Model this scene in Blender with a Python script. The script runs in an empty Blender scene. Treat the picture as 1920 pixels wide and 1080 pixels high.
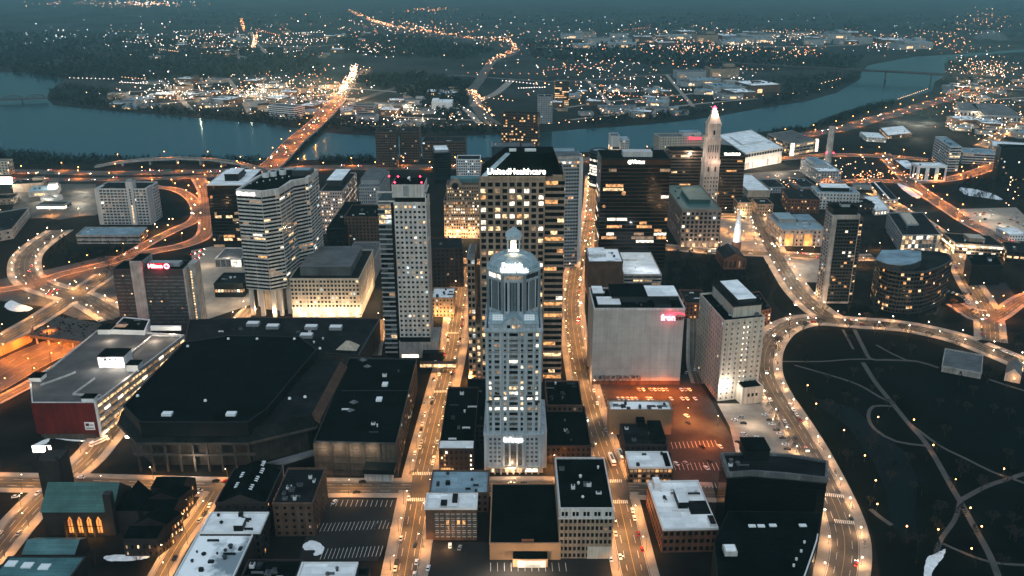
import bpy, math, random
from mathutils import Vector, Matrix
R = random.Random(11)
sc = bpy.context.scene
COL = sc.collection
# ------------------------------------------------------------------ camera model
H, F, PITCH = 290.0, 1650.0, math.radians(19.98)
CP, SP = math.cos(PITCH), math.sin(PITCH)
def P(px, py, z=0.0):
    """world point at height z seen at photo pixel (1920 wide)"""
    dx, v = (px - 960) / F, (py - 540) / F
    t = (H - z) / (SP + v * CP)
    return Vector((dx * t, (CP - v * SP) * t, z))
def ZH(py, Y):
    """height of a point at forward distance Y seen at pixel row py"""
    return H - Y * math.tan(PITCH + math.atan((py - 540) / F))
# ------------------------------------------------------------------ materials
EXPO = 1.45
ES = 2 ** (.9 - EXPO)
M = {}
def _nodes(name):
    m = bpy.data.materials.new(name); m.use_nodes = True
    nt = m.node_tree; b = nt.nodes['Principled BSDF']
    M[name] = m
    return m, nt, b
def _noise_color(nt, c1, c2, scale, detail=4, lo=.35, hi=.65, rough=.6):
    g = nt.nodes.new('ShaderNodeNewGeometry')
    n = nt.nodes.new('ShaderNodeTexNoise'); n.inputs['Scale'].default_value = scale
    n.inputs['Detail'].default_value = detail; n.inputs['Roughness'].default_value = rough
    nt.links.new(g.outputs['Position'], n.inputs['Vector'])
    r = nt.nodes.new('ShaderNodeValToRGB')
    r.color_ramp.elements[0].position = lo; r.color_ramp.elements[1].position = hi
    r.color_ramp.elements[0].color = (*c1, 1); r.color_ramp.elements[1].color = (*c2, 1)
    nt.links.new(n.outputs['Fac'], r.inputs['Fac'])
    return r, n
def surf(name, c, var=.25, scale=.15, rough=.8, spec=.3, bump=0, metal=0, c2=None, lo=.35, hi=.65):
    m, nt, b = _nodes(name)
    c1 = tuple(x * (1 - var) for x in c); cc = c2 or tuple(min(1, x * (1 + var)) for x in c)
    r, n = _noise_color(nt, c1, cc, scale, 6, lo, hi)
    nt.links.new(r.outputs['Color'], b.inputs['Base Color'])
    b.inputs['Roughness'].default_value = rough
    b.inputs['Specular IOR Level'].default_value = spec
    b.inputs['Metallic'].default_value = metal
    if bump:
        bp = nt.nodes.new('ShaderNodeBump'); bp.inputs['Strength'].default_value = bump; bp.inputs['Distance'].default_value = .5
        nt.links.new(n.outputs['Fac'], bp.inputs['Height']); nt.links.new(bp.outputs['Normal'], b.inputs['Normal'])
    return m
def seams(name, w=3.2, l=9.0, amt=1.9, streak=False):
    """membrane seams on roofs, or rain streaks on walls, laid over the base colour"""
    m = M[name]; nt = m.node_tree; b = nt.nodes['Principled BSDF']; src = b.inputs['Base Color'].links[0].from_socket
    g = nt.nodes.new('ShaderNodeNewGeometry')
    if streak:
        mp = nt.nodes.new('ShaderNodeMapping'); mp.inputs['Scale'].default_value = (1, 1, .04); nt.links.new(g.outputs['Position'], mp.inputs['Vector'])
        t = nt.nodes.new('ShaderNodeTexNoise'); t.inputs['Scale'].default_value = .7; t.inputs['Detail'].default_value = 5; nt.links.new(mp.outputs[0], t.inputs['Vector'])
        mr = nt.nodes.new('ShaderNodeMapRange'); mr.inputs['From Min'].default_value = .35; mr.inputs['From Max'].default_value = .65; mr.inputs['To Min'].default_value = 1 - amt; mr.inputs['To Max'].default_value = 1 + amt * .4
        nt.links.new(t.outputs['Fac'], mr.inputs['Value']); f = mr.outputs['Result']
    else:
        t = nt.nodes.new('ShaderNodeTexBrick'); t.inputs['Scale'].default_value = 1; t.inputs['Brick Width'].default_value = l; t.inputs['Row Height'].default_value = w; t.inputs['Mortar Size'].default_value = .12
        t.inputs['Color1'].default_value = (.8, .8, .8, 1); t.inputs['Color2'].default_value = (1.1, 1.1, 1.1, 1); t.inputs['Mortar'].default_value = (amt, amt, amt, 1); nt.links.new(g.outputs['Position'], t.inputs['Vector']); f = t.outputs['Color']
    v = nt.nodes.new('ShaderNodeVectorMath'); v.operation = 'MULTIPLY'; nt.links.new(src, v.inputs[0]); nt.links.new(f, v.inputs[1]); nt.links.new(v.outputs[0], b.inputs['Base Color'])
def emit(name, c, s, base=(.1, .1, .1), vary=0, scale=.5):
    m, nt, b = _nodes(name)
    b.inputs['Base Color'].default_value = (*base, 1)
    b.inputs['Emission Color'].default_value = (*c, 1)
    s *= ES * 1.25; b.inputs['Emission Strength'].default_value = s
    if vary:
        g = nt.nodes.new('ShaderNodeNewGeometry')
        n = nt.nodes.new('ShaderNodeTexNoise'); n.inputs['Scale'].default_value = scale; n.inputs['Detail'].default_value = 3
        nt.links.new(g.outputs['Position'], n.inputs['Vector'])
        mr = nt.nodes.new('ShaderNodeMapRange'); mr.inputs['From Min'].default_value = .35; mr.inputs['From Max'].default_value = .66
        mr.inputs['To Min'].default_value = s * (1 - vary); mr.inputs['To Max'].default_value = s * (1 + vary)
        nt.links.new(n.outputs['Fac'], mr.inputs['Value']); nt.links.new(mr.outputs['Result'], b.inputs['Emission Strength'])
    m.cycles.emission_sampling = 'NONE'
    return m
# walls
surf('concrete', (.30, .28, .265)); surf('precast', (.50, .47, .445), .12); surf('tan_stone', (.26, .19, .14), .15)
surf('grey_stone', (.33, .38, .42), .1, spec=.4); surf('dim_stone', (.15, .125, .11)); surf('granite', (.36, .31, .28), .15); surf('brick', (.12, .05, .03), .3)
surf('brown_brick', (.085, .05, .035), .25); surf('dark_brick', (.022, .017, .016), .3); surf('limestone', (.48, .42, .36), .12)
surf('cream', (.42, .36, .29), .1); surf('white_wall', (.62, .62, .62), .1); surf('red_wall', (.085, .004, .003), .3, .08)
surf('pale_wall', (.50, .48, .47), .12, .03); surf('blank_wall', (.36, .345, .335), .14, .05, c2=(.44, .425, .41)); surf('black_wall', (.005, .008, .009), .3, rough=.5, spec=.15)
surf('brown_glass_wall', (.040, .017, .008), .4, .05, rough=.25, spec=.3); surf('dark_metal', (.022, .026, .03), .2, rough=.5)
surf('brownstone', (.06, .033, .022), .3); surf('pink_stone', (.42, .33, .31), .1); surf('grey_wall', (.25, .26, .27), .15)
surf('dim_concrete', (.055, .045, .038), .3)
# roofs
surf('black_roof', (.002, .004, .004), .6, .08, rough=1, spec=.03); surf('dark_roof', (.009, .011, .012), .5, .06, rough=1, spec=.08)
surf('grey_roof', (.085, .09, .095), .3, .06); surf('white_roof', (.82, .85, .87), .22, .09, c2=(.88, .90, .91)); surf('deck', (.085, .08, .077), .22, .07)
surf('snow_roof', (.20, .25, .28), 0, .035, c2=(.86, .89, .91), lo=.40, hi=.50); surf('teal_roof', (.06, .15, .16), .25, .08, rough=.6)
surf('green_roof', (.035, .10, .095), .25, .1, rough=.6); surf('copper_slate', (.22, .30, .34), .15, .1, rough=.5); surf('blue_roof', (.17, .25, .30), .35, .05)
surf('skylight', (.72, .75, .76), .05, 1, rough=.3)
for _n, _w, _l, _a in (('black_roof', 4, 14, 2.6), ('dark_roof', 3, 10, 2.0), ('grey_roof', 3, 9, 1.4), ('blue_roof', 3.4, 8, 1.3), ('teal_roof', 1.2, 30, .7), ('green_roof', 1.2, 30, .7), ('copper_slate', 1.5, 3, .75), ('deck', 8, 18, .7), ('white_roof', 5, 14, .88)): seams(_n, _w, _l, _a)
seams('blank_wall', amt=.10, streak=True)
for _n in ('pale_wall', 'concrete', 'precast', 'tan_stone', 'grey_stone', 'limestone', 'granite', 'cream', 'brick', 'brown_brick', 'dim_concrete', 'red_wall'): seams(_n, amt=.28, streak=True)
# glass
surf('glass_dark', (.006, .008, .010), .3, .2, rough=.1, spec=.25); surf('glass_blue', (.03, .045, .055), .3, .1, rough=.1, spec=.4)
surf('glass_grey', (.09, .10, .105), .6, .35, rough=.25, spec=.4); surf('glass_black', (.004, .005, .006), .3, .2, rough=.08, spec=.25)
WARM, AMB, WHT = (1, .62, .30), (1, .42, .12), (1, .86, .66)
emit('lit_warm', WARM, .62, vary=.9); emit('lit_amber', AMB, .45, vary=.85); emit('lit_white', WHT, .8, vary=.75)
emit('lit_cool', (.8, .95, 1), .45, vary=.7); emit('lit_dim', (1, .55, .25), .13, vary=.85); emit('lit_bright', (1, .80, .55), 1.5, vary=.6)
surf('pond', (.003, .007, .009), .3, .05, rough=.5, spec=.02)
emit('sign_white', (1, .92, .80), 3.2); emit('sign_red', (1, .015, .04), 3); emit('sign_pink', (1, .22, .28), 4); emit('sign_green', (.1, 1, .3), 4)
emit('bulb_warm', (1, .62, .32), 16); emit('bulb_orange', (1, .36, .09), 12); emit('bulb_white', (1, .76, .54), 16)
emit('bulb_red', (1, .02, .05), 9); emit('bulb_blue', (.65, .85, 1), 8)
emit('far_warm', (1, .55, .28), 5); emit('far_orange', (1, .30, .10), 5); emit('far_white', (1, .85, .74), 7); emit('far_blue', (.75, .9, 1), 4); emit('tail', (1, .03, .01), 10); emit('headlamp', (1, .85, .6), 28)
emit('lit_spire', (.75, .88, 1), 1.0, base=(.7, .7, .7)); emit('niche_glow', (1, .30, .04), .5, vary=.5, scale=.2)
# ground things
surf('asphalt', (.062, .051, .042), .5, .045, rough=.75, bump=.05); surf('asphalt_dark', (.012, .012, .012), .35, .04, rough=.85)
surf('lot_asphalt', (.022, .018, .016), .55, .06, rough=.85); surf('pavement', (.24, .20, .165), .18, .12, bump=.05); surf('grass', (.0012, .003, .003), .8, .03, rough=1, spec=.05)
surf('path', (.055, .055, .055), .2, .1); surf('paint', (.62, .60, .55), .2, .6); surf('paint_yellow', (.40, .28, .08), .2, .6)
surf('snow', (.70, .73, .76), .15, .3); surf('bark', (.018, .014, .011), .2, 1); surf('needles', (.005, .009, .007), .5, .3, rough=1, spec=.05)
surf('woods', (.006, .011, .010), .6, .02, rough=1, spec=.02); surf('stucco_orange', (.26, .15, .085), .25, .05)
surf('car_white', (.75, .75, .75), .03, rough=.25, spec=.5); surf('car_black', (.02, .02, .022), .1, rough=.2, spec=.6); surf('car_grey', (.3, .31, .32), .05, rough=.3, spec=.5)
surf('car_red', (.3, .02, .015), .05, rough=.25, spec=.5); surf('tyre', (.015, .015, .015), .1); surf('steel', (.05, .05, .05), .1, rough=.5, spec=.5)
surf('planter', (.12, .07, .04), .3, .5)
def water_mat():
    m, nt, b = _nodes('water')
    b.inputs['Base Color'].default_value = (.004, .014, .017, 1); b.inputs['Roughness'].default_value = .6; b.inputs['Specular IOR Level'].default_value = 0
    g = nt.nodes.new('ShaderNodeNewGeometry'); n = nt.nodes.new('ShaderNodeTexNoise')
    n.inputs['Scale'].default_value = .12; n.inputs['Detail'].default_value = 6
    nt.links.new(g.outputs['Position'], n.inputs['Vector'])
    bp = nt.nodes.new('ShaderNodeBump'); bp.inputs['Strength'].default_value = .3; bp.inputs['Distance'].default_value = .8
    gl = nt.nodes.new('ShaderNodeBsdfGlossy'); gl.inputs['Roughness'].default_value = .17; gl.inputs['Color'].default_value = (.075, .115, .135, 1)
    ad = nt.nodes.new('ShaderNodeAddShader'); out = nt.nodes['Material Output']
    nt.links.new(n.outputs['Fac'], bp.inputs['Height']); nt.links.new(bp.outputs['Normal'], gl.inputs['Normal'])
    nt.links.new(b.outputs[0], ad.inputs[0]); nt.links.new(gl.outputs[0], ad.inputs[1]); nt.links.new(ad.outputs[0], out.inputs['Surface'])
water_mat()
def ground_mat():
    m, nt, b = _nodes('ground')
    r1, _ = _noise_color(nt, (.004, .009, .009), (.040, .046, .044), .0035, 12, .38, .66, .7)  # far woods and fields, colour lightened to brighten the hazy distance
    r2, _ = _noise_color(nt, (.004, .004, .004), (.018, .016, .014), .03, 8, .35, .66)
    g = nt.nodes.new('ShaderNodeNewGeometry'); s = nt.nodes.new('ShaderNodeSeparateXYZ')
    nt.links.new(g.outputs['Position'], s.inputs[0])
    mr = nt.nodes.new('ShaderNodeMapRange'); mr.inputs['From Min'].default_value = 1500; mr.inputs['From Max'].default_value = 2300
    nt.links.new(s.outputs['Y'], mr.inputs['Value'])
    mx = nt.nodes.new('ShaderNodeMix'); mx.data_type = 'RGBA'
    nt.links.new(mr.outputs['Result'], mx.inputs['Factor']); nt.links.new(r2.outputs['Color'], mx.inputs['A']); nt.links.new(r1.outputs['Color'], mx.inputs['B'])
    nt.links.new(mx.outputs['Result'], b.inputs['Base Color']); b.inputs['Roughness'].default_value = 1; b.inputs['Specular IOR Level'].default_value = .05
ground_mat()
# ------------------------------------------------------------------ mesh builder
class MB:
    def __init__(s): s.v = []; s.f = []; s.m = []; s.mats = []
    def mi(s, mat):
        if mat not in s.mats: s.mats.append(mat)
        return s.mats.index(mat)
    def face(s, pts, mat):
        i = len(s.v); s.v += [tuple(p) for p in pts]; s.f.append(tuple(range(i, i + len(pts)))); s.m.append(s.mi(mat))
    def hexa(s, b, t, mat, bottom=True):
        """b, t: rings of points of equal length"""
        i = len(s.v); n = len(b); s.v += [tuple(p) for p in b] + [tuple(p) for p in t]; k = s.mi(mat)
        for j in range(n):
            s.f.append((i + j, i + (j + 1) % n, i + n + (j + 1) % n, i + n + j)); s.m.append(k)
        s.f.append(tuple(range(i + n, i + 2 * n))); s.m.append(k)
        if bottom: s.f.append(tuple(range(i + n - 1, i - 1, -1))); s.m.append(k)
    def prism(s, poly, z0, z1, mat, top=None):
        s.hexa([(p[0], p[1], z0) for p in poly], [(p[0], p[1], z1) for p in (top or poly)], mat)
    def box(s, x0, x1, y0, y1, z0, z1, mat):
        s.prism([(x0, y0), (x1, y0), (x1, y1), (x0, y1)], z0, z1, mat)
    def bar(s, p0, p1, n, w, d0, d1, z0, z1, mat):
        """box along p0->p1 (2D), between offsets d0..d1 along n"""
        a = (p0[0] + n[0] * d0, p0[1] + n[1] * d0); b = (p1[0] + n[0] * d0, p1[1] + n[1] * d0)
        c = (p1[0] + n[0] * d1, p1[1] + n[1] * d1); d = (p0[0] + n[0] * d1, p0[1] + n[1] * d1)
        s.prism([d, c, b, a], z0, z1, mat)
    def tube(s, p0, p1, r0, r1, mat, n=6):
        p0 = Vector(p0); p1 = Vector(p1); d = (p1 - p0).normalized()
        u = d.orthogonal().normalized(); w = d.cross(u)
        A = [math.tau * i / n for i in range(n)]
        s.hexa([p0 + (u * math.cos(a) + w * math.sin(a)) * r0 for a in A], [p1 + (u * math.cos(a) + w * math.sin(a)) * r1 for a in A], mat)
    def octa(s, c, r, mat, rz=None):
        i = len(s.v); x, y, z = c; q = rz or r
        s.v += [(x + r, y, z), (x, y + r, z), (x - r, y, z), (x, y - r, z), (x, y, z + q), (x, y, z - q)]; k = s.mi(mat)
        for a, b in ((0, 1), (1, 2), (2, 3), (3, 0)):
            s.f += [(i + a, i + b, i + 4), (i + b, i + a, i + 5)]; s.m += [k, k]
    def mesh(s, name, off=(0, 0, 0)):
        me = bpy.data.meshes.new(name)
        ox, oy, oz = off
        me.from_pydata([(x - ox, y - oy, z - oz) for x, y, z in s.v], [], s.f)
        for k in s.mats: me.materials.append(M[k])
        me.polygons.foreach_set('material_index', s.m); me.update()
        return me
    def build(s, name, parent=None, loc=None):
        off = tuple(parent.location) if parent and loc is None else (0, 0, 0)
        if parent and parent.parent and loc is None: off = tuple(parent.location + parent.parent.location)
        o = bpy.data.objects.new(name, s.mesh(name, off)); COL.objects.link(o)
        if parent: o.parent = parent
        if loc is not None: o.location = loc
        return o
    def top(s, name, at=None):
        """top-level mesh object whose origin sits at its base"""
        if at is None:
            xs = [v[0] for v in s.v]; ys = [v[1] for v in s.v]; at = ((min(xs) + max(xs)) / 2, (min(ys) + max(ys)) / 2, min(v[2] for v in s.v))
        o = bpy.data.objects.new(name, s.mesh(name, at)); COL.objects.link(o); o.location = at
        return o
def tag(o, label=None, cat=None, group=None, kind=None):
    if label: o['label'] = label
    if cat: o['category'] = cat
    if group: o['group'] = group
    if kind: o['kind'] = kind
    return o
def empty(name, loc, label=None, cat=None, group=None):
    o = bpy.data.objects.new(name, None); COL.objects.link(o); o.location = loc; o.empty_display_size = 2
    return tag(o, label, cat, group)
def dup(root, loc, rz=0, label=None, group=None, scale=1):
    r = root.copy(); COL.objects.link(r); r.location = loc; r.rotation_euler = (0, 0, rz); r.scale = (scale,) * 3
    if label: r['label'] = label
    if group: r['group'] = group
    for ch in root.children:
        c = ch.copy(); COL.objects.link(c); c.parent = r
        for g in ch.children:
            d = g.copy(); COL.objects.link(d); d.parent = c
    return r
def text_part(txt, size, mat, parent, pos, rz=0, tilt=90, depth=.35, name='sign', label=None, sx=1, bold=.0):
    cu = bpy.data.curves.new(name, 'FONT'); cu.body = txt; cu.size = size; cu.extrude = depth; cu.offset = bold
    cu.align_x = 'CENTER'; cu.align_y = 'CENTER'; cu.resolution_u = 3
    t = bpy.data.objects.new(name, cu); COL.objects.link(t)
    bpy.context.view_layer.update()
    me = bpy.data.meshes.new_from_object(t); bpy.data.objects.remove(t)
    me.materials.clear(); me.materials.append(M[mat])
    o = bpy.data.objects.new(name, me); COL.objects.link(o); o.parent = parent
    pl = parent.location
    if parent.parent: pl = pl + parent.parent.location
    o.location = Vector(pos) - pl
    o.rotation_euler = (math.radians(tilt), 0, rz); o.scale = (sx, 1, 1)
    if label: o['label'] = label
    return o
# ------------------------------------------------------------------ building generator
UW = {}
def unit_window(mat):
    if mat not in UW:
        b = MB(); b.box(-.5, .5, -.05, .05, -.5, .5, mat); UW[mat] = b.mesh('window')
    return UW[mat]
LITS = ['lit_warm', 'lit_warm', 'lit_white', 'lit_amber', 'lit_dim', 'lit_dim', 'lit_dim', 'lit_cool']
class St:
    """facade style"""
    def __init__(s, bw=3.2, fh=3.6, wf=.6, hf=.55, lit=.12, glass='glass_dark', relief=.35, rows=None, lits=None, seg=1, ribbon=False, base=0, top=0, piers=True, mark=None):
        s.__dict__.update(locals()); s.lits = lits or LITS; s.rows = rows or {}
FOOT = []
class Bld:
    def __init__(s, name, label, cat, poly, h, z0=0.0):
        FOOT.append([Vector(p[:2]) for p in poly])
        s.poly = [Vector(p[:2]).to_2d() for p in poly]; s.h = h; s.z0 = z0
        c = sum(s.poly, Vector((0, 0))) / len(poly)
        s.c = c; s.root = empty(name, (c.x, c.y, z0), label, cat)
        s.wall = MB(); s.wins = []; s.wmb = None
    def edges(s):
        n = len(s.poly)
        for i in range(n):
            a, b = s.poly[i], s.poly[(i + 1) % n]
            t = (b - a); L = t.length
            if L < .5: continue
            t = t / L; nn = Vector((t.y, -t.x)); mid = (a + b) / 2
            vis = nn.dot((-mid).normalized())
            yield a, b, t, nn, L, vis
    def body(s, mat, z0=None, z1=None, poly=None):
        s.wall.prism(poly or s.poly, s.z0 if z0 is None else z0, s.h if z1 is None else z1, mat); s.mat = mat
    def facade(s, st, z0=None, z1=None, edges=None, mat=None, minvis=-.15, prob=None):
        z0 = s.z0 if z0 is None else z0; z1 = s.h if z1 is None else z1; mat = mat or s.mat
        for i, (a, b, t, n, L, vis) in enumerate(s.edges()):
            if vis < minvis or (edges is not None and i not in edges): continue
            s.face_rows(a, b, t, n, L, vis, st, z0, z1, mat)
    def face_rows(s, a, b, t, n, L, vis, st, z0, z1, mat):
        nb = max(1, round(L / st.bw)); bw = L / nb; zz1 = z1 - st.top; zz0 = z0 + st.base
        nf = max(1, round((zz1 - zz0) / st.fh)); fh = (zz1 - zz0) / nf
        sh = fh * (1 - st.hf); pw = bw * (1 - st.wf); rl = st.relief
        if st.piers and pw > .05:
            step = st.seg if st.ribbon else 1
            for k in range(0, nb + 1, step):
                x = k * bw
                x0 = max(0, x - pw / 2); x1 = min(L, x + pw / 2)
                s.wall.bar(a + t * x0, a + t * x1, n, 0, -.02, rl, z0 + .01, z1 - .01, mat)
        for f in range(nf + 1):
            zc = zz0 + f * fh; za = max(z0 + .02, zc - sh / 2); zb = min(z1 - .02, zc + sh / 2)
            if f == nf: zb = z1 - .02
            if f == 0: za = z0 + .02
            s.wall.bar(a + t * .02, b - t * .02, n, 0, -.02, rl - .04, za, zb, mat)
        ang = math.atan2(t.y, t.x)
        for f in range(nf):
            p = st.rows.get(nf - 1 - f, st.lit * R.choice((.3, .6, 1, 1, 2.2))); zc = zz0 + (f + .5) * fh
            run = None
            if st.ribbon:
                k = 0
                while k < nb:
                    g = min(st.seg, nb - k)
                    # a lit stretch inside a dark ribbon
                    lit = R.random() < p
                    if lit and g > 2:
                        c = R.randint(1, g); o = R.randint(0, g - c); parts = [(k, o, 0), (k + o, c, 1), (k + o + c, g - o - c, 0)]
                    else: parts = [(k, g, lit)]
                    for kk, cc, li in parts:
                        if cc <= 0: continue
                        m = R.choice(st.lits) if li else st.glass
                        mid = a + t * ((kk + cc / 2) * bw)
                        s.wins.append((mid + n * .08, ang, cc * bw - (pw if st.seg < nb else .02) * .9, fh * st.hf * .99, zc, m, vis))
                    k += g
            else:
                for k in range(nb):
                    li = R.random() < p
                    m = R.choice(st.lits) if li else st.glass
                    mid = a + t * ((k + .5) * bw)
                    s.wins.append((mid + n * .08, ang, bw * st.wf + .04, fh * st.hf + .04, zc, m, vis))
    def roof(s, mat='dark_roof', par=1.0, pmat=None, poly=None, z=None, th=.5):
        """roof sheet with parapet: a part"""
        z = s.h if z is None else z; poly = poly or s.poly; b = MB()
        c = sum(poly, Vector((0, 0))) / len(poly)
        ins = [c + (p - c) * (1 - .6 / max(1, (p - c).length)) for p in poly]
        b.prism(ins, z - .3, z + .03, mat)
        if par:
            n = len(poly); pm = pmat or s.mat
            out = [c + (p - c) * (1 + .45 / max(1, (p - c).length)) for p in poly]
            inn = [c + (p - c) * (1 - th * 1.4 / max(1, (p - c).length)) for p in poly]
            for i in range(n):
                j = (i + 1) % n
                b.hexa([(*out[i], z - .25), (*out[j], z - .25), (*inn[j], z - .25), (*inn[i], z - .25)],
                       [(*out[i], z + par), (*out[j], z + par), (*inn[j], z + par), (*inn[i], z + par)], pm)
        return b.build('roof', s.root)
    def uv(s, u, v):
        """point in the roof parallelogram (poly 0,1,3)"""
        a, b, d = s.poly[0], s.poly[1], s.poly[-1]
        return a + (b - a) * u + (d - a) * v
    def pent(s, u0, u1, v0, v1, hh, mat='grey_wall', top='dark_roof', name='penthouse', z=None, label=None):
        z = s.h if z is None else z; b = MB()
        q = [s.uv(u0, v0), s.uv(u1, v0), s.uv(u1, v1), s.uv(u0, v1)]
        b.prism(q, z + .03, z + hh, mat)
        c = sum(q, Vector((0, 0))) / 4
        b.prism([c + (p - c) * 1.02 for p in q], z + hh, z + hh + .35, top)
        o = b.build(name, s.root)
        if label: o['label'] = label
        return o
    def units(s, n=5, mats=('grey_roof', 'dark_metal', 'white_wall'), z=None, size=(1.2, 3.2), rng=(.1, .9)):
        """rooftop plant: fans, ducts and hatches, each its own part"""
        z = s.h if z is None else z
        for i in range(n):
            b = MB(); w, d, hh = R.uniform(*size), R.uniform(*size), R.uniform(.8, 2.2)
            p = s.uv(R.uniform(*rng), R.uniform(*rng)); m = R.choice(mats); k = R.random()
            if k < .45:
                b.box(p.x - w / 2, p.x + w / 2, p.y - d / 2, p.y + d / 2, z + .03, z + hh, m); b.box(p.x - w / 3, p.x + w / 3, p.y - d / 3, p.y + d / 3, z + hh, z + hh + .35, 'dark_metal')
                b.build('roof_unit', s.root)
            elif k < .75:
                b.tube((p.x, p.y, z + .03), (p.x, p.y, z + hh * .8), w * .3, w * .3, m, 8); b.tube((p.x, p.y, z + hh * .8), (p.x, p.y, z + hh * .8 + .5), w * .45, w * .3, m, 8); b.build('roof_vent', s.root)
            else:
                L = w * 2.2; b.box(p.x - L / 2, p.x + L / 2, p.y - .4, p.y + .4, z + .4, z + 1.2, m); b.box(p.x - L / 2, p.x - L / 2 + .6, p.y - .3, p.y + .3, z + .03, z + .4, m); b.box(p.x + L / 2 - .6, p.x + L / 2, p.y - .3, p.y + .3, z + .03, z + .4, m)
                b.build('roof_duct', s.root)
    def done(s, cap=100):
        s.wall.build('wall', s.root)
        ws = sorted(s.wins, key=lambda w: (w[0].length - w[4] * .5 - w[6] * 60))
        rl = s.root.location
        for w in ws[:cap]:
            o = bpy.data.objects.new('window', unit_window(w[5])); COL.objects.link(o); o.parent = s.root
            o.location = (w[0].x - rl.x, w[0].y - rl.y, w[4] - rl.z); o.rotation_euler = (0, 0, w[1]); o.scale = (w[2], 1, w[3])
        if len(ws) > cap:
            b = MB()
            for w in ws[cap:]:
                t = Vector((math.cos(w[1]), math.sin(w[1]))); n = Vector((t.y, -t.x))
                b.bar(w[0] - t * w[2] / 2, w[0] + t * w[2] / 2, n, 0, -.05, .05, w[4] - w[3] / 2, w[4] + w[3] / 2, w[5])
            o = b.build('window', s.root); o['kind'] = 'stuff'
        return s
def quad(FL, FR, back, base=None, h=None, snap=True, skew=False):
    """footprint + height from photo rows: roof front corners, a back corner (or depth in m), ground row under FL"""
    if h is None:
        h = ZH(FL[1], P(FL[0], base).y)
    a = P(*FL, h).to_2d(); b = P(*FR, h).to_2d()
    if snap and abs(b.y - a.y) < .09 * abs(b.x - a.x): b.y = a.y
    t = (b - a).normalized(); n = Vector((-t.y, t.x))
    if isinstance(back, (tuple, list)):
        c = P(*back, h).to_2d(); sd = (c - a) if skew else n * (c - a).dot(n)
    else: sd = n * back
    return [a, b, b + sd, a + sd], h
def B(name, label, cat, FL, FR, back, base=None, h=None, snap=True, skew=False, z0=0):
    q, hh = quad(FL, FR, back, base, h, snap, skew)
    return Bld(name, label, cat, q, hh, z0)
def bpoly(name, label, cat, pts, base=None, h=None, ref=0):
    if h is None: h = ZH(pts[ref][1], P(pts[ref][0], base).y)
    return Bld(name, label, cat, [P(x, y, h).to_2d() for x, y in pts], h)
# ------------------------------------------------------------------ camera, sky, sun, haze
cam = bpy.data.cameras.new('camera'); co = bpy.data.objects.new('camera', cam); COL.objects.link(co); sc.camera = co
cam.sensor_width = 36; cam.lens = 36 * F / 1920; cam.clip_end = 60000; cam.clip_start = 1
co.location = (0, 0, H); co.rotation_euler = (math.radians(90) - PITCH, 0, 0)
SUN_EL, SUN_ROT = math.radians(30), math.radians(180)
w = bpy.data.worlds.new('World'); sc.world = w; w.use_nodes = True; nt = w.node_tree
bg = nt.nodes['Background']; sky = nt.nodes.new('ShaderNodeTexSky'); sky.sky_type = 'NISHITA'; sky.sun_disc = False
sky.sun_elevation = SUN_EL; sky.sun_rotation = SUN_ROT; sky.ozone_density = 4; sky.air_density = 1.2; sky.dust_density = .5
mx = nt.nodes.new('ShaderNodeMix'); mx.data_type = 'RGBA'; mx.blend_type = 'MULTIPLY'; mx.inputs['Factor'].default_value = 1
mx.inputs['B'].default_value = (.93, 1.0, .85, 1)
nt.links.new(sky.outputs[0], mx.inputs['A']); nt.links.new(mx.outputs['Result'], bg.inputs['Color']); bg.inputs['Strength'].default_value = .05
sl = bpy.data.lights.new('sun', 'SUN'); sl.energy = .5; sl.angle = math.radians(60); sl.color = (.96, 1, .97)
so = bpy.data.objects.new('sun', sl); COL.objects.link(so); so.rotation_euler = (math.radians(22), 0, math.radians(0)); so.location = (0, -200, 600)
sc.view_settings.view_transform = 'Standard'; sc.view_settings.look = 'None'; sc.view_settings.gamma = 1; sc.view_settings.use_curve_mapping = False
sc.view_settings.exposure = EXPO
sc.cycles.use_denoising = True; sc.cycles.max_bounces = 4; sc.cycles.diffuse_bounces = 2; sc.cycles.glossy_bounces = 2; sc.cycles.volume_bounces = 0
sc.cycles.sample_clamp_indirect = 4; sc.cycles.caustics_reflective = False; sc.cycles.caustics_refractive = False
hb = MB(); hb.box(-15000, 15000, -1500, 19500, -2.2, 300, 'steel')
haze = hb.top('haze'); haze['kind'] = 'stuff'
hm = bpy.data.materials.new('haze_air'); hm.use_nodes = True; n2 = hm.node_tree; n2.nodes.clear()
ho = n2.nodes.new('ShaderNodeOutputMaterial'); pv = n2.nodes.new('ShaderNodeVolumePrincipled')
pv.inputs['Density'].default_value = 5.7e-5; pv.inputs['Color'].default_value = (.46, .88, .98, 1); pv.inputs['Anisotropy'].default_value = .2
n2.links.new(pv.outputs[0], ho.inputs['Volume'])
haze.data.materials.clear(); haze.data.materials.append(hm)
# ------------------------------------------------------------------ ground, river
def sheet(name, pts, mat, z=0.0, px=True, kind='structure', label=None):
    """flat sheet through photo ground pixels"""
    b = MB(); pp = [P(x, y) if px else Vector((x, y, 0)) for x, y in pts]
    b.face([(p.x, p.y, z) for p in pp], mat)
    o = b.top(name, (sum(p.x for p in pp) / len(pp), sum(p.y for p in pp) / len(pp), z)); o['kind'] = kind
    import bmesh
    bm = bmesh.new(); bm.from_mesh(o.data); bmesh.ops.triangulate(bm, faces=bm.faces[:]); bmesh.ops.recalc_face_normals(bm, faces=bm.faces[:])
    for f in bm.faces:
        if f.normal.z < 0: f.normal_flip()
    bm.to_mesh(o.data); bm.free()
    return o
gb = MB()
xs = [-14800, -6000, -3000, -1500, -700, 0, 700, 1500, 3000, 6000, 14800]; ys = [-1400, 0, 500, 1000, 1600, 2400, 4000, 7000, 12000, 19300]
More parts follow.
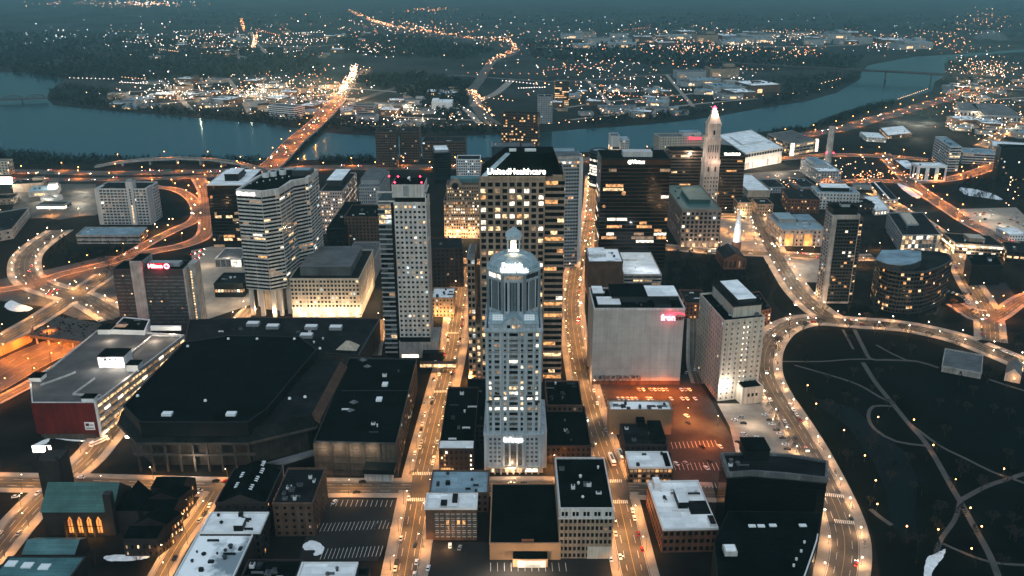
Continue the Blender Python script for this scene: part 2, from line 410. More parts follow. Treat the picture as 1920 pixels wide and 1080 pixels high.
for i in range(len(xs) - 1):
    for j in range(len(ys) - 1):
        gb.face([(xs[i], ys[j], 0), (xs[i + 1], ys[j], 0), (xs[i + 1], ys[j + 1], 0), (xs[i], ys[j + 1], 0)], 'ground')
tag(gb.top('ground', (0, 0, 0)), kind='structure')
RIV = [(-700, 262), (-60, 288), (60, 298), (140, 303), (260, 303), (400, 300), (500, 303), (590, 300), (640, 297), (700, 297), (800, 298), (900, 296), (1000, 290), (1100, 285), (1200, 280),
       (1290, 268), (1372, 256), (1417, 248), (1458, 245), (1518, 239), (1538, 224), (1583, 209), (1617, 199), (1680, 188), (1747, 171), (1753, 153), (1773, 143), (1770, 119), (1813, 106), (1920, 97), (2600, 88),
       (2600, 80), (1913, 93), (1780, 103), (1720, 106), (1673, 114), (1630, 122), (1616, 132), (1613, 148), (1570, 174), (1513, 190), (1447, 200), (1407, 207), (1347, 218), (1273, 228), (1200, 235), (1107, 241), (1007, 249),
       (873, 255), (786, 257), (700, 254), (640, 252), (560, 241), (500, 232), (420, 226), (333, 218), (233, 210), (150, 203), (100, 197), (88, 186), (92, 172), (110, 158), (118, 150), (90, 141), (40, 137), (0, 135), (-700, 120)]
sheet('river', RIV, 'water', .25)
# grass, parks, plazas
PARK = [(1440, 640), (1462, 632), (1500, 620), (1560, 617), (1640, 622), (1720, 634), (1800, 660), (1860, 690), (1960, 730), (2300, 860), (2300, 1300), (1690, 1300), (1650, 1080), (1640, 1020), (1625, 965), (1590, 905), (1550, 845), (1500, 775), (1468, 720), (1450, 690), (1446, 662)]
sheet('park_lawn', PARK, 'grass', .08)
sheet('pond', [(1520, 745), (1600, 765), (1640, 800), (1700, 850), (1720, 900), (1715, 960), (1722, 1010), (1700, 1020), (1672, 985), (1660, 920), (1640, 870), (1590, 800), (1540, 765)], 'pond', .11)
sheet('lawn', [(1455, 540), (1462, 536), (1478, 548), (1513, 583), (1480, 588), (1468, 587), (1453, 572), (1447, 556)], 'grass', .09)
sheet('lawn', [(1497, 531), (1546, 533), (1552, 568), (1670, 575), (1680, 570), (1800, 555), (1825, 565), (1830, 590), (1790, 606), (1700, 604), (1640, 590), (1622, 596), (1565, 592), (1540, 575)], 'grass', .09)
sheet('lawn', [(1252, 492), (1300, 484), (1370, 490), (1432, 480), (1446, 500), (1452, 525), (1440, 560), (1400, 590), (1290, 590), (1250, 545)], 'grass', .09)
sheet('lawn', [(110, 440), (125, 450), (150, 462), (280, 465), (222, 482), (140, 500), (95, 512), (80, 495), (82, 470), (95, 452)], 'grass', .09)
sheet('lawn', [(291, 354), (330, 358), (352, 375), (355, 395), (338, 412), (300, 418), (290, 395)], 'grass', .09)
sheet('lawn', [(-40, 562), (30, 560), (72, 582), (30, 612), (-40, 642)], 'grass', .09)
sheet('lawn', [(112, 540), (150, 520), (162, 524), (135, 548), (120, 550)], 'grass', .09)
sheet('island', [(1392, 436), (1412, 432), (1418, 452), (1395, 455), (1386, 447)], 'grass', .1)
for s in ([(8, 575), (20, 564), (32, 568), (60, 578), (50, 584), (24, 584)], [(195, 1046), (215, 1041), (278, 1042), (265, 1050), (210, 1053)], [(5, 975), (30, 950), (45, 940), (38, 955), (10, 980)],
          [(568, 1024), (580, 1015), (594, 1016), (608, 1028), (602, 1040), (588, 1042), (590, 1033), (572, 1032)], [(66, 833), (92, 822), (88, 832), (70, 836)], [(104, 823), (160, 826), (165, 829), (130, 827)],
          [(1738, 1048), (1752, 1040), (1772, 1030), (1768, 1046), (1752, 1066), (1744, 1084), (1732, 1080)], [(1800, 352), (1850, 360), (1880, 375), (1845, 371), (1812, 366)], [(1682, 344), (1705, 351), (1730, 364), (1720, 372), (1700, 362)]):
    sp = []
    for i in range(len(s)):
        a, b_, c_, d_ = s[i - 1], s[i], s[(i + 1) % len(s)], s[(i + 2) % len(s)]
        for k in range(6):
            t = k / 6; q = [.5 * (2 * b_[j] + (c_[j] - a[j]) * t + (2 * a[j] - 5 * b_[j] + 4 * c_[j] - d_[j]) * t * t + (3 * b_[j] - a[j] - 3 * c_[j] + d_[j]) * t ** 3) for j in (0, 1)]
            sp.append((q[0] + R.uniform(-1.1, 1.1), q[1] + R.uniform(-.5, .5)))
    sheet('snow_patch', sp, 'snow', .3, kind='stuff')
# parking lots
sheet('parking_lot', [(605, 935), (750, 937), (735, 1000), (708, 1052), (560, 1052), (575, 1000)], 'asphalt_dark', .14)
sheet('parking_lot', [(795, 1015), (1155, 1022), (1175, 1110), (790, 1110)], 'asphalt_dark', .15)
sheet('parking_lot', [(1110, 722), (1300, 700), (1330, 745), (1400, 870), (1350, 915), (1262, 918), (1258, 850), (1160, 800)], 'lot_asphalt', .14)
sheet('parking_lot', [(1345, 757), (1430, 757), (1500, 860), (1385, 870), (1368, 800)], 'pavement', .17)
sheet('parking_lot', [(1470, 485), (1545, 487), (1545, 530), (1494, 529)], 'pavement', .16)
sheet('parking_lot', [(1793, 392), (1905, 389), (1960, 440), (1850, 436)], 'pavement', .16)
sheet('parking_lot', [(1830, 535), (1885, 530), (1915, 570), (1865, 585)], 'asphalt_dark', .16)
sheet('plaza', [(-30, 530), (60, 512), (200, 480), (250, 480), (232, 520), (214, 600), (150, 600), (80, 575), (-30, 560)], 'asphalt', .10)
sheet('plaza', [(358, 470), (398, 462), (450, 465), (470, 520), (475, 570), (385, 600), (372, 590)], 'pavement', .12)
sheet('plaza', [(1350, 408), (1410, 412), (1425, 440), (1440, 470), (1350, 470)], 'pavement', .12)
sheet('parking_lot', [(40, 345), (180, 345), (185, 400), (110, 412), (20, 400)], 'asphalt', .12)
sheet('parking_lot', [(1395, 325), (1500, 318), (1520, 330), (1400, 345)], 'asphalt', .12)
# ------------------------------------------------------------------ roads
ROADS = []
def road(name, pts, w, sw=3.5, mat='asphalt', lanes='y', lamp=None, pmat='pavement', px=True):
    pp = [P(x, y).to_2d() if px else Vector((x, y)) for x, y in pts]
    # resample with Catmull-Rom
    out = []
    q = [pp[0] * 2 - pp[1]] + pp + [pp[-1] * 2 - pp[-2]]
    for i in range(1, len(q) - 2):
        a, b, c, d = q[i - 1], q[i], q[i + 1], q[i + 2]; n = max(2, int((c - b).length / 6))
        for k in range(n):
            t = k / n
            out.append(.5 * (2 * b + (c - a) * t + (2 * a - 5 * b + 4 * c - d) * t * t + (3 * b - a - 3 * c + d) * t ** 3))
    out.append(pp[-1]); ROADS.append(dict(name=name, c=out, w=w, sw=sw, mat=mat, lanes=lanes, lamp=lamp, pmat=pmat)); return ROADS[-1]
road('street', [(748, 1120), (758, 1080), (783, 937), (792, 888), (808, 820), (829, 735), (843, 680), (851, 640), (858, 590), (866, 540), (872, 500)], 13, 5.5, lamp=('warm', 24))
road('street', [(1204, 1120), (1190, 1070), (1155, 915), (1135, 855), (1112, 790), (1094, 720), (1082, 660), (1073, 600), (1073, 555), (1084, 490), (1098, 455), (1106, 420), (1110, 385), (1112, 330)], 15, 4.5, lamp=('warm', 22))
road('street', [(-120, 902), (70, 906), (170, 907), (380, 913), (600, 915), (790, 915), (1000, 912), (1160, 917), (1340, 924)], 13, 4, lamp=('warm', 40))
road('street', [(-30, 1062), (50, 965), (110, 908), (165, 860), (215, 800), (250, 765)], 13, 5, lamp=('warm', 26))
road('street', [(290, 1100), (335, 1020), (375, 965), (402, 922)], 8, 2.5, lamp=('warm', 16))
road('boulevard', [(1560, 1130), (1577, 1080), (1584, 1027), (1578, 985), (1557, 930), (1518, 850), (1483, 790), (1454, 745), (1437, 710), (1433, 680), (1440, 648), (1462, 620), (1494, 605), (1535, 600), (1600, 605), (1690, 612), (1780, 630), (1850, 655), (1960, 700)], 15, 6, lamp=('white', 17))
road('street', [(1560, 600), (1527, 577), (1496, 545), (1474, 512), (1455, 480), (1438, 448), (1422, 418), (1415, 395), (1410, 380)], 16, 6, lamp=('white', 20))
road('street', [(1240, 463), (1340, 471), (1440, 476), (1560, 483), (1640, 483)], 14, 5, lamp=('warm', 26))
road('street', [(1330, 404), (1400, 405), (1460, 407)], 10, 4, lamp=('warm', 26))
road('street', [(1640, 362), (1688, 393), (1728, 415), (1762, 442), (1795, 487), (1818, 530), (1850, 585), (1858, 640)], 15, 5, lamp=('warm', 32))
road('avenue', [(1655, 288), (1700, 335), (1733, 362), (1775, 390), (1817, 417), (1855, 437), (1960, 490)], 18, 3, lamp=('orange', 45))
road('street', [(1790, 570), (1850, 600), (1920, 560), (1990, 540)], 12, 3, lamp=('orange', 40))
road('highway', [(500, 322), (560, 316), (700, 314), (900, 312), (1100, 300), (1300, 285), (1450, 262), (1530, 250), (1580, 241), (1640, 223), (1700, 207), (1757, 190), (1840, 172), (1990, 150)], 38, 0, lamp=('orange', 75))
road('road', [(1440, 300), (1560, 291), (1665, 294), (1740, 300)], 20, 3, lamp=('orange', 60))
road('street', [(1540, 345), (1620, 339), (1700, 341), (1780, 336), (1840, 320), (1880, 303)], 18, 3, lamp=('orange', 38))
road('avenue', [(1838, 276), (1880, 250), (1925, 222), (1990, 190)], 24, 0, lamp=('warm', 38))
road('highway', [(-60, 321), (100, 323), (220, 325), (400, 321), (510, 316)], 30, 0, lamp=('orange', 85))
road('highway', [(-60, 337), (150, 337), (300, 335), (400, 330), (520, 325)], 22, 0, lamp=('orange', 95))
road('ramp', [(285, 350), (330, 356), (358, 372), (370, 395), (362, 415), (326, 432), (281, 455), (237, 480), (205, 493), (118, 514), (59, 534), (-20, 548)], 12, 2, lamp=('orange', 42))
road('street', [(372, 335), (385, 360), (388, 400), (384, 440), (345, 460), (296, 470), (230, 484)], 15, 3, lamp=('orange', 40))
road('street', [(112, 432), (74, 458), (50, 482), (47, 511), (62, 530), (100, 545), (160, 562), (220, 596)], 20, 6, lamp=('white', 22))
road('street', [(200, 515), (150, 548), (90, 588), (40, 618), (-40, 662)], 17, 4, lamp=('warm', 32))
road('street', [(-60, 408), (60, 408), (130, 403), (182, 402)], 12, 0, lamp=('warm', 60))
road("highway", [(-160, 790), (-30, 722), (60, 672), (160, 632)], 42, 0, lamp=("orange", 30))
road('road', [(-40, 770), (50, 724), (120, 683)], 9, 2, lamp=('orange', 40))
road('street', [(1300, 598), (1300, 680), (1310, 720)], 7, 2)
road('alley', [(720, 600), (705, 640), (700, 668)], 9, 2, lamp=('warm', 18))
road('street', [(470, 578), (430, 620)], 9, 3, lamp=('warm', 20))
road('street', [(800, 484), (872, 490), (905, 492)], 12, 3, lamp=('warm', 18))
road('avenue', [(640, 180), (662, 152), (690, 130)], 26, 0, lamp=('warm', 50), px=True)
road('highway', [(656, 22), (700, 42), (735, 52), (830, 66), (900, 76), (950, 78), (968, 92), (955, 104), (930, 112), (915, 125), (900, 150), (885, 175), (905, 215), (930, 235)], 26, 0, lamp=None)
road('highway', [(650, 195), (760, 160), (840, 142), (950, 148), (1050, 153), (1200, 143), (1400, 133)], 20, 0, lamp=None)
road('street', [(880, 232), (800, 238), (690, 236), (640, 232)], 14, 0, lamp=None)
for pts, w_ in (([(210, 175), (330, 168), (480, 172), (640, 160)], 14), ([(260, 200), (380, 188), (520, 185), (640, 175)], 12), ([(300, 150), (330, 178), (360, 208)], 12), ([(430, 150), (450, 180), (470, 215)], 12), ([(640, 165), (760, 175), (860, 200), (900, 232)], 14),
               ([(655, 195), (700, 215), (800, 222), (900, 226)], 10), ([(960, 150), (930, 175), (900, 188), (888, 200)], 20), ([(1040, 205), (1150, 190), (1280, 178), (1400, 160)], 12), ([(1070, 225), (1180, 212), (1300, 196), (1420, 185)], 12), ([(1100, 150), (1130, 180), (1160, 218)], 10),
               ([(1250, 140), (1270, 165), (1300, 200)], 10), ([(250, 95), (400, 84), (560, 88), (700, 78)], 16), ([(470, 60), (480, 80), (500, 100)], 16), ([(1000, 90), (1200, 84), (1450, 88), (1620, 84)], 22), ([(1150, 70), (1400, 72), (1640, 74)], 24), ([(1780, 155), (1850, 165), (1940, 170)], 14), ([(1790, 210), (1840, 190), (1930, 182)], 12)):
    road('street', pts, w_, 0, lanes=None, mat='pavement')
ROADGRID = {}
for ri, r in enumerate(ROADS):
    for p in r['c']:
        ROADGRID.setdefault((int(p.x // 30), int(p.y // 30)), []).append((p, r['w'] / 2, ri))
def on_road(p, skip=-1, pad=0.0):
    gx, gy = int(p.x // 30), int(p.y // 30)
    for i in (-1, 0, 1):
        for j in (-1, 0, 1):
            for q, hw, ri in ROADGRID.get((gx + i, gy + j), ()):
                if ri != skip and (p - q).length < hw + pad: return True
    return False
def ribbon(b, c, off0, off1, z, mat, test=None, dash=None, skirt=0):
    n = len(c); prev = None
    for i in range(n):
        t = (c[min(i + 1, n - 1)] - c[max(i - 1, 0)]).normalized(); nn = Vector((-t.y, t.x))
        cur = (c[i] + nn * off0, c[i] + nn * off1)
        if prev and not (dash and i % dash[1] >= dash[0]):
            m = (prev[0] + prev[1] + cur[0] + cur[1]) / 4
            if not (test and test(m)):
                b.face([(*prev[0], z), (*cur[0], z), (*cur[1], z), (*prev[1], z)][::-1 if off0 < off1 else 1], mat)
                if skirt:
                    for k in (0, 1): b.face([(*prev[k], z), (*cur[k], z), (*cur[k], z - skirt), (*prev[k], z - skirt)], mat)
        prev = cur
for ri, r in enumerate(ROADS):
    b = MB(); hw = r['w'] / 2; z = .2 + .006 * ri
    ribbon(b, r['c'], -hw, hw, z, r['mat']); tag(b.top(r['name']), kind='structure')
    if r['sw']:
        b = MB(); zs = z + .15 + .1
        for sgn in (-1, 1):
            ribbon(b, r['c'], sgn * hw, sgn * (hw + r['sw']), zs, r['pmat'], test=lambda m: on_road(m, ri, .3), skirt=.3)
        if b.v: tag(b.top('pavement'), kind='structure')
    if r['lanes']:
        b = MB(); tst = (lambda m: on_road(m, ri, 1.5))
        ribbon(b, r['c'], -.1, .1, z + .03, 'paint_yellow', tst)
        if r['w'] > 11:
            for o in (-hw * .5, hw * .5): ribbon(b, r['c'], o - .08, o + .08, z + .03, 'paint', tst, dash=(1, 2))
        for o in (-hw + .5, hw - .5): ribbon(b, r['c'], o - .07, o + .07, z + .03, 'paint', tst)
        if b.v: tag(b.top('lane_markings'), kind='structure')
def crosswalk(px, py, w, L=3.4, along_x=True, rot=0):
    c = P(px, py).to_2d(); b = MB(); n = int(w / 1.1)
    u = Vector((math.cos(rot), math.sin(rot))); v = Vector((-u.y, u.x))
    for i in range(n):
        m = c + u * ((i - (n - 1) / 2) * 1.1)
        b.face([(*(m + u * a + v * d), .47) for a, d in ((-.28, -L / 2), (.28, -L / 2), (.28, L / 2), (-.28, L / 2))], 'paint')
    tag(b.top('crosswalk'), kind='structure')
crosswalk(792, 889, 12.5); crosswalk(781, 938, 12.5); crosswalk(829, 735, 12.5, rot=.05); crosswalk(848, 625, 12)
crosswalk(1146, 903, 14); crosswalk(1156, 942, 14); crosswalk(1585, 1040 - 60, 13, rot=-.15); crosswalk(1566, 930, 13, rot=-.2)
crosswalk(1837, 582, 13, rot=-.3)
# park paths, planters, lot stripes
pb = []
for pts, wd in (([(1580, 618), (1592, 640), (1600, 655)], 2), ([(1602, 618), (1618, 650), (1632, 673), (1660, 675), (1720, 678), (1760, 690)], 3.2), ([(1462, 678), (1540, 678), (1595, 674), (1632, 674)], 2.2), ([(1643, 647), (1670, 662), (1705, 678)], 2.2),
                ([(1618, 680), (1640, 715), (1672, 755), (1700, 790), (1735, 830), (1760, 870), (1785, 915), (1800, 940), (1825, 985), (1855, 1040), (1875, 1090)], 3.6), ([(1490, 685), (1560, 705), (1610, 722), (1650, 745), (1672, 755)], 2.2),
                ([(1672, 762), (1638, 762), (1628, 780), (1640, 805), (1680, 828), (1735, 836)], 2.5), ([(1803, 937), (1850, 912), (1895, 897), (1960, 875)], 3.2), ([(1700, 790), (1760, 835), (1810, 860), (1860, 885), (1895, 897), (1960, 920)], 2.2),
                ([(1800, 940), (1790, 975), (1765, 1010), (1755, 1040)], 2.6), ([(1768, 1020), (1805, 1036), (1860, 1055), (1960, 1062)], 2), ([(1632, 955), (1650, 970), (1672, 985)], 3), ([(1855, 712), (1885, 722), (1960, 745)], 2.5)):
    r = road('x', pts, 1, 0); ROADS.pop(); b = MB()
    ribbon(b, r['c'], -wd / 2, wd / 2, .16 + .004 * len(pb), 'path'); pb.append(tag(b.top('path'), kind='structure'))
def strip_planters():
    bl = ROADS[5]; c = bl['c']; k = 0
    for i in range(8, len(c) - 6, 5):
        t = (c[i + 1] - c[i - 1]).normalized(); nn = Vector((t.y, -t.x)); p = c[i] + nn * (bl['w'] / 2 + 2.2)
        if on_road(p, 5, 2): continue
        b = MB(); L = R.uniform(2.5, 4.5)
        b.prism([p - t * L - nn * .8, p + t * L - nn * .8, p + t * L + nn * .8, p - t * L + nn * .8], .4, .85, 'limestone')
        o = b.top('planter', (p.x, p.y, .4)); tag(o, 'long kerbside planter bed on the pale pavement around the park', 'planter', 'planters along the park pavement')
        d = MB(); 
        for q in range(40):
            a = p + t * R.uniform(-L, L) + nn * R.uniform(-.7, .7); d.octa((a.x, a.y, R.uniform(.8, 1.3)), R.uniform(.15, .35), 'planter')
        d.build('shrub', o)
strip_planters()
def stripes(name, p0, p1, p2, n, L=None):
    """n stall lines from p0 to p1 (px), each reaching towards p2 direction"""
    a, b_, c = P(*p0).to_2d(), P(*p1).to_2d(), P(*p2).to_2d(); d = c - a; b = MB(); u = (b_ - a).normalized()
    for i in range(n):
        m = a + (b_ - a) * (i / (n - 1)); b.face([(*(m - u * .1), .3), (*(m + u * .1), .3), (*(m + u * .1 + d), .3), (*(m - u * .1 + d), .3)], 'paint')
    tag(b.top(name), kind='structure')
stripes('stall_markings', (625, 938), (745, 939), (620, 950), 14); stripes('stall_markings', (600, 982), (738, 976), (592, 998), 20); stripes('stall_markings', (608, 1030), (718, 1024), (600, 1050), 16)
stripes('stall_markings', (1258, 830), (1340, 826), (1262, 842), 12); stripes('stall_markings', (1262, 868), (1350, 868), (1267, 882), 12); stripes('stall_markings', (1265, 905), (1340, 906), (1268, 915), 12)
stripes('stall_markings', (920, 1056), (1060, 1056), (920, 1072), 12); stripes('stall_markings', (1115, 735), (1150, 800), (1130, 733), 9)
# ================================================================== landmark towers
def gable(b, poly, z0, z1, mat, ov=.4, gmat=None, axis=0):
    """gable roof on a 4-corner footprint; ridge parallel to edge 0 (axis 0) or edge 1"""
    p = poly if axis == 0 else [poly[1], poly[2], poly[3], poly[0]]
    m0 = (p[1] + p[2]) / 2; m1 = (p[0] + p[3]) / 2
    def q(v, z): return (v.x, v.y, z)
    b.face([q(p[0], z0), q(p[1], z0), q(m0, z1), q(m1, z1)], mat); b.face([q(p[2], z0), q(p[3], z0), q(m1, z1), q(m0, z1)], mat)
    b.face([q(p[1], z0), q(p[2], z0), q(m0, z1)], gmat or mat); b.face([q(p[3], z0), q(p[0], z0), q(m1, z1)], gmat or mat)
    b.face([q(v, z0) for v in reversed(p)], mat)
# ---------------- grey stone tower with octagonal crown, front centre
def crown_tower():
    Y0 = P(960, 884).y; k = lambda px, z: P(px, 884).x
    xl, xr = -15.2, 17.0; D = 44.0
    z_sh = ZH(656, Y0); 
    T = Bld('office_tower', 'slim pale grey stone tower with an octagonal metal dome and lantern, in the centre foreground', 'tower', [Vector((xl, Y0)), Vector((xr, Y0)), Vector((xr, Y0 + D)), Vector((xl, Y0 + D))], z_sh)
    zc = ZH(617, Y0 + 1); zb = ZH(815, Y0)       # cornice of shaft, top of base
    T.h = zc; T.body('grey_stone', 0, zc); w = T.wall
    # projecting base and side wings
    w.box(xl - 1.7, xr + 1.9, Y0 - 1.2, Y0 + D, ZH(872, Y0), zb, 'grey_stone'); w.box(xr + 1.9, xr + 4.2, Y0 + 4, Y0 + D, 0, ZH(806, Y0 + 4), 'grey_stone')
    w.box(xl - 2, xr + 2.2, Y0 - 1.6, Y0 + D + 1, zb, zb + 1.1, 'grey_stone'); w.box(xl - .9, xr + .9, Y0 - .9, Y0 + D + .9, zc - 1.2, zc, 'grey_stone')
    for z in (zc - 6.2, zc - 14): w.box(xl - .35, xr + .35, Y0 - .35, Y0 + D + .35, z, z + .5, 'concrete')
    # corner piers & centre bay
    W = xr - xl
    for u0, u1 in ((0, .045), (.245, .30), (.70, .755), (.955, 1)): w.box(xl + W * u0, xl + W * u1, Y0 - .7, Y0, zb + 1, zc - 1, 'grey_stone')
    # front windows: explicit columns (u, w) seen in the facade
    cols = [(.075, .045), (.20, .09), (.345, .045), (.50, .155), (.655, .045), (.80, .09), (.925, .045)]
    nf = 19; z0 = zb + 2.2; z1 = zc - 1.4; fh = (z1 - z0) / nf
    litrow = {2: .1, 6: .45, 7: .3, 9: .5, 10: .45, 11: .6, 12: .75, 13: .6, 14: .6}
    for f in range(nf):
        row = nf - 1 - f; z = z0 + (f + .5) * fh
        for u, cw in cols:
            p = litrow.get(row, .04); li = R.random() < p
            m = R.choice(['lit_white', 'lit_white', 'lit_dim', 'lit_warm', 'lit_white']) if li else R.choice(['glass_dark', 'glass_grey', 'glass_dark'])
            T.wins.append((Vector((xl + W * u, Y0 - .06)), 0, W * cw, fh * .52, z, m, 1))
            w.box(xl + W * (u - cw / 2) - .12, xl + W * (u + cw / 2) + .12, Y0 - .3, Y0, z - fh * .26 - .45, z - fh * .26 - .08, 'concrete')
    # base front: small punched windows each side, tall glazed slots in the middle
    bz = ZH(872, Y0)
    for f in range(6):
        z = zb - 2.4 - f * (zb - bz - 3) / 6
        for u in (.07, .155, .235, .765, .845, .93): T.wins.append((Vector((xl + W * u, Y0 - 1.26)), 0, 1.5, 1.5, z, 'glass_grey' if f else 'glass_blue', 1))
    for u, ww in ((.37, 2.0), (.50, 6.2), (.63, 2.0)):
        b = MB(); b.box(xl + W * u - ww / 2, xl + W * u + ww / 2, Y0 - 1.45, Y0 - 1.22, bz + .5, zb - 5.5, 'glass_grey')
        for k in range(1, 9): zz = bz + (zb - 6 - bz) * k / 9; b.box(xl + W * u - ww / 2, xl + W * u + ww / 2, Y0 - 1.55, Y0 - 1.2, zz, zz + .25, 'dark_metal')
        b.build('tall_window', T.root)
    for u in (.31, .43, .57, .69): w.box(xl + W * u - .5, xl + W * u + .5, Y0 - 1.9, Y0 - 1.2, bz, zb - 4, 'grey_stone')
    w.box(xl - 1.7, xr + 1.9, Y0 - 1.2, Y0, 0, bz - .01, 'limestone')
    b = MB()                                                   # lit ground floor colonnade
    for k in range(9): b.box(xl + 1 + k * (W - 2) / 8 - .5, xl + 1 + k * (W - 2) / 8 + .5, Y0 - 3.2, Y0 - 1.25, 0, bz - .3, 'limestone')
    b.box(xl, xr, Y0 - 3.6, Y0 - 1.2, bz - .3, bz + .4, 'limestone'); b.build('colonnade', T.root)
    for u in (.12, .38, .5, .62): 
        d = MB(); d.box(xl + W * u - 1, xl + W * u + 1, Y0 - 1.4, Y0 - 1.22, .3, bz - 1.2, 'lit_warm'); d.build('entrance_door', T.root)
    d = MB(); d.box(xl + W * .72, xl + W * .95, Y0 - 4.2, Y0 - 1.3, bz - 2.2, bz - 1.6, 'lit_bright'); d.build('canopy', T.root)
    # balconies near lit floors
    for u, row in ((.20, 11), (.80, 11), (.06, 12), (.94, 12)):
        z = z0 + (nf - 1 - row) * fh; b = MB(); hw = 2.2 if .1 < u < .9 else 1.3
        b.box(xl + W * u - hw, xl + W * u + hw, Y0 - 1.8, Y0 - .02, z - .3, z + .1, 'dark_metal'); b.box(xl + W * u - hw, xl + W * u + hw, Y0 - 1.85, Y0 - 1.7, z + .1, z + 1.0, 'dark_metal'); b.build('balcony', T.root)
    T.facade(St(bw=4, fh=fh, wf=.5, hf=.5, lit=.15), zb + 2, zc - 1.3, edges=[1, 3], minvis=-.5)
    # gabled attic with two skylights
    za, zr = ZH(656, Y0) if False else zc, ZH(585, Y0 + 9); x0, x1 = xl + 1.6, xr - 1.6; zm = zc + 3.2
    b = MB(); b.box(x0, x1, Y0 + 1.2, Y0 + 12, zc, zm, 'grey_stone'); b.build('attic', T.root)
    b = MB(); b.face([(x0 - .3, Y0 + .8, zm), (x1 + .3, Y0 + .8, zm), (x1 - .5, Y0 + 9, zr), (x0 + .5, Y0 + 9, zr)], 'copper_slate')
    b.face([(x0 - .3, Y0 + .8, zm), (x0 + .5, Y0 + 9, zr), (x0 + .5, Y0 + 14, zm)], 'copper_slate'); b.face([(x1 + .3, Y0 + .8, zm), (x1 - .5, Y0 + 14, zm), (x1 - .5, Y0 + 9, zr)], 'copper_slate')
    b.face([(x0 + .5, Y0 + 9, zr), (x1 - .5, Y0 + 9, zr), (x1 - .5, Y0 + 14, zm), (x0 + .5, Y0 + 14, zm)], 'copper_slate')
    xm = (xl + xr) / 2
    rf = b.build('attic_roof', T.root)
    def onroof(x, f): return (x, Y0 + .8 + 8.2 * f - .12, zm + (zr - zm) * f + .12)
    for s in (-1, 1):
        d = MB(); cx = xm + s * 9.2; pts = [onroof(cx - 3, .30), onroof(cx + 3, .30), onroof(cx + 3, .78), onroof(cx - 3, .78)]
        d.hexa([(x, y + .1, z - .15) for x, y, z in pts], pts, 'skylight')
        for k in (1, 2, 3): 
            x = cx - 3 + 1.5 * k; A, Bq = onroof(x, .30), onroof(x, .78); d.tube((A[0], A[1] - .05, A[2] + .05), (Bq[0], Bq[1] - .05, Bq[2] + .05), .07, .07, 'grey_wall', 4)
        for f in (.46, .62): A, Bq = onroof(cx - 3, f), onroof(cx + 3, f); d.tube((A[0], A[1] - .05, A[2] + .05), (Bq[0], Bq[1] - .05, Bq[2] + .05), .07, .07, 'grey_wall', 4)
        sk = d.build('skylight', T.root); sk['label'] = 'white gridded skylight in the sloping attic roof'
    # front gable dormer with clock-like rosette
    b = MB(); gz = zr + .8; b.prism([(xm - 6.5, Y0 + .3), (xm + 6.5, Y0 + .3), (xm + 6.5, Y0 + 2), (xm - 6.5, Y0 + 2)], zc, zm, 'grey_stone')
    b.hexa([(xm - 6.8, Y0 + .2, zm), (xm + 6.8, Y0 + .2, zm), (xm, Y0 + .2, gz)], [(xm - 6.8, Y0 + 10, zm), (xm + 6.8, Y0 + 10, zm), (xm, Y0 + 10, gz)], 'grey_stone')
    b.hexa([(xm - 7.3, Y0 + .3, zm), (xm - 6.6, Y0 + .3, zm), (xm, Y0 + .3, gz + .05), (xm, Y0 + .3, gz + .6)], [(xm - 7.3, Y0 + 10, zm), (xm - 6.6, Y0 + 10, zm), (xm, Y0 + 10, gz + .05), (xm, Y0 + 10, gz + .6)], 'copper_slate')
    b.hexa([(xm, Y0 + .35, gz + .6), (xm, Y0 + .35, gz + .05), (xm + 6.6, Y0 + .35, zm), (xm + 7.3, Y0 + .35, zm)], [(xm, Y0 + 10, gz + .6), (xm, Y0 + 10, gz + .05), (xm + 6.6, Y0 + 10, zm), (xm + 7.3, Y0 + 10, zm)], 'copper_slate')
    b.tube((xm, Y0 + .02, zm + 3.2), (xm, Y0 + .25, zm + 3.2), 1.1, 1.1, 'concrete', 12); dm = b.build('gable', T.root)
    for dx, m in ((-2.8, 'glass_dark'), (0, 'lit_warm'), (2.8, 'lit_dim')):
        d = MB(); d.box(xm + dx - .9, xm + dx + .9, Y0 + .16, Y0 + .34, zc + .8, zm - .5, m); d.build('pane', dm)
    # octagonal shaft
    cy = Y0 + D / 2 + 1; r = 15.1
    def octo(rad, cut=.42): a = rad * cut; return [Vector(p) for p in ((xm - a, cy - rad), (xm + a, cy - rad), (xm + rad, cy - a), (xm + rad, cy + a), (xm + a, cy + rad), (xm - a, cy + rad), (xm - rad, cy + a), (xm - rad, cy - a))]
    zo = ZH(515, cy - r); zt = zo - 3.4
    b = MB(); b.prism(octo(r), zc, zo, 'grey_stone')
    for rad, z, hh in ((r + .5, zo - .1, .9), (r + .35, zt - .8, .6), (r + .3, zc + (zt - zc) * .22, .5)): b.prism(octo(rad), z, z + hh, 'grey_stone')
    oc = octo(r); zs0 = zc + (zt - zc) * .30
    sh = b.build('octagon_shaft', T.root)
    for i in range(8):
        a, c = oc[i], oc[(i + 1) % 8]; t = (c - a); L = t.length; t = t / L; n = Vector((t.y, -t.x))
        if n.dot(-((a + c) / 2).normalized()) < -.2: continue
        for u, ww in ((.17, .09), (.5, .34), (.83, .09)):
            d = MB(); p0 = a + t * (L * (u - ww / 2)); p1 = a + t * (L * (u + ww / 2)); d.bar(p0, p1, n, 0, .02, .18, zs0, zt - 1.6, 'glass_blue' if u == .5 else 'glass_dark')
            if u == .5:
                for k in range(1, 5): q0 = a + t * (L * (u - ww / 2 + ww * k / 5)); d.bar(q0 - t * .1, q0 + t * .1, n, 0, .1, .3, zs0, zt - 1.6, 'grey_stone')
            for k in range(1, 6): zz = zs0 + (zt - 1.6 - zs0) * k / 6; d.bar(p0, p1, n, 0, .1, .26, zz, zz + .14, 'dark_metal')
            d.build('tall_window', T.root)
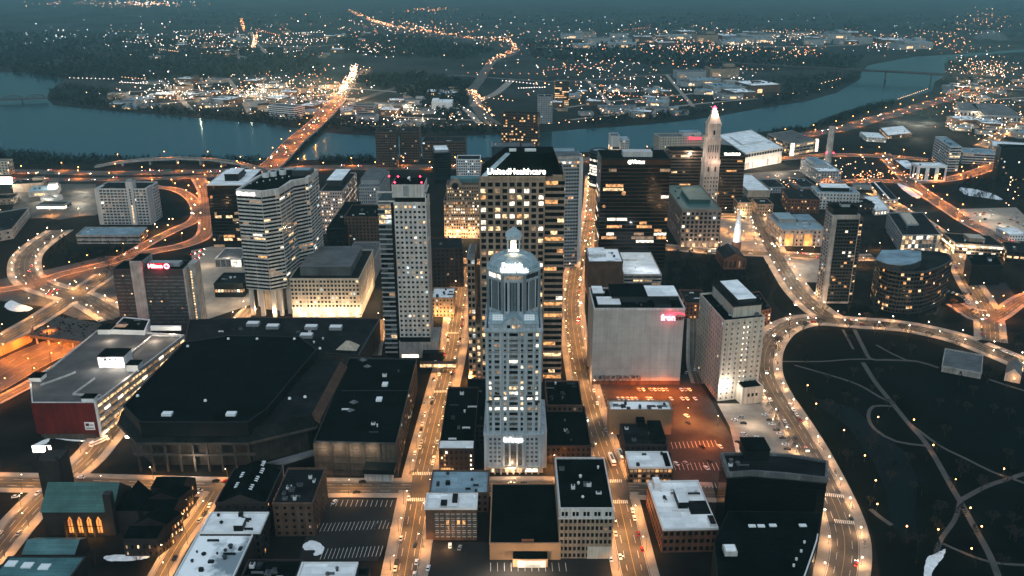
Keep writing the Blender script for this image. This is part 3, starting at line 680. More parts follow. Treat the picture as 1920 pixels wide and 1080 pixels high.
        d = MB(); m = 'lit_white' if i in (7,) else ('lit_dim' if i == 0 else 'glass_dark')
        for k in range(9): q = a + t * (L * (.1 + .8 * (k + .5) / 9)); d.bar(q - t * .38, q + t * .38, n, 0, .02, .2, zt + .2, zo - .7, m)
        wn = d.build('window_band', T.root)
        b2 = MB()
        for k in (0, 1): q = (a, c)[k]; b2.tube((q.x, q.y, zc), (q.x, q.y, zo), .8, .8, 'grey_stone', 6)
        b2.build('corner_pier', T.root)
    # dome: mansard octagonal roof, lantern, cap
    z2 = ZH(512, cy - r * .8); zd = ZH(474, cy); r1 = r * .93; r2 = r * .30
    b = MB(); b.prism(octo(r + .2), zo + .4, zo + 1.0, 'copper_slate')
    rings = [(r1, zo + 1.0), (r1 * .985, zo + 3.2), (r1 * .80, zo + 6.4), (r1 * .55, zo + 8.4), (r2, zo + 9.4)]
    for (ra, z_a), (rb, z_b) in zip(rings, rings[1:]): b.hexa([(*p, z_a) for p in octo(ra)], [(*p, z_b) for p in octo(rb)], 'copper_slate')
    b.build('dome', T.root); zl = rings[-1][1]
    b = MB(); s = 3.9
    b.box(xm - s, xm + s, cy - s, cy + s, zl - 1, zl + .8, 'grey_stone')
    for a in (-1, 1):
        for c in (-1, 1): b.box(xm + a * s - (.9 if a > 0 else -.0) - (0 if a > 0 else 0), xm + a * s + (0 if a > 0 else .9), cy + c * s - (.9 if c > 0 else 0), cy + c * s + (0 if c > 0 else .9), zl + .8, zl + 8, 'grey_stone')
    b.box(xm - s - .4, xm + s + .4, cy - s - .4, cy + s + .4, zl + 8, zl + 10.2, 'grey_stone'); b.box(xm - 1.6, xm + 1.6, cy - 1.6, cy + 1.6, zl + .8, zl + 7.9, 'white_wall'); b.build('lantern', T.root)
    b = MB(); b.hexa([(xm + a * (s + .8), cy + c * (s + .8), zl + 10.2) for a, c in ((-1, -1), (1, -1), (1, 1), (-1, 1))], [(xm + a * .15, cy + c * .15, zl + 15) for a, c in ((-1, -1), (1, -1), (1, 1), (-1, 1))], 'copper_slate')
    b.tube((xm, cy, zl + 14.8), (xm, cy, zl + 17.5), .18, .08, 'steel'); b.build('lantern_cap', T.root)
    for a, c in ((-1, -1), (1, -1)):
        d = MB(); d.octa((xm + a * 2.6, cy + c * 3.0, zl + 1.5), .45, 'bulb_warm'); d.build('lamp', T.root)
    lp = bpy.data.lights.new('lantern_light', 'POINT'); lp.energy = 1300; lp.color = (1, .7, .42); lo = bpy.data.objects.new('lantern_light', lp); COL.objects.link(lo); lo.location = (xm, cy - 3.2, zl + 3)
    for x in (-12, 12):
        lp = bpy.data.lights.new('uplight', 'POINT'); lp.energy = 900; lp.color = (.9, .95, 1); lo = bpy.data.objects.new('uplight', lp); COL.objects.link(lo); lo.location = (xm + x * .25, cy - r * .95, zo + 5)
    # signs
    yS = cy - r1 - .4
    fr = MB(); fr.box(xm - 6.6, xm + 6.6, yS + .4, yS + .7, zo + .8, zo + 1.1, 'dark_metal')
    for k in (-5, 0, 5): fr.box(xm + k - .1, xm + k + .1, yS + .3, yS + .6, zo + .4, zo + 6.2, 'dark_metal')
    fr.build('sign_frame', T.root)
    text_part("People's", 3.6, 'sign_white', T.root, (xm - .8, yS, zo + 5.4), bold=.06); text_part("United Bank", 3.2, 'sign_white', T.root, (xm + .3, yS, zo + 2.4), bold=.06)
    text_part('Infosys', 4.2, 'sign_white', T.root, (xm - .1, Y0 - 1.5, zb - 2.7), bold=.05)
    T.roof('grey_roof', .8, 'grey_stone', z=zc); T.done()
crown_tower()
# ---------------- health insurer's tower behind it
def punched_tower():
    Y0 = P(960, 716).y; zt = ZH(334, Y0); x0, x1, x2, x3 = -22.4, 22.6, 36.5, 38.5
    poly = [Vector(p) for p in ((x0, Y0), (x1, Y0), (x1, Y0 + 5), (x2, Y0 + 5), (x2, Y0 + 47), (x0, Y0 + 47))]
    T = Bld('office_tower', 'tall tan tower with square windows and a dark sloping roof, behind the domed tower', 'tower', poly, zt)
    T.body('tan_stone')
    rows = {1: .5, 2: .35, 3: .5, 4: .3, 5: .85, 6: .35, 7: .55, 9: .3, 12: .4, 13: .35, 17: .4, 20: .3, 24: .5, 30: .5, 31: .6, 32: .6}
    a = St(bw=5.0, fh=4.55, wf=.66, hf=.66, lit=.25, relief=.6, rows=rows, lits=['lit_warm', 'lit_warm', 'lit_white', 'lit_dim', 'lit_amber'])
    T.facade(a, 0, zt - 2.2, edges=[0]); 
    T.facade(St(bw=4.6, fh=4.55, wf=1, hf=.6, lit=.42, relief=.5, ribbon=True, seg=3, lits=['lit_warm', 'lit_amber', 'lit_white']), 0, zt - 2.2, edges=[2, 3]); T.facade(St(bw=4.6, fh=4.55, wf=.66, hf=.6, lit=.2), 0, zt - 2.2, edges=[1, 5])
    T.roof('dark_roof', 1.2, 'tan_stone')
    b = MB(); za, zb = zt + .6, ZH(285, Y0 + 22)                # sloping dark roof with flat top
    lo = [(x0 + 1.5, Y0 + 1.5), (x1 - 1.5, Y0 + 1.5), (x2 - 2, Y0 + 7), (x2 - 2, Y0 + 45), (x0 + 1.5, Y0 + 45)]
    hi = [(x0 + 18, Y0 + 15), (x1 - 1, Y0 + 15), (x2 - 7, Y0 + 18), (x2 - 7, Y0 + 42), (x0 + 18, Y0 + 42)]
    b.hexa([(x, y, za) for x, y in lo], [(x, y, zb) for x, y in hi], 'black_roof'); b.build('sloping_roof', T.root)
    b = MB(); b.hexa([(x0 + 1.4, Y0 + 1.4, za + .1), (x0 + 5, Y0 + 1.3, za + .1), (x0 + 21, Y0 + 14.6, zb + .1), (x0 + 18, Y0 + 14.7, zb + .1)], [(x0 + 1.4, Y0 + 2.4, za + .7), (x0 + 5, Y0 + 2.3, za + .7), (x0 + 21, Y0 + 15.6, zb + .7), (x0 + 18, Y0 + 15.7, zb + .7)], 'copper_slate'); b.build('hip_rib', T.root)
    for dx, w_ in ((-2, 5), (9, 8)):
        b = MB(); b.box(dx, dx + w_, Y0 + 24, Y0 + 28, zb, zb + 1.4, 'white_wall'); b.build('skylight', T.root)
    text_part('UnitedHealthcare', 5.6, 'sign_white', T.root, (3.0, Y0 - .3, zt + 4.6), tilt=86, bold=.05, depth=.4)
    # lower stepped wings on the left
    s1 = ZH(486, Y0 + 3); s2 = ZH(612, Y0 + 1); s3 = ZH(650, Y0)
    w = T.wall
    for xa, xb, ya, yb, z in ((-32, -26.5, Y0 + 4, Y0 + 40, s1), (-26.5, x0, Y0 + 2, Y0 + 40, s2), (-32, -26.5, Y0 + 1, Y0 + 4, s3)):
        w.box(xa, xb, ya, yb, 0, z, 'tan_stone')
        nb = max(1, round((xb - xa) / 2.8)); nf = int(z / 4.55)
        for f in range(nf):
            for k in range(nb):
                zz = (f + .5) * z / nf; m = R.choice(LITS) if R.random() < (.75 if zz < 30 else .15) else 'glass_dark'
                T.wins.append((Vector((xa + (k + .5) * (xb - xa) / nb, ya - .1)), 0, 1.9, 2.7, zz, m, .5))
            w.box(xa, xb, ya - .35, ya, f * z / nf - .6, f * z / nf + .6, 'tan_stone')
    b = MB(); b.face([(-32.3, Y0 + 3.5, s1), (-26.5, Y0 + 3.5, s1), (-26.5, Y0 + 16, s1 + 8), (-29, Y0 + 16, s1 + 8)], 'grey_roof'); b.face([(-32.3, Y0 + 3.5, s1), (-29, Y0 + 16, s1 + 8), (-32.3, Y0 + 30, s1)], 'copper_slate'); b.build('wing_roof', T.root)
    T.done()
punched_tower()
# ---------------- pale apartment tower with glazed side
def glass_side_tower():
    base = P(750, 670).y; z1 = ZH(383, base); xA, xB, xC = P(709, 670).x, 0, 0
    h = z1; a = P(738.5, 383, h); b_ = P(799, 382, h); xl = a.x; xr = b_.x; gl = P(708, 383, h).x
    T = Bld('apartment_tower', 'pale apartment tower with a glazed striped left side and four red roof beacons', 'tower', [Vector((xl, base)), Vector((xr, base)), Vector((xr, base + 26)), Vector((xl, base + 26))], h)
    zp = ZH(632, base)
    T.body('precast'); T.facade(St(bw=3.5, fh=3.95, wf=.52, hf=.45, lit=.14, relief=.3, rows={0: .4, 4: .4, 13: .3}), zp, h, edges=[0, 1])
    T.roof('black_roof', 1.6, 'precast')
    # crown box
    cz = ZH(347, base + 1); b = MB(); b.box(xl - 1.4, xr - 1, base + 2.5, base + 25, h + 4.5, cz, 'precast'); b.box(xl + 7, xl + 11, base + 2.4, base + 2.5, h + 5.5, cz - .7, 'grey_wall'); b.box(xl, xr - 3, base + 5, base + 22, h, h + 4.6, 'black_wall')
    b.box(xr - .6, xr + .2, base + 1, base + 25.5, h + 8, h + 9, 'precast'); b.box(xr - .6, xr + .2, base + 1, base + 1.6, h, h + 9, 'precast'); b.build('crown', T.root)
    d = MB(); d.box(xl - 1, xr - 1.4, base + 2.9, base + 24.6, cz, cz + .25, 'black_roof'); d.build('crown_roof', T.root)
    # glazed left side
    b = MB(); b.box(gl, xl - .1, base + 3, base + 26, 0, h + 2, 'black_wall')
    nf = 31; fh = (h - 4) / nf
    for f in range(nf + 1): b.box(gl - .5, xl - 2.6, base + 1.7, base + 3, 3 + f * fh, 3.9 + f * fh, 'grey_wall')
    b.box(gl - .8, xl - .1, base + 1.6, base + 3.4, h + 8.2, h + 9, 'precast'); b.box(gl - .8, gl - .2, base + 1.6, base + 2.3, h + 1.5, h + 8.3, 'precast'); b.box(gl - .8, xl, base + 1.6, base + 2.4, h + 1.2, h + 2.2, 'precast')
    b.build('glazed_side', T.root)
    for f in range(nf):
        p = .85 if f in (nf - 1, nf - 2, nf - 3, nf - 4) else .08
        for k in range(2):
            ww = (xl - 2.6 - gl) / 2; li = R.random() < p
            T.wins.append((Vector((gl + ww * (k + .5), base + 2.9)), 0, ww * .94, fh - 1.0, 3.9 + (f + .5) * fh - .4, R.choice(LITS) if li else R.choice(['glass_blue', 'glass_dark', 'glass_grey']), 1))
    for dx, dy in ((1, 3), (xr - xl - 3, 3), (1, 23), (xr - xl - 6, 23), (-6, 24)):
        b = MB(); b.tube((xl + dx, base + dy, cz), (xl + dx, base + dy, cz + 1), .15, .15, 'steel'); b.octa((xl + dx, base + dy, cz + 1.5), .75, 'bulb_red'); b.build('beacon', T.root)
    b = MB(); b.tube((xl + 11, base + 14, cz), (xl + 11, base + 14, cz + 1.6), .4, .3, 'white_wall'); b.tube((xl + 11, base + 14, cz + 1.6), (xl + 10.4, base + 13, cz + 2.8), .2, 1.3, 'white_wall', 10); b.build('dish', T.root)
    # podium
    w = T.wall; w.box(xl - 1, xr + 6, base - 1, base + 30, 0, zp - 4, 'concrete'); w.box(xl, xr, base - .5, base, zp - 4, zp + .01, 'black_wall')
    q = MB(); q.box(xl + 2, xl + 8, base - 1.25, base - 1.02, 3, 8, 'grey_wall'); q.build('panel', T.root); q = MB(); q.box(xl + 1, xl + 14, base - 1.3, base - 1.02, .5, 3, 'lit_bright'); q.build('entrance_glass', T.root)
    q = MB(); q.box(xr - 6, xr + 10, base - 9, base - 1.02, 0, 7, 'dark_roof'); q.build('annex', T.root)
    T.done()
glass_side_tower()
# ---------------- banded tower with folded plan
def folded_tower():
    base = P(469, 592).y; h = ZH(358.5, base)
    pts = [(443, 358.5), (489.6, 361.5), (522, 357), (549, 341), (577, 336), (595.7, 320), (560, 316), (510, 320), (478, 335)]
    poly = [P(x, y, h).to_2d() for x, y in pts]
    T = Bld('office_tower', 'pale banded office tower with a folded concave front and dark ribbon windows, left of centre', 'tower', poly, h)
    zl = ZH(541, base); T.body('precast', zl, h)
    T.facade(St(bw=2.8, fh=3.25, wf=.97, hf=.56, lit=.10, relief=.55, ribbon=True, seg=4, top=3.2), zl, h, minvis=-.3)
    T.roof('black_roof', 1.4, 'precast', th=2)
    c = T.c; w = T.wall
    core = [c + (p - c) * .62 for p in poly]; w.prism(core, 0, zl, 'concrete')
    for i in range(len(poly)):
        for u in (.04, .5):
            p = poly[i] + (poly[(i + 1) % len(poly)] - poly[i]) * u; q = c + (p - c) * .93; b = MB(); b.box(q.x - 1.7, q.x + 1.7, q.y - 1.7, q.y + 1.7, 0, zl, 'precast'); b.build('column', T.root)
    for x, y in ((498, 328), (512, 326), (530, 323)):
        p = P(x, y, h + 2); b = MB(); b.tube((p.x, p.y, h), (p.x, p.y, h + 4.5), 3.2, 3.2, 'white_wall', 14); b.tube((p.x, p.y, h + 4.5), (p.x, p.y, h + 5), 2.4, 2.4, 'dark_metal', 12); b.build('cooling_tower', T.root)
    p = P(570, 327, h); b = MB(); b.box(p.x - 9, p.x + 8, p.y - 8, p.y + 6, h, h + 5, 'dark_metal'); b.box(p.x - 7, p.x + 6, p.y - 6, p.y + 4, h + 5, h + 5.4, 'blue_roof'); b.build('penthouse', T.root)
    for k in range(9):
        q = P(470 + 12 * k, 345 - 2.2 * k, h); b = MB(); b.box(q.x - .5, q.x + .5, q.y - .5, q.y + .5, h, h + .9, 'white_wall'); b.build('roof_vent', T.root)
    a, b2 = poly[0], poly[1]; t = (b2 - a).normalized(); m = a + t * 9.5; ang = math.atan2(t.y, t.x); n = Vector((t.y, -t.x))
    text_part('Prudential', 3.5, 'sign_white', T.root, (*(a + t * 10.3 + n * .8), h - 1.6), rz=ang, bold=.06)
    q = a + t * 1.9 + n * .8; b = MB(); b.tube((q.x, q.y, h - 1.6), (q.x + n.x * .3, q.y + n.y * .3, h - 1.6), 1.5, 1.5, 'sign_white', 14); b.build('sign_emblem', T.root)
    T.done()
folded_tower()
# ---------------- dark slab hotel with concrete core
def dark_hotel():
    base = P(354, 636).y; h = ZH(506, base)
    a = P(211, 506, h).to_2d(); d = P(344, 505, h).to_2d(); d.y = a.y; dep = 21
    T = Bld('hotel', 'dark slab hotel with a tall concrete stair core and a glowing red rooftop name sign', 'hotel', [a, d, d + Vector((0, dep)), a + Vector((0, dep))], h)
    T.body('dark_metal'); core0, core1 = P(246, 506, h).x, P(268, 506, h).x
    st = St(bw=1.75, fh=3.0, wf=.8, hf=.42, lit=.012, glass='glass_grey', relief=.3, lits=['lit_amber', 'lit_warm'])
    Y = a.y; L1 = core0 - a.x
    z0 = 14
    T.face_rows(a, Vector((core0, Y)), Vector((1, 0)), Vector((0, -1)), L1, 1, st, z0, h - 3.4, 'dark_metal'); T.face_rows(Vector((core1, Y)), d, Vector((1, 0)), Vector((0, -1)), d.x - core1, 1, st, z0, h - 4.5, 'dark_metal')
    w = T.wall; w.box(core0, core1, Y - 1.4, Y + dep, 0, ZH(490, Y), 'concrete'); w.box(d.x, d.x + 1.2, Y - .4, Y + dep, 0, h + .6, 'concrete'); w.box(d.x + 1.2, d.x + 7, Y + 8, Y + dep, 0, h + 2.5, 'concrete')
    T.roof('black_roof', .8, 'dark_metal'); n = 20
    for f in range(n):
        z = 12 + f * (h - 14) / n; T.wins.append((Vector((d.x + 3.2, Y + 7.9)), 0, 1.2, 1.4, z, 'lit_warm', 1))
    b = MB(); b.box(core0 + .3, core1 - .3, Y + 1, Y + dep - 1, ZH(490, Y), ZH(490, Y) + .4, 'black_roof'); b.build('core_roof', T.root)
    sx = P(305, 500, h).x
    b = MB(); b.box(sx - 9.5, sx + 9.5, Y + .2, Y + .6, h + .6, h + 5.6, 'red_wall'); b.build('sign_board', T.root)
    text_part('Hilton', 4.6, 'sign_pink', T.root, (sx - 2.6, Y - .1, h + 3.1), bold=.1); b = MB(); b.tube((sx + 6.6, Y + .1, h + 3.1), (sx + 6.6, Y - .3, h + 3.1), 2.2, 2.2, 'sign_pink', 16); b.tube((sx + 6.6, Y - .3, h + 3.1), (sx + 6.6, Y - .4, h + 3.1), 1.3, 1.3, 'sign_red', 16); b.build('sign_emblem', T.root)
    b = MB(); 
    for k in range(6): b.box(sx - 11 + k * 4.4, sx - 10.8 + k * 4.4, Y + .6, Y + 1.2, h, h + 5.6, 'steel')
    b.build('sign_frame', T.root); b = MB(); b.box(sx - 12, sx + 14, Y + 8, Y + 16, h, h + 3, 'grey_wall'); b.build('penthouse', T.root)
    lp = bpy.data.lights.new('sign_glow', 'POINT'); lp.energy = 2500; lp.color = (1, .03, .06); lo = bpy.data.objects.new('sign_glow', lp); COL.objects.link(lo); lo.location = (sx, Y - 2.5, h + 3)
    T.done()
dark_hotel()
# ---------------- clock-less campanile tower on the stone block
def campanile():
    blk, h = quad((1279, 394), (1353, 394), (1266, 349), 463)
    K = Bld('office_block', 'broad stone office block with arched ground floor at the foot of the tall pink campanile', 'office block', blk, h)
    K.body('dim_stone'); K.facade(St(bw=4.6, fh=4.7, wf=.6, hf=.62, lit=.10, relief=.6, top=1.5, rows={7: .6}), 6.5, h); K.roof('green_roof', 1.2, 'dim_stone')
    for k in range(7):
        a, b_ = K.poly[0], K.poly[1]; x = a.x + (b_.x - a.x) * (k + .5) / 7; b = MB(); b.box(x - 1.4, x + 1.4, a.y - .5, a.y - .05, .5, 4.2, 'lit_dim' if k % 2 else 'lit_warm'); b.tube((x, a.y - .5, 4.2), (x, a.y - .05, 4.2), 1.4, 1.4, 'lit_dim', 10); b.build('arched_window', K.root)
    K.pent(.3, .85, .25, .7, 4.5, 'green_roof', 'green_roof'); K.units(5); K.done()
    Y = blk[2].y + 4; zt = ZH(203, Y); f = lambda py: ZH(py, Y)
    xa = P(1318, 400, 0).x; sc_ = lambda px, z: (px - 960) / F * (Y * CP + (H - z) * SP)
    x0 = sc_(1318, f(350)); x1 = sc_(1346, f(350)); w = x1 - x0; xm = (x0 + x1) / 2
    T = Bld('campanile_tower', 'tall pink granite campanile with arched belfry, pyramid roof and glowing beacon on top', 'tower', [Vector((x0, Y)), Vector((x1, Y)), Vector((x1, Y + w)), Vector((x0, Y + w))], f(308))
    T.body('granite', 0, f(308)); T.wall.box(x0 - .7, x1 + .7, Y - .7, Y + w + .7, f(308), f(300), 'granite')
    T.facade(St(bw=3.6, fh=5, wf=.42, hf=.5, lit=.15, relief=.5), f(462), f(330), edges=[0, 3], minvis=-.5)
    def sq(b, r, z0, z1, m='granite', r2=None):
        r2 = r if r2 is None else r2; cy = Y + w / 2
        b.hexa([(xm + a * r, cy + c * r, z0) for a, c in ((-1, -1), (1, -1), (1, 1), (-1, 1))], [(xm + a * r2, cy + c * r2, z1) for a, c in ((-1, -1), (1, -1), (1, 1), (-1, 1))], m)
    b = MB(); r = w / 2
    sq(b, r * .94, f(300), f(262)); sq(b, r * 1.02, f(264), f(258)); sq(b, r * .84, f(258), f(236)); sq(b, r * .9, f(236), f(232)); b.build('belfry', T.root)
    cy = Y + w / 2
    for k in range(5):
        d = MB(); x = xm + (k - 2) * r * .3; d.box(x - .5, x + .5, cy - r * .94 - .2, cy - r * .94 + .1, f(286), f(272), 'black_wall'); d.build('louvre', T.root)
    for k in range(3): d = MB(); x = xm + (k - 1) * r * .4; d.box(x - .6, x + .6, cy - r * .94 - .2, cy - r * .94 + .1, f(297), f(294), 'black_wall'); d.build('slot_window', T.root)
    for k in (-1, 1): d = MB(); x = xm + k * r * .45; d.box(x - 1, x + 1, Y - .25, Y + .1, f(322), f(314), 'black_wall'); d.tube((x, Y - .25, f(314)), (x, Y + .1, f(314)), 1, 1, 'black_wall', 10); d.build('arched_window', T.root)
    d = MB(); d.box(xm - 1.1, xm + 1.1, cy - r * .84 - .25, cy - r * .84 + .1, f(253), f(245), 'black_wall'); d.build('arched_window', T.root)
    b = MB(); sq(b, r * .84, f(232), f(212), 'limestone', r * .32); b.build('pyramid_roof', T.root)
    b = MB(); sq(b, r * .42, f(212), f(209.5), 'limestone')
    for a in range(8): an = math.tau * a / 8; b.tube((xm + 2.0 * math.cos(an), cy + 2.0 * math.sin(an), f(209.5)), (xm + 2.0 * math.cos(an), cy + 2.0 * math.sin(an), f(205)), .25, .25, 'limestone')
    b.build('cupola', T.root); d = MB(); d.tube((xm, cy, f(209.5)), (xm, cy, f(205.5)), 2.0, 2.0, 'sign_white', 10); d.build('beacon', T.root)
    d = MB(); d.tube((xm, cy, f(205)), (xm, cy, f(201)), 2.6, .5, 'bulb_red', 10); d.build('red_beacon', T.root)
    for dx, dz, e in ((-1.2, 250, 2400), (.2, 300, 1600), (-1, 290, 1200)):
        lp = bpy.data.lights.new('floodlight', 'POINT'); lp.energy = e; lp.color = (1, .66, .48); lo = bpy.data.objects.new('floodlight', lp); COL.objects.link(lo); lo.location = (xm + r * dx * 1.5, Y - 7, f(dz) - 2)
    lp = bpy.data.lights.new('beacon_light', 'POINT'); lp.energy = 3000; lp.color = (1, .55, .4); lo = bpy.data.objects.new('beacon_light', lp); COL.objects.link(lo); lo.location = (xm, cy - 6, f(214))
    T.done()
campanile()
# ---------------- brown reflecting glass tower
q, h = quad((1128, 299), (1258, 299), 44, 503); T = Bld('office_tower', 'black mirror glass office tower with amber lit and reflecting floors and a white name sign', 'tower', q, h)
T.body('brown_glass_wall'); T.facade(St(bw=2.5, fh=3.9, wf=.93, hf=.72, lit=.06, glass='glass_black', relief=.12, ribbon=True, seg=11, top=5, lits=['lit_warm', 'lit_dim', 'lit_amber', 'lit_dim', 'lit_white'], rows={1: .3, 2: .3, 3: .4, 5: .3, 6: .35, 7: .5, 12: .4, 13: .5, 14: .5, 16: .3, 17: .5, 18: .5, 19: .5, 20: .4}), 0, h, edges=[0, 1, 3], minvis=-.5)  # glowing amber floors also stand in for reflections in the mirror glass
T.roof('black_roof', 1, 'black_wall'); b = MB(); x0, x1, y0 = P(1170, 297, h).x, P(1225, 297, h).x, q[0].y + 12
b.box(x0, x1, y0, y0 + 14, h, h + 5.2, 'pale_wall'); b.build('penthouse', T.root); text_part('Virtus', 5.2, 'sign_white', T.root, (P(1196, 300, h).x + 1, q[0].y - .3, h - 2.4), bold=.08)
xe = P(1182, 300, h).x; b = MB(); b.tube((xe, q[0].y - .1, h - 2.6), (xe, q[0].y - .5, h - 2.6), 2, 2, 'sign_white', 14); b.build('sign_emblem', T.root)
for u, v, r_ in ((.34, .70, 2.2), (.06, .58, 1.6)):
    b = MB(); x = q[0].x + (q[1].x - q[0].x) * u; b.tube((x, q[0].y - .2, h * v), (x, q[0].y - .34, h * v), r_, r_, 'lit_amber', 12); b.build('glow_disc', T.root)
T.done()
# striped concrete slab tower behind
q, h = quad((1046, 298), (1092, 297), 26, 502); T = Bld('office_tower', 'narrow grey striped tower with a glowing top storey, left of the black mirror tower', 'tower', q, h)
T.body('grey_wall'); T.facade(St(bw=2.6, fh=3.6, wf=.9, hf=.55, lit=.08, relief=.3, rows={0: .95}, glass='glass_blue'), 0, h - 2); T.roof('grey_roof', 2.2, 'concrete')
w = T.wall; w.box(q[1].x - 3, q[1].x + .6, q[0].y - .8, q[0].y + 24, 0, h + 1, 'pale_wall'); T.pent(-.9, .95, .1, .9, 2.5, 'concrete', 'grey_roof'); T.units(3); T.done()
# dark glass tower with white roof left of banded tower
T = bpoly('office_tower', 'black glass office tower with snow white roof and square penthouse, behind the banded tower', 'tower', [(387.5, 347.5), (458.5, 347), (489.6, 318), (424.4, 318.5)], base=464)
T.body('black_wall'); T.facade(St(bw=2.4, fh=3.6, wf=.94, hf=.75, lit=.04, glass='glass_black', relief=.1, ribbon=True, seg=5, lits=['lit_warm', 'lit_amber', 'lit_dim'], rows={1: .3, 3: .3, 8: .5, 9: .5, 13: .8, 16: .6, 18: .6, 19: .7, 20: .7}), 0, T.h)
T.roof('white_roof', .5, 'white_wall'); T.pent(.35, .72, .25, .62, 8, 'black_wall', 'white_roof'); T.units(4); T.done()
# blank telephone exchange
q, h = quad((1114, 581), (1283, 579), (1102, 542), 721); T = Bld('windowless_block', 'huge windowless pale grey block with a small pink script sign, right of centre', 'office block', q, h)
T.body('blank_wall'); T.roof('black_roof', 1.4, 'pale_wall')
w = T.wall; a, b2 = q[0], q[1]
for k in range(1, 7): x = a.x + (b2.x - a.x) * k / 7; w.box(x - .05, x + .05, a.y - .06, a.y + .02, 1, h - 1, 'concrete')
for k in range(1, 9): w.box(a.x + .1, b2.x - .1, a.y - .05, a.y + .02, h * k / 9, h * k / 9 + .1, 'concrete')
T.wall.box(a.x, b2.x, a.y - .5, a.y - .01, 0, 3.2, 'brown_brick')
for u0, u1, v0, v1, hh, tp in ((.05, .30, .1, .45, 2.5, 'white_roof'), (.22, .62, .35, .95, 4.5, 'black_roof'), (.62, .98, .45, .95, 3.2, 'white_roof'), (.68, .86, .12, .4, 2.2, 'dark_roof'), (.02, .14, .6, .95, 3, 'white_roof')): T.pent(u0, u1, v0, v1, hh, 'dark_metal', tp)
T.units(8); T.facade(St(bw=5, fh=5, wf=.2, hf=.3, lit=.0, relief=.3), edges=[3], minvis=-.5)
sx = P(1258, 590, h - 3).x; text_part('fron', 6.2, 'sign_pink', T.root, (sx - 1.4, a.y - .5, h - 6), bold=.07); text_part('tier', 5.2, 'red_wall', T.root, (sx + 6.6, a.y - .5, h - 6))
b = MB()
for k in range(9):
    x = sx - 5 + k * 1.7; z = h - 2.2 - .10 * (k - 5) ** 2 * .9; b.tube((x, a.y - .5, z), (x + 1.75, a.y - .5, h - 2.2 - .10 * (k - 4) ** 2 * .9), .3, .3, 'sign_red')
b.build('sign_swoosh', T.root)
lp = bpy.data.lights.new('sign_glow', 'POINT'); lp.energy = 700; lp.color = (1, .05, .1); lo = bpy.data.objects.new('sign_glow', lp); COL.objects.link(lo); lo.location = (sx, a.y - 2.5, h - 5)
T.done()
# stone apartment house with chequered sparse windows
T = B('apartment_house', 'pale stone apartment block with a column of lit stair windows, beside the park boulevard', 'apartment block', (1358, 604), (1434, 597), (1313, 553), base=752, snap=False, skew=True)
T.body('limestone'); T.facade(St(bw=4.2, fh=3.9, wf=.32, hf=.42, lit=.05, relief=.25, glass='glass_grey'), 0, T.h); T.roof('black_roof', 1.2, 'limestone')
T.pent(.28, .98, .12, .95, 8, 'limestone', 'dark_roof'); T.pent(.45, .9, .22, .92, 11, 'dark_metal', 'white_roof'); T.units(5)
a, b2 = T.poly[0], T.poly[1]; t = (b2 - a).normalized(); n = Vector((t.y, -t.x)); ang = math.atan2(t.y, t.x)
for k in range(11):
    for u, m in ((.50, 'sign_white'), (.60, 'lit_bright')):
        if k in (7,): continue
        T.wins.append((a + (b2 - a) * u + n * .35, ang, .7, 1.1, T.h - 5 - k * 4.2, 'lit_bright' if u < .55 else 'lit_white', 2))
w = T.wall; c = a + (b2 - a) * .72
w.prism([c - t * 8 + n * 9, c + t * 8 + n * 9, c + t * 8 + n * .1, c - t * 8 + n * .1], 0, 13, 'limestone'); b = MB(); b.prism([c - t * 7 + n * 8.5, c + t * 6 + n * 8.5, c + t * 6 + n * .3, c - t * 7 + n * .3], 13, 13.6, 'black_roof'); b.build('porch_roof', T.root)
for k in (-3, 0, 3): T.wins.append((c + t * k + n * 9.1, ang, 1.6, 2.4, 7, 'glass_dark', 1))
T.done()
lp = bpy.data.lights.new('flood', 'POINT'); lp.energy = 2600; lp.color = (1, .9, .75); lo = bpy.data.objects.new('flood', lp); COL.objects.link(lo); lo.location = (*(a + (b2 - a) * .12 + n * 5), 12)
# tall dark residential slab, right
T = B('apartment_tower', 'tall narrow grey apartment slab with balconies, beside the curved office building', 'tower', (1561, 405), (1614, 406), 17, base=569)
T.body('concrete'); hh = T.h; a, b2 = T.poly[0], T.poly[1]; L = b2.x - a.x
T.face_rows(a + Vector((L * .18, 0)), b2 - Vector((L * .02, 0)), Vector((1, 0)), Vector((0, -1)), L * .8, 1, St(bw=3.0, fh=3.3, wf=.9, hf=.58, lit=.09, relief=.5, lits=['lit_dim', 'lit_white', 'lit_amber'], glass='glass_dark'), 2, hh - 3, 'dark_metal')
T.facade(St(bw=5, fh=3.3, wf=.55, hf=.5, lit=.08, relief=.4), 0, hh, edges=[1, 3], minvis=-.7); T.wall.box(a.x, a.x + L * .17, a.y - .9, a.y, 0, hh + 1, 'concrete')
T.wall.box(b2.x, b2.x + 4.5, a.y + 2, a.y + 20, 0, hh - 2, 'dim_concrete')
for f in range(26): T.wins.append((Vector((b2.x + 2.2, a.y + 1.92)), 0, 2.8, 1.6, 3 + f * (hh - 6) / 26, 'glass_black' if R.random() < .9 else 'lit_warm', 1))
T.roof('black_roof', 1, 'concrete'); T.pent(.05, .95, .2, .95, 6, 'black_wall', 'black_roof'); T.pent(.4, .7, .4, .8, 9, 'grey_wall', 'dark_roof'); T.units(3); T.done()
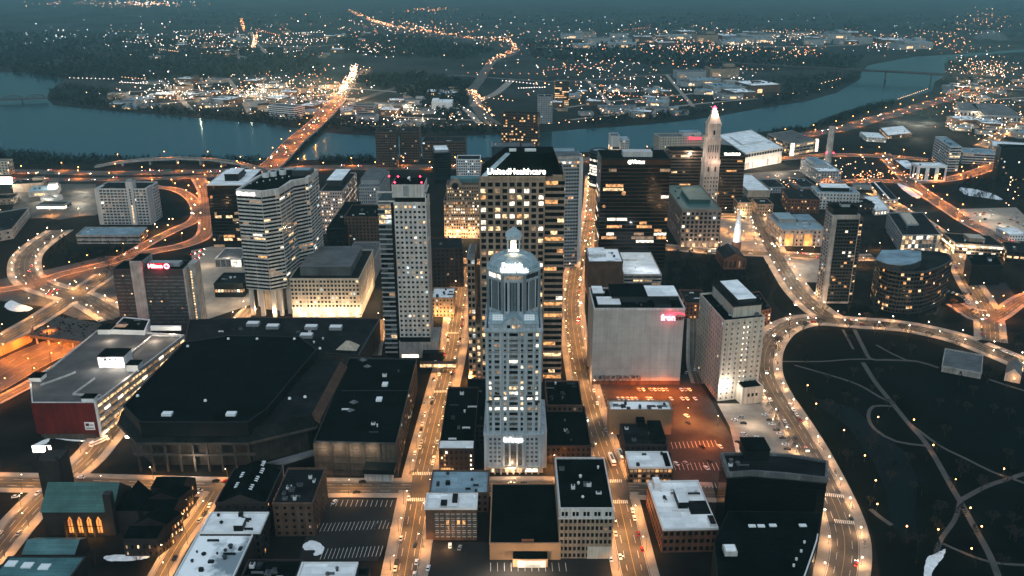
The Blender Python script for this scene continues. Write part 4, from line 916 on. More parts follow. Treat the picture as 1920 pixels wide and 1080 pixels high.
# drum-shaped office building
h = ZH(505, P(1690, 580).y); pts = [(1652, 500), (1668, 507), (1690, 511), (1715, 512), (1738, 510), (1757, 504), (1772, 497), (1785, 489), (1777, 478), (1755, 473), (1700, 470), (1655, 474), (1643, 484)]
T = Bld('office_building', 'dark drum fronted office building with a teal curved roof, beside the ring road', 'office building', [P(x, y, h).to_2d() for x, y in pts], h)
T.body('dark_metal'); T.facade(St(bw=3, fh=3.7, wf=.9, hf=.6, lit=.13, relief=.5, ribbon=False, glass='glass_black', lits=['lit_warm', 'lit_amber', 'lit_amber']), 0, h, minvis=-.3); T.roof('dark_roof', 1.2, 'dark_metal')
b = MB(); pp = [P(x, y, h + 6).to_2d() for x, y in ((1644, 487), (1665, 494), (1690, 497), (1712, 494), (1727, 488), (1727, 472), (1700, 469), (1655, 470))]; b.prism(pp, h, h + 5.6, 'dark_metal'); b.prism([p + (p - T.c) * .03 for p in pp], h + 5.6, h + 6.4, 'blue_roof'); b.build('upper_roof', T.root)
T.units(6, rng=(.6, 1.0)); T.done()
for dx, dy in ((0, 0), (12, 4)):
    lp = bpy.data.lights.new('porch_light', 'POINT'); lp.energy = 2500; lp.color = (1, .85, .65); p = P(1735 + dx, 578 - dy); lo = bpy.data.objects.new('porch_light', lp); COL.objects.link(lo); lo.location = (p.x, p.y - 3, 5)
# ================================================================== the rest of the city
def pl(x, y, z, e, col=(1, .62, .32), r=.25, name='night_light', spot=False):
    lp = bpy.data.lights.new(name, 'SPOT' if spot else 'POINT')
    if spot: lp.spot_size = math.radians(150); lp.spot_blend = .8
    lp.energy = e; lp.color = col; lp.shadow_soft_size = r
    lo = bpy.data.objects.new(name, lp); COL.objects.link(lo); lo.location = (x, y, z); return lo
def simple(name, label, cat, FL, FR, back, base=None, h=None, wall='brick', roof='dark_roof', st=None, par=1.0, pmat=None, units=3, snap=True, skew=False, pents=(), poly=None, z0=0, minvis=-.15, cap=100, fz0=None, done=True, umats=('grey_roof', 'dark_metal', 'white_wall')):
    T = bpoly(name, label, cat, poly, base=base, h=h) if poly else B(name, label, cat, FL, FR, back, base, h, snap, skew, z0)
    T.body(wall)
    if st: T.facade(st, (fz0 if fz0 is not None else z0), T.h, minvis=minvis)
    T.roof(roof, par, pmat or wall)
    for p in pents: T.pent(*p)
    if units: T.units(units, mats=umats)
    if done: T.done(cap)
    return T
def S(**k): return St(**{**dict(bw=3.2, fh=3.7, wf=.45, hf=.5, lit=.08, relief=.2), **k})
OB = 'office_building'
# ---- foreground row
T = simple(OB, 'tan block with a black roof and pale windowed top storey, right of the theatre', 'office building', (1050, 955), (1149, 951), (1032, 860), base=1047, wall='tan_stone', roof='black_roof', st=None, units=9, pmat='pale_wall', par=.8, done=False, umats=('white_wall', 'grey_roof'))
hh = T.h; T.facade(S(bw=2.3, fh=4.2, wf=.62, hf=.55, lit=.02, seg=1), 0, hh - 5); w = T.wall; a, b2, c3, d3 = T.poly
w.box(a.x - .5, b2.x + .5, a.y - .5, a.y + .02, hh - 4.6, hh - .1, 'pale_wall'); w.box(a.x - .5, a.x, a.y, d3.y, hh - 4.6, hh - .1, 'pale_wall'); w.box(b2.x, b2.x + .5, a.y, d3.y, hh - 4.6, hh - .1, 'pale_wall'); w.box(a.x - .9, b2.x + .9, a.y - .9, a.y + .02, hh - 5.4, hh - 4.6, 'pale_wall'); w.box(b2.x - 12.5, b2.x, a.y - .45, a.y - .36, 0, 7.6, 'limestone')
for k in range(14):
    if k not in (2, 5, 8, 11): T.wins.append((Vector((a.x + 1.5 + k * (b2.x - a.x - 3) / 13, a.y - .56)), 0, 1.3, 2.4, hh - 2.4, 'glass_black', 2))
T.done()
T = simple(OB, 'brick block with snow covered roof and four rows of windows, left of the theatre', 'office building', (797, 955), (893, 959), (800, 927), base=1013, wall='brown_brick', roof='white_roof', st=None, units=0, pmat='white_wall', done=False)
a, b2 = T.poly[0], T.poly[1]
for f in range(4):
    for k in range(8 if f else 8):
        if k in (0, 5): pass
        x = a.x + 6 + k * 2.9 if k < 5 else a.x + 6 + k * 2.9; li = (f == 1 and k in (2, 4, 5)); T.wins.append((Vector((x, a.y - .03)), 0, 1.5, 2.3, T.h - 4.2 - f * 3.9, 'lit_amber' if li else 'glass_grey', 1))
        T.wall.box(x - 1, x + 1, a.y - .25, a.y, T.h - 4.2 - f * 3.9 - 1.45, T.h - 4.2 - f * 3.9 - 1.2, 'limestone'); T.wall.box(x - 1, x + 1, a.y - .22, a.y, T.h - 4.2 - f * 3.9 + 1.2, T.h - 4.2 - f * 3.9 + 1.5, 'limestone')
T.pent(.30, .42, .1, .4, 2, 'black_wall', 'dark_roof'); T.pent(.52, .62, .3, .8, 2.2, 'black_wall', 'dark_roof'); T.pent(.28, .62, .1, .9, .8, 'white_wall', 'white_roof', 'raised_roof'); T.done()
simple(OB, 'low block with weathered blue grey roof and dark ducts, behind the snow roofed brick block', 'office building', (805, 926), (915, 929), (817, 884), base=960, wall='brown_brick', roof='blue_roof', st=S(lit=.03), units=7, umats=('dark_metal', 'black_wall'))
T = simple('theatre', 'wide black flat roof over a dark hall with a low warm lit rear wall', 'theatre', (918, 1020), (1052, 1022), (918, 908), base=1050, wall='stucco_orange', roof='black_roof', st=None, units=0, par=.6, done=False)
a, b2 = T.poly[0], T.poly[1]; T.wall.box(a.x + 12, a.x + 30, a.y - 6, a.y, 0, 5, 'stucco_orange'); T.wall.box(a.x + 14.5, a.x + 29, a.y - 6.3, a.y - 6.01, 0, 4.2, 'pale_wall'); T.pent(.45, .62, .02, .12, 2.2, 'brick', 'black_roof'); 
b = MB(); b.box(a.x + 12.2, a.x + 29.8, a.y - 5.8, a.y, 5.02, 5.4, 'black_roof'); b.build('annex_roof', T.root); b = MB(); b.box(a.x + 18.5, a.x + 26, a.y - 6.5, a.y - 6.3, .1, 1.8, 'grey_wall'); b.build('loading_door', T.root); T.done()
for x, e in ((-8, 900), (6, 1300), (16, 1500)): pl(x, a.y - 14, 5, e, (1, .72, .45))
T = simple(OB, 'dark brick terrace with snow along its front parapet, left of the domed tower', 'office building', (823, 843), (888, 842), (846, 728), base=884, wall='dark_brick', roof='black_roof', st=S(lit=.02, bw=3), units=8, pmat='dark_brick', done=False)
T.pent(.02, .98, .0, .10, .9, 'white_wall', 'white_roof', 'snowy_parapet')
a, b2 = T.poly[0], T.poly[1]
for u, m in ((.16, 'lit_amber'), (.92, 'lit_bright')):
    for k in range(4): T.wins.append((Vector((a.x + (b2.x - a.x) * u, a.y - .4)), 0, .9, 1.4, T.h - 4 - k * 3.2, m, 2))
for k in range(5): T.wins.append((Vector((a.x + 1.5 + k * 1.6, a.y - .45)), 0, 1.3, 2, 1.8, 'lit_amber', 2))
T.done()
simple(OB, 'low black roofed block in shadow, squeezed between the terrace and the domed tower', 'office building', (868, 800), (908, 800), (868, 712), h=13, wall='dark_brick', roof='black_roof', st=S(lit=.03), units=5)
simple(OB, 'dark low block with rooftop clutter, right of the domed tower near the lit street bend', 'office building', (1026, 762), (1092, 762), (1022, 716), h=15, wall='brown_brick', roof='black_roof', st=S(lit=.05), units=10)
simple(OB, 'long black roofed low block right of the domed tower with an amber lit front yard', 'office building', (1024, 838), (1108, 838), (1022, 764), h=11, wall='dark_brick', roof='black_roof', st=S(lit=.03), units=4)
# ---- right foreground
T = simple(OB, 'L-shaped brick block with snow covered roof and rooftop stair boxes, on the corner lot', 'office building', (1243, 994), (1346, 992), (1214, 905), base=1036, wall='brick', roof='white_roof', st=S(bw=3.4, fh=4.4, wf=.6, hf=.5, lit=.05), units=0, snap=False, skew=True, pmat='white_wall', done=False)
T.pent(.42, .60, .42, .72, 4, 'black_wall', 'white_roof'); T.pent(.08, .20, .82, .96, 4.4, 'white_wall', 'white_roof'); T.pent(.62, 1.01, .30, .56, .3, 'black_wall', 'dark_roof', 'light_well'); T.pent(.88, .98, .04, .2, 2, 'white_wall', 'dark_roof'); T.units(9, mats=('dark_metal', 'white_wall'), rng=(.1, .9)); T.done()
simple(OB, 'small snow roofed commercial block with rows of amber lit windows, facing the main street', 'office building', (1180, 878), (1260, 877), (1166, 849), base=906, wall='brown_brick', roof='white_roof', st=S(bw=2.6, fh=3.6, wf=.72, hf=.55, lit=.75, lits=['lit_amber', 'lit_dim']), units=3, pmat='white_wall', umats=('dark_metal',), pents=((.86, 1.0, .1, .9, .6, 'black_wall', 'black_roof'),))
simple(OB, 'black roofed block with a lit terrace edge, behind the small snow roofed block', 'office building', (1172, 836), (1251, 835), (1158, 797), h=13, wall='dark_brick', roof='dark_roof', st=S(lit=.02), units=4, umats=('grey_roof', 'white_wall'), pents=((.66, .98, .1, 1.0, 3, 'black_wall', 'black_roof'), (.4, .6, .9, 1.15, 3.5, 'black_wall', 'black_roof')))
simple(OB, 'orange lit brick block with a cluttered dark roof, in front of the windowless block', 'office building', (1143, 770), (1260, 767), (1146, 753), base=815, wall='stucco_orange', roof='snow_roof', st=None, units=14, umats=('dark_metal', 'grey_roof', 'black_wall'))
pp = [(1364, 889), (1410, 886), (1478, 892), (1551, 899), (1552, 868), (1480, 855), (1420, 852), (1352, 853)]
h = ZH(889, P(1364, 1008).y); T = Bld('office_tower', 'big black curved office block with a pale roof rim, beside the park boulevard', 'office building', [P(x, y, h).to_2d() for x, y in pp], h)
T.body('black_wall'); T.facade(S(bw=4, fh=3.9, wf=.99, hf=.97, lit=0, relief=.06, ribbon=True, seg=8, glass='glass_black'), 0, h - 3, minvis=-.4); T.roof('dark_roof', 1.4, 'grey_roof', th=.9)
b = MB(); b.prism([p + (p - T.c).normalized() * .5 for p in T.poly], h - 2.0, h - .3, 'grey_roof'); b.build('cornice', T.root)
p = P(1420, 862, h); b = MB(); b.box(p.x - 7, p.x + 6, p.y - 1, p.y + 12, h, h + 6.5, 'black_wall'); b.box(p.x - 7.3, p.x + 6.3, p.y - 1.3, p.y + 12.3, h + 6.5, h + 7, 'black_roof'); b.build('penthouse', T.root); T.units(5, rng=(.2, .8)); T.done()
pp = [(1335, 1022), (1500, 1200), (1560, 1130), (1536, 1012), (1545, 990), (1480, 968), (1366, 972)]
pp = [(1338, 1015), (1352, 1150), (1490, 1150), (1515, 1075), (1530, 1030), (1534, 1003), (1540, 960), (1365, 958)]
h = 25; T = Bld(OB, 'low black wing with skylights and curved pale roof edge, below the black curved block', 'office building', [P(x, y, h).to_2d() for x, y in pp], h)
T.body('black_wall'); T.roof('black_roof', 0, 'black_wall'); b = MB()
cur = [P(x, y, h) for x, y in ((1492, 1140), (1508, 1082), (1521, 1045), (1531, 1015), (1533, 1003))]
for p, q in zip(cur, cur[1:]): b.tube((p.x, p.y, h + .5), (q.x, q.y, h + .5), .35, .35, 'white_wall')
b.build('roof_edge', T.root)
for x, y in ((1410, 987), (1427, 987), (1449, 986), (1505, 986)): p = P(x, y, h); b = MB(); b.box(p.x - 1.8, p.x + 1.8, p.y - 1, p.y + 1, h, h + .6, 'skylight'); b.build('skylight', T.root)
p = P(1368, 1036, h); b = MB(); b.box(p.x - 3, p.x + 3, p.y - 3, p.y + 3, h, h + 2.6, 'pale_wall'); b.box(p.x - 2.4, p.x + 2.4, p.y - 2.4, p.y + 2.4, h + 2.6, h + 3, 'white_roof'); b.build('roof_unit', T.root)
for x, y in ((1508, 1018), (1502, 1035), (1493, 1050), (1488, 1062)): p = P(x, y, h); b = MB(); b.tube((p.x, p.y, h), (p.x, p.y, h + 1.2), .6, .6, 'white_wall', 8); b.build('roof_vent', T.root)
T.done()
# ---- bottom left
simple(OB, 'dark brick block with snow white flat roof and dark vents, left of the car park', 'office building', (375, 1000), (487, 1000), (393, 963), base=1050, wall='dark_brick', roof='white_roof', st=S(lit=.01), units=9, umats=('black_wall', 'dark_metal'), pmat='white_wall', pents=((.55, .70, .1, .45, 3.5, 'black_wall', 'white_roof'),))
simple(OB, 'long snow roofed block with soot stains beside the narrow lane, at the bottom', 'office building', (318, 1100), (430, 1100), (372, 1003), h=15, wall='dark_brick', roof='snow_roof', st=None, units=12, snap=False, skew=True, umats=('black_wall', 'dark_metal'), pmat='white_wall')
simple(OB, 'flat white roofed low block at the very bottom, below the marked car park', 'office building', (556, 1090), (662, 1090), (572, 1057), h=13, wall='dark_brick', roof='white_roof', st=None, units=3, pmat='white_wall', umats=('grey_roof',))
simple(OB, 'low dark roofed block cluttered with plant, at the bottom between two snowy roofs', 'office building', (448, 1095), (552, 1095), (462, 1052), h=12, wall='dark_brick', roof='black_roof', st=None, units=12, umats=('white_wall', 'grey_roof', 'dark_metal'))
simple('stair_tower', 'slim black brick stair tower beside the flat white roof at the bottom', 'tower', (668, 1082), (690, 1082), (671, 1068), h=26, wall='black_wall', roof='black_roof', st=S(lit=0, bw=3), units=0)
simple(OB, 'dark brownstone office block with snow streaked roof vents, left of the car park', 'office building', (511, 946), (585, 948), (527, 880), base=1005, wall='brown_brick', roof='dark_roof', st=S(bw=4, fh=4, wf=.35, hf=.4, lit=.05), units=10, umats=('white_wall', 'grey_roof'))
T = simple('gabled_hall', 'dark gabled brick building with skylight rows, behind the snow white roof beside the brownstone', 'hall', (404, 945), (500, 945), (440, 880), base=1000, wall='dark_brick', roof='black_roof', st=S(bw=5, lit=.1, wf=.22, hf=.4), units=0, done=False)
b = MB(); gable(b, T.poly, T.h, T.h + 6, 'black_roof', axis=1, gmat='dark_brick'); b.build('gable_roof', T.root)
for u, v in ((.62, .2), (.64, .45), (.66, .7), (.62, .9), (.3, .3), (.3, .6)):
    p = T.uv(u, v); hz_ = T.h + 6 * (1 - abs(u - .5) * 2) + .1
    for k in range(3): b = MB(); b.box(p.x - 1, p.x + 1, p.y + k * 2.0, p.y + k * 2.0 + .7, hz_ - .6, hz_ + .25, 'skylight'); b.build('skylight', T.root)
T.done()
# church
a = P(78, 960, 15).to_2d(); b_ = P(206, 966, 15).to_2d(); b_.y = a.y; T = Bld('church', 'dark stone church with a steep green roof and amber lit gothic windows', 'church', [a, b_, b_ + Vector((0, 24)), a + Vector((0, 24))], 15)
T.body('dark_brick'); b = MB(); zr = 26
gable(b, [p + (p - T.c).normalized() * .8 for p in T.poly], 15, zr, 'green_roof', axis=0, gmat='dark_brick'); b.build('gable_roof', T.root)
L = b_.x - a.x
for k in range(4):
    x = a.x + L * (.38 + k * .135); b = MB(); b.box(x - 1.3, x + 1.3, a.y - .3, a.y - .02, 2, 9.5, 'niche_glow'); b.hexa([(x - 1.3, a.y - .3, 9.5), (x + 1.3, a.y - .3, 9.5), (x + 1.3, a.y - .02, 9.5), (x - 1.3, a.y - .02, 9.5)], [(x - .1, a.y - .3, 12), (x + .1, a.y - .3, 12), (x + .1, a.y - .02, 12), (x - .1, a.y - .02, 12)], 'niche_glow')
    f = b.build('gothic_window', T.root); d = MB(); d.box(x - .12, x + .12, a.y - .5, a.y - .3, 2, 11, 'black_wall'); d.box(x - 1.3, x + 1.3, a.y - .5, a.y - .3, 6, 6.3, 'black_wall'); d.build('mullion', f)
    T.wall.box(x - 2.9, x - 2.1, a.y - 2.2, a.y, 0, 11, 'dark_brick')
T.wall.box(b_.x - 1, b_.x + 12, a.y + 4, a.y + 22, 0, 13, 'dark_brick'); b = MB(); gable(b, [Vector((b_.x - 1, a.y + 4)), Vector((b_.x + 13, a.y + 4)), Vector((b_.x + 13, a.y + 22)), Vector((b_.x - 1, a.y + 22))], 13, 21, 'black_roof', axis=1); b.build('chancel_roof', T.root)
b = MB(); p = P(205, 945, 20); b.box(p.x - 2, p.x + 2, p.y - 2, p.y + 2, 12, 27, 'dark_brick'); b.build('chimney', T.root)
x0 = P(72, 870, 36).x; b = MB(); ty = a.y + 14; b.box(x0 - 1, x0 + 11, ty, ty + 12, 0, 38, 'dark_brick'); 
for cx in (x0 - 1, x0 + 10): 
    for cy in (ty, ty + 11): b.box(cx, cx + 1, cy, cy + 1, 38, 40.5, 'dark_brick')
b.build('bell_tower', T.root); T.done()
for k in range(4): pl(a.x + L * (.38 + k * .135), a.y - 3.5, 3, 260, (1, .45, .12))
T = simple('parish_hall', 'low dark hall with a teal gabled roof, bottom left corner above the skylit roof', 'hall', (40, 1040), (140, 1040), (40, 1008), base=1062, wall='dark_brick', roof='black_roof', st=None, units=0, done=False, par=0)
b = MB(); gable(b, T.poly, T.h, T.h + 4, 'teal_roof', gmat='dark_brick'); b.build('gable_roof', T.root); T.done()
T = simple('community_hall', 'low building with three square skylights in its dark teal roof, bottom left corner', 'hall', (-30, 1100), (120, 1100), (-25, 1045), h=9, wall='dark_brick', roof='teal_roof', st=None, units=0, done=False, par=.4)
for x, y in ((22, 1058), (52, 1061), (84, 1064)): p = P(x, y, 9); b = MB(); b.box(p.x - 2.6, p.x + 2.6, p.y - 2, p.y + 2, 9, 9.8, 'skylight'); b.build('skylight', T.root)
T.done()
# terrace of row houses along the small street
rowc = [(318, 905), (310, 925), (300, 948), (288, 972), (270, 998)]
for i, (x, y) in enumerate(rowc):
    p = P(x, y, 11).to_2d(); d = MB(); W_ = 11; q = [p + Vector(v) for v in ((-12, -6), (8, -6), (8, 6), (-12, 6))]
    sh = Vector((.42, 1)).normalized(); q = [p + Vector((-9, -W_ / 2)), p + Vector((9, -W_ / 2)), p + Vector((9 + 4, W_ / 2)), p + Vector((-9 + 4, W_ / 2))]
    T = Bld('row_house', ['northernmost dark row house with a hipped roof, nearest the arena end of the side street', 'second dark row house down from the arena end of the side street', 'middle dark row house of the five along the lit side street', 'fourth dark row house down, above the lit shopfront of the side street', 'lowest row house on the side street with amber lit ground floor windows'][i], 'house', q, 11)
    T.body('dark_brick'); b = MB(); gable(b, q, 11, 15, 'black_roof', axis=i % 2, gmat='dark_brick'); b.build('gable_roof', T.root); T.facade(S(bw=2.4, fh=3.5, wf=.4, hf=.5, lit=.45, lits=['lit_amber', 'lit_warm']), 0, 8, edges=[1]); T.facade(S(bw=3, fh=3.5, wf=.3, lit=.05 if i < 4 else .5), 0, 8, edges=[0]); T.done()
# ---- arena complex
h = 33; low = [P(x, y, 27).to_2d() for x, y in ((262, 806), (462, 806), (585, 778), (638, 680), (600, 652), (430, 640), (345, 652), (228, 772))]; pp = [(262, 793), (464, 793), (500, 768), (594, 656), (562, 633), (430, 630), (345, 643), (232, 762)]
T = Bld('arena', 'huge black flat roofed arena with chamfered corners and a dark sloping eave', 'arena', [P(x, y, h).to_2d() for x, y in pp], h)
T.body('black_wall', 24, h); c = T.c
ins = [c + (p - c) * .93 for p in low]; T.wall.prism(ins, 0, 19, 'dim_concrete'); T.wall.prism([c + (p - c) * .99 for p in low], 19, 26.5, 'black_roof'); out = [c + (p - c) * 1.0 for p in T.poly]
b = MB(); 
cl = sum(low, Vector((0, 0))) / 8; lo = [cl + (p - cl) * 1.045 for p in low]; b.hexa([(*p, 20) for p in lo], [(*p, 27) for p in low], 'dark_roof'); b.prism([cl + (p - cl) * 1.05 for p in low], 18.4, 20, 'dim_concrete'); b.build('eave', T.root)
b = MB(); p2, p3 = low[2], low[3]; t = (p3 - p2).normalized(); n = Vector((t.y, -t.x)); b.hexa([(*(p2 + n * .1), 24), (*(p2 + n * 5), 20.5), (*(p3 + n * 5), 20.5), (*(p3 + n * .1), 24)], [(*(p2 + n * .1), 28), (*(p2 + n * 5), 24), (*(p3 + n * 5), 24), (*(p3 + n * .1), 28)], 'brownstone'); b.build('side_slope', T.root)
T.roof('black_roof', .7, 'black_wall')
for k in range(9):
    e0, e1 = lo[0], lo[1]; q = e0 + (e1 - e0) * (k / 8) + Vector((0, 3)); b = MB(); b.box(q.x - .6, q.x + .6, q.y - 3.6, q.y - 2.4, 0, 19, 'dim_concrete'); b.build('column', T.root)
b = MB(); e0, e1 = lo[0] + Vector((0, 3)), lo[1] + Vector((0, 3)); b.box(e0.x - 3, e1.x + 4, e0.y - 3.8, e0.y - 2, 11, 12.4, 'dim_concrete'); b.build('walkway', T.root)
for x, y in ((314, 778), (434, 778)): p = P(x, y, h); b = MB(); b.box(p.x - 3, p.x + 3, p.y - 2, p.y + 2, h, h + 1.6, 'skylight'); b.build('roof_hatch', T.root)
for x, y in ((258, 743), (352, 650), (385, 752), (428, 636), (482, 636), (552, 636), (543, 748), (600, 654), (572, 745)): p = P(x, y, h); b = MB(); b.tube((p.x, p.y, h), (p.x, p.y, h + 1.1), 1.1, .8, 'skylight', 8); b.build('roof_vent', T.root)
T.done()
pl(*P(365, 893)[:2], 8, 1500, (1, .8, .6)); pl(*P(250, 838)[:2], 9, 1400, (.9, .95, 1)); pl(*P(468, 860)[:2], 8, 1100, (1, .75, .5)); pl(*P(645, 868)[:2], 9, 1800, (1, .85, .7)); pl(*P(575, 842)[:2], 16, 1800, (1, .9, .8))
b = MB(); p = P(250, 842); b.box(p.x - 4, p.x + 2, p.y, p.y + .5, 8, 9.6, 'sign_white'); b.box(p.x - 1.4, p.x - .8, p.y + .1, p.y + .4, 0, 8, 'steel'); tag(b.top('lit_sign', (p.x, p.y, 0)), 'bright white lit sign strip at the left corner under the arena eave', 'sign')
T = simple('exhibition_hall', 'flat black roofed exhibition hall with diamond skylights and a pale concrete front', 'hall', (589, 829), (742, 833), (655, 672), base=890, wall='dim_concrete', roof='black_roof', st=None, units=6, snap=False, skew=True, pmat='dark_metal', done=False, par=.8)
a, b2, c3, d3 = T.poly; t = (b2 - a).normalized(); n = Vector((t.y, -t.x)); hh = T.h
for u0, u1 in ((0.0, .66),):
    for k in range(6): q = a + (b2 - a) * (.0 + .2 * k); T.wall.bar(q - t * .5, q + t * .5, n, 0, 0, .7, 0, hh - .5, 'dim_concrete')
for k in range(1, 5): T.wall.bar(a, b2, n, 0, 0, .4, hh * k / 5 - .3, hh * k / 5 + .3, 'dim_concrete')
T.wall.bar(a + (b2 - a) * .62, b2, n, 0, 0, 9, 7, 10, 'black_wall'); T.wall.bar(a + (b2 - a) * .62, b2 - t * 2, n, 0, 0, 6, 0, 7, 'pale_wall')
T.facade(S(bw=5, fh=5, wf=.5, hf=.35, lit=.15), 0, hh, edges=[1], minvis=-.9)
for x, y, m in ((681, 675, 'dia'), (689, 687, 'dia'), (664, 754, 'dia'), (657, 769, 'dia'), (722, 722, 'sq'), (711, 750, 'sq')):
    p = P(x, y, hh); b = MB()
    if m == 'dia': b.hexa([(p.x - 3.4, p.y, hh), (p.x, p.y - 3, hh), (p.x + 3.4, p.y, hh), (p.x, p.y + 3, hh)], [(p.x - .2, p.y, hh + 1.6), (p.x, p.y - .2, hh + 1.6), (p.x + .2, p.y, hh + 1.6), (p.x, p.y + .2, hh + 1.6)], 'glass_grey')
    else: b.box(p.x - 1.9, p.x + 1.9, p.y - 2.6, p.y + 2.6, hh, hh + 1.2, 'skylight')
    b.build('skylight', T.root)
b = MB(); p, q = P(640, 733, hh), P(768, 735, hh); b.box(p.x, q.x, p.y, p.y + .25, hh, hh + .4, 'dark_metal'); b.build('roof_seam', T.root); T.done()
for k in range(4): q = a + (b2 - a) * (.1 + .2 * k) + n * 4; pl(q.x, q.y, hh - 4, 500, (1, .75, .5))
pp = [(345, 645), (672, 668), (712, 600), (480, 597), (355, 601)]; h = 19
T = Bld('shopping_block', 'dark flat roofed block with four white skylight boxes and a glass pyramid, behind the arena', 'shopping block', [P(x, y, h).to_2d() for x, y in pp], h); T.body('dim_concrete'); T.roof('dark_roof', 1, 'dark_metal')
for x, y in ((475, 610), (512, 615), (584, 616), (630, 617), (575, 632)): p = P(x, y, h); b = MB(); b.box(p.x - 5, p.x + 5, p.y - 3, p.y + 3, h, h + 2.4, 'grey_wall'); b.box(p.x - 4.6, p.x + 4.6, p.y - 2.6, p.y + 2.6, h + 2.4, h + 2.8, 'skylight'); b.build('skylight', T.root)
p = P(652, 655, h); b = MB(); b.hexa([(p.x - 9, p.y - 1, h), (p.x + 7, p.y - 3, h), (p.x + 8, p.y + 8, h), (p.x - 5, p.y + 9, h)], [(p.x - 2.5, p.y + 2, h + 5), (p.x + 1, p.y + 2, h + 5), (p.x + 1, p.y + 5, h + 5), (p.x - 2, p.y + 5, h + 5)], 'cream'); b.build('glass_pyramid', T.root)
T.units(14, rng=(.15, .85)); T.done()
T = simple('exhibition_wing', 'sloping dark wing with a lit white signboard, between the arena and the exhibition hall', 'hall', (467, 826), (532, 790), (520, 748), h=17, wall='black_wall', roof='dark_roof', st=None, snap=False, skew=True, units=2, done=False)
a, b2 = T.poly[0], T.poly[1]; t = (b2 - a).normalized(); n = Vector((t.y, -t.x)); b = MB(); b.bar(a + (b2 - a) * .3, a + (b2 - a) * .8, n, 0, .2, .7, 11.5, 13, 'white_wall'); b.build('signboard', T.root); T.done()
b = MB(); q = [P(x, y, 9) for x, y in ((500, 868), (590, 843), (600, 850), (530, 872))]; b.prism([v.to_2d() for v in q], 8.6, 9.4, 'grey_roof'); 
for v in q: b.tube((v.x, v.y, 0), (v.x, v.y, 8.6), .4, .4, 'concrete')
tag(b.top('canopy'), 'sloping grey entrance canopy beside the arena corner', 'canopy')
# footbridge
b = MB(); p, q = P(783, 703), P(858, 703); y = P(800, 703).y; z = 5.5
b.box(p.x + 2, q.x - 1, y, y + 4.5, z, z + .8, 'dark_metal'); b.box(p.x + 2, q.x - 1, y, y + 4.5, z + 3.4, z + 4, 'brownstone')
for k in range(13): x = p.x + 2 + k * (q.x - p.x - 3) / 12; b.box(x - .12, x + .12, y - .05, y + .1, z + .8, z + 3.4, 'dark_metal')
o = tag(b.top('footbridge'), 'enclosed footbridge with an orange lit band of windows crossing the street', 'footbridge'); b = MB(); b.box(p.x + 2.2, q.x - 1.2, y + .12, y + .3, z + .8, z + 3.4, 'lit_warm'); b.build('window', o)
# ---- red ended parking garage
pp = [(61, 757), (178, 757), (345, 630), (184, 620), (100, 688), (57, 716)]; h = ZH(757, P(180, 822).y)
T = Bld('parking_garage', 'long parking garage with floodlit top deck, glowing side strips and dark red end wall', 'parking garage', [P(x, y, h).to_2d() for x, y in pp], h)
a, b2, c3, d3 = T.poly[:4]; lv = [0, 6, 12, 18]; 
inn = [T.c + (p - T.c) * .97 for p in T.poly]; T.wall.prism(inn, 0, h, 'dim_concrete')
t = (c3 - b2).normalized(); n = Vector((t.y, -t.x))
nlv = 5
for k in range(nlv + 1): z = h - k * h / nlv; T.wall.bar(b2, c3, n, 0, -.5, .7, z - 1.6, z + (.9 if k == 0 else 0), 'concrete')
for k in range(16): q = b2 + (c3 - b2) * (k / 15); T.wall.bar(q - t * .4, q + t * .4, n, 0, -.4, .4, 0, h, 'concrete')
for k in range(nlv):
    z = h - (k + .5) * h / nlv
    for j in range(15): q0 = b2 + (c3 - b2) * (j / 15); q1 = b2 + (c3 - b2) * ((j + 1) / 15); mm = (q0 + q1) / 2; T.wins.append((mm + n * .02, math.atan2(t.y, t.x), (q1 - q0).length * .95, 1.9, z - .5, R.choice(['lit_warm', 'lit_dim', 'lit_warm', 'lit_bright']), 1))
T.wall.prism([a + Vector((-.6, -1)), b2 + Vector((0, -1)), b2 + Vector((0, 0)), a + Vector((-.6, 0))], 4, h + .8, 'red_wall'); T.wall.prism([a + Vector((3, -.6)), b2 + Vector((-3, -.6)), b2 + Vector((-3, 0)), a + Vector((3, 0))], 0, 4, 'dim_concrete')
T.wall.prism([b2 + Vector((0, -1.1)), b2 + Vector((1.2, -1.1)), b2 + Vector((1.2, 1)), b2 + Vector((0, 1))], 0, h + 2, 'pale_wall')
T.roof('deck', 1.1, 'pale_wall'); sgn = MB(); x = b2.x - 8.6; sgn.box(x, x + 6.4, a.y - 1.25, a.y - 1.02, 7, 12.6, 'white_wall'); sb = sgn.build('signboard', T.root); s2 = MB(); s2.box(x + .7, x + 3, a.y - 1.35, a.y - 1.25, 9.8, 11.8, 'red_wall'); s2.box(x + 3.4, x + 5.8, a.y - 1.35, a.y - 1.25, 10.3, 10.9, 'dark_metal'); s2.box(x + .7, x + 5.8, a.y - 1.35, a.y - 1.25, 8, 8.6, 'dark_metal'); s2.build('sign_mark', sb)
for x0, y0, x1, y1 in ((76, 762 - 38, 131, 704), (131, 704, 142, 699), (137, 741, 178, 711), (137, 741, 190, 743), (240, 669, 285, 630), (285, 630, 340, 632)):
    p, q = P(x0, y0, h), P(x1, y1, h); tt = (q - p).to_2d().normalized(); nn = Vector((tt.y, -tt.x)); b = MB(); b.bar(p.to_2d(), q.to_2d(), nn, 0, -.3, .3, h, h + 1.3, 'pale_wall'); b.build('ramp_wall', T.root)
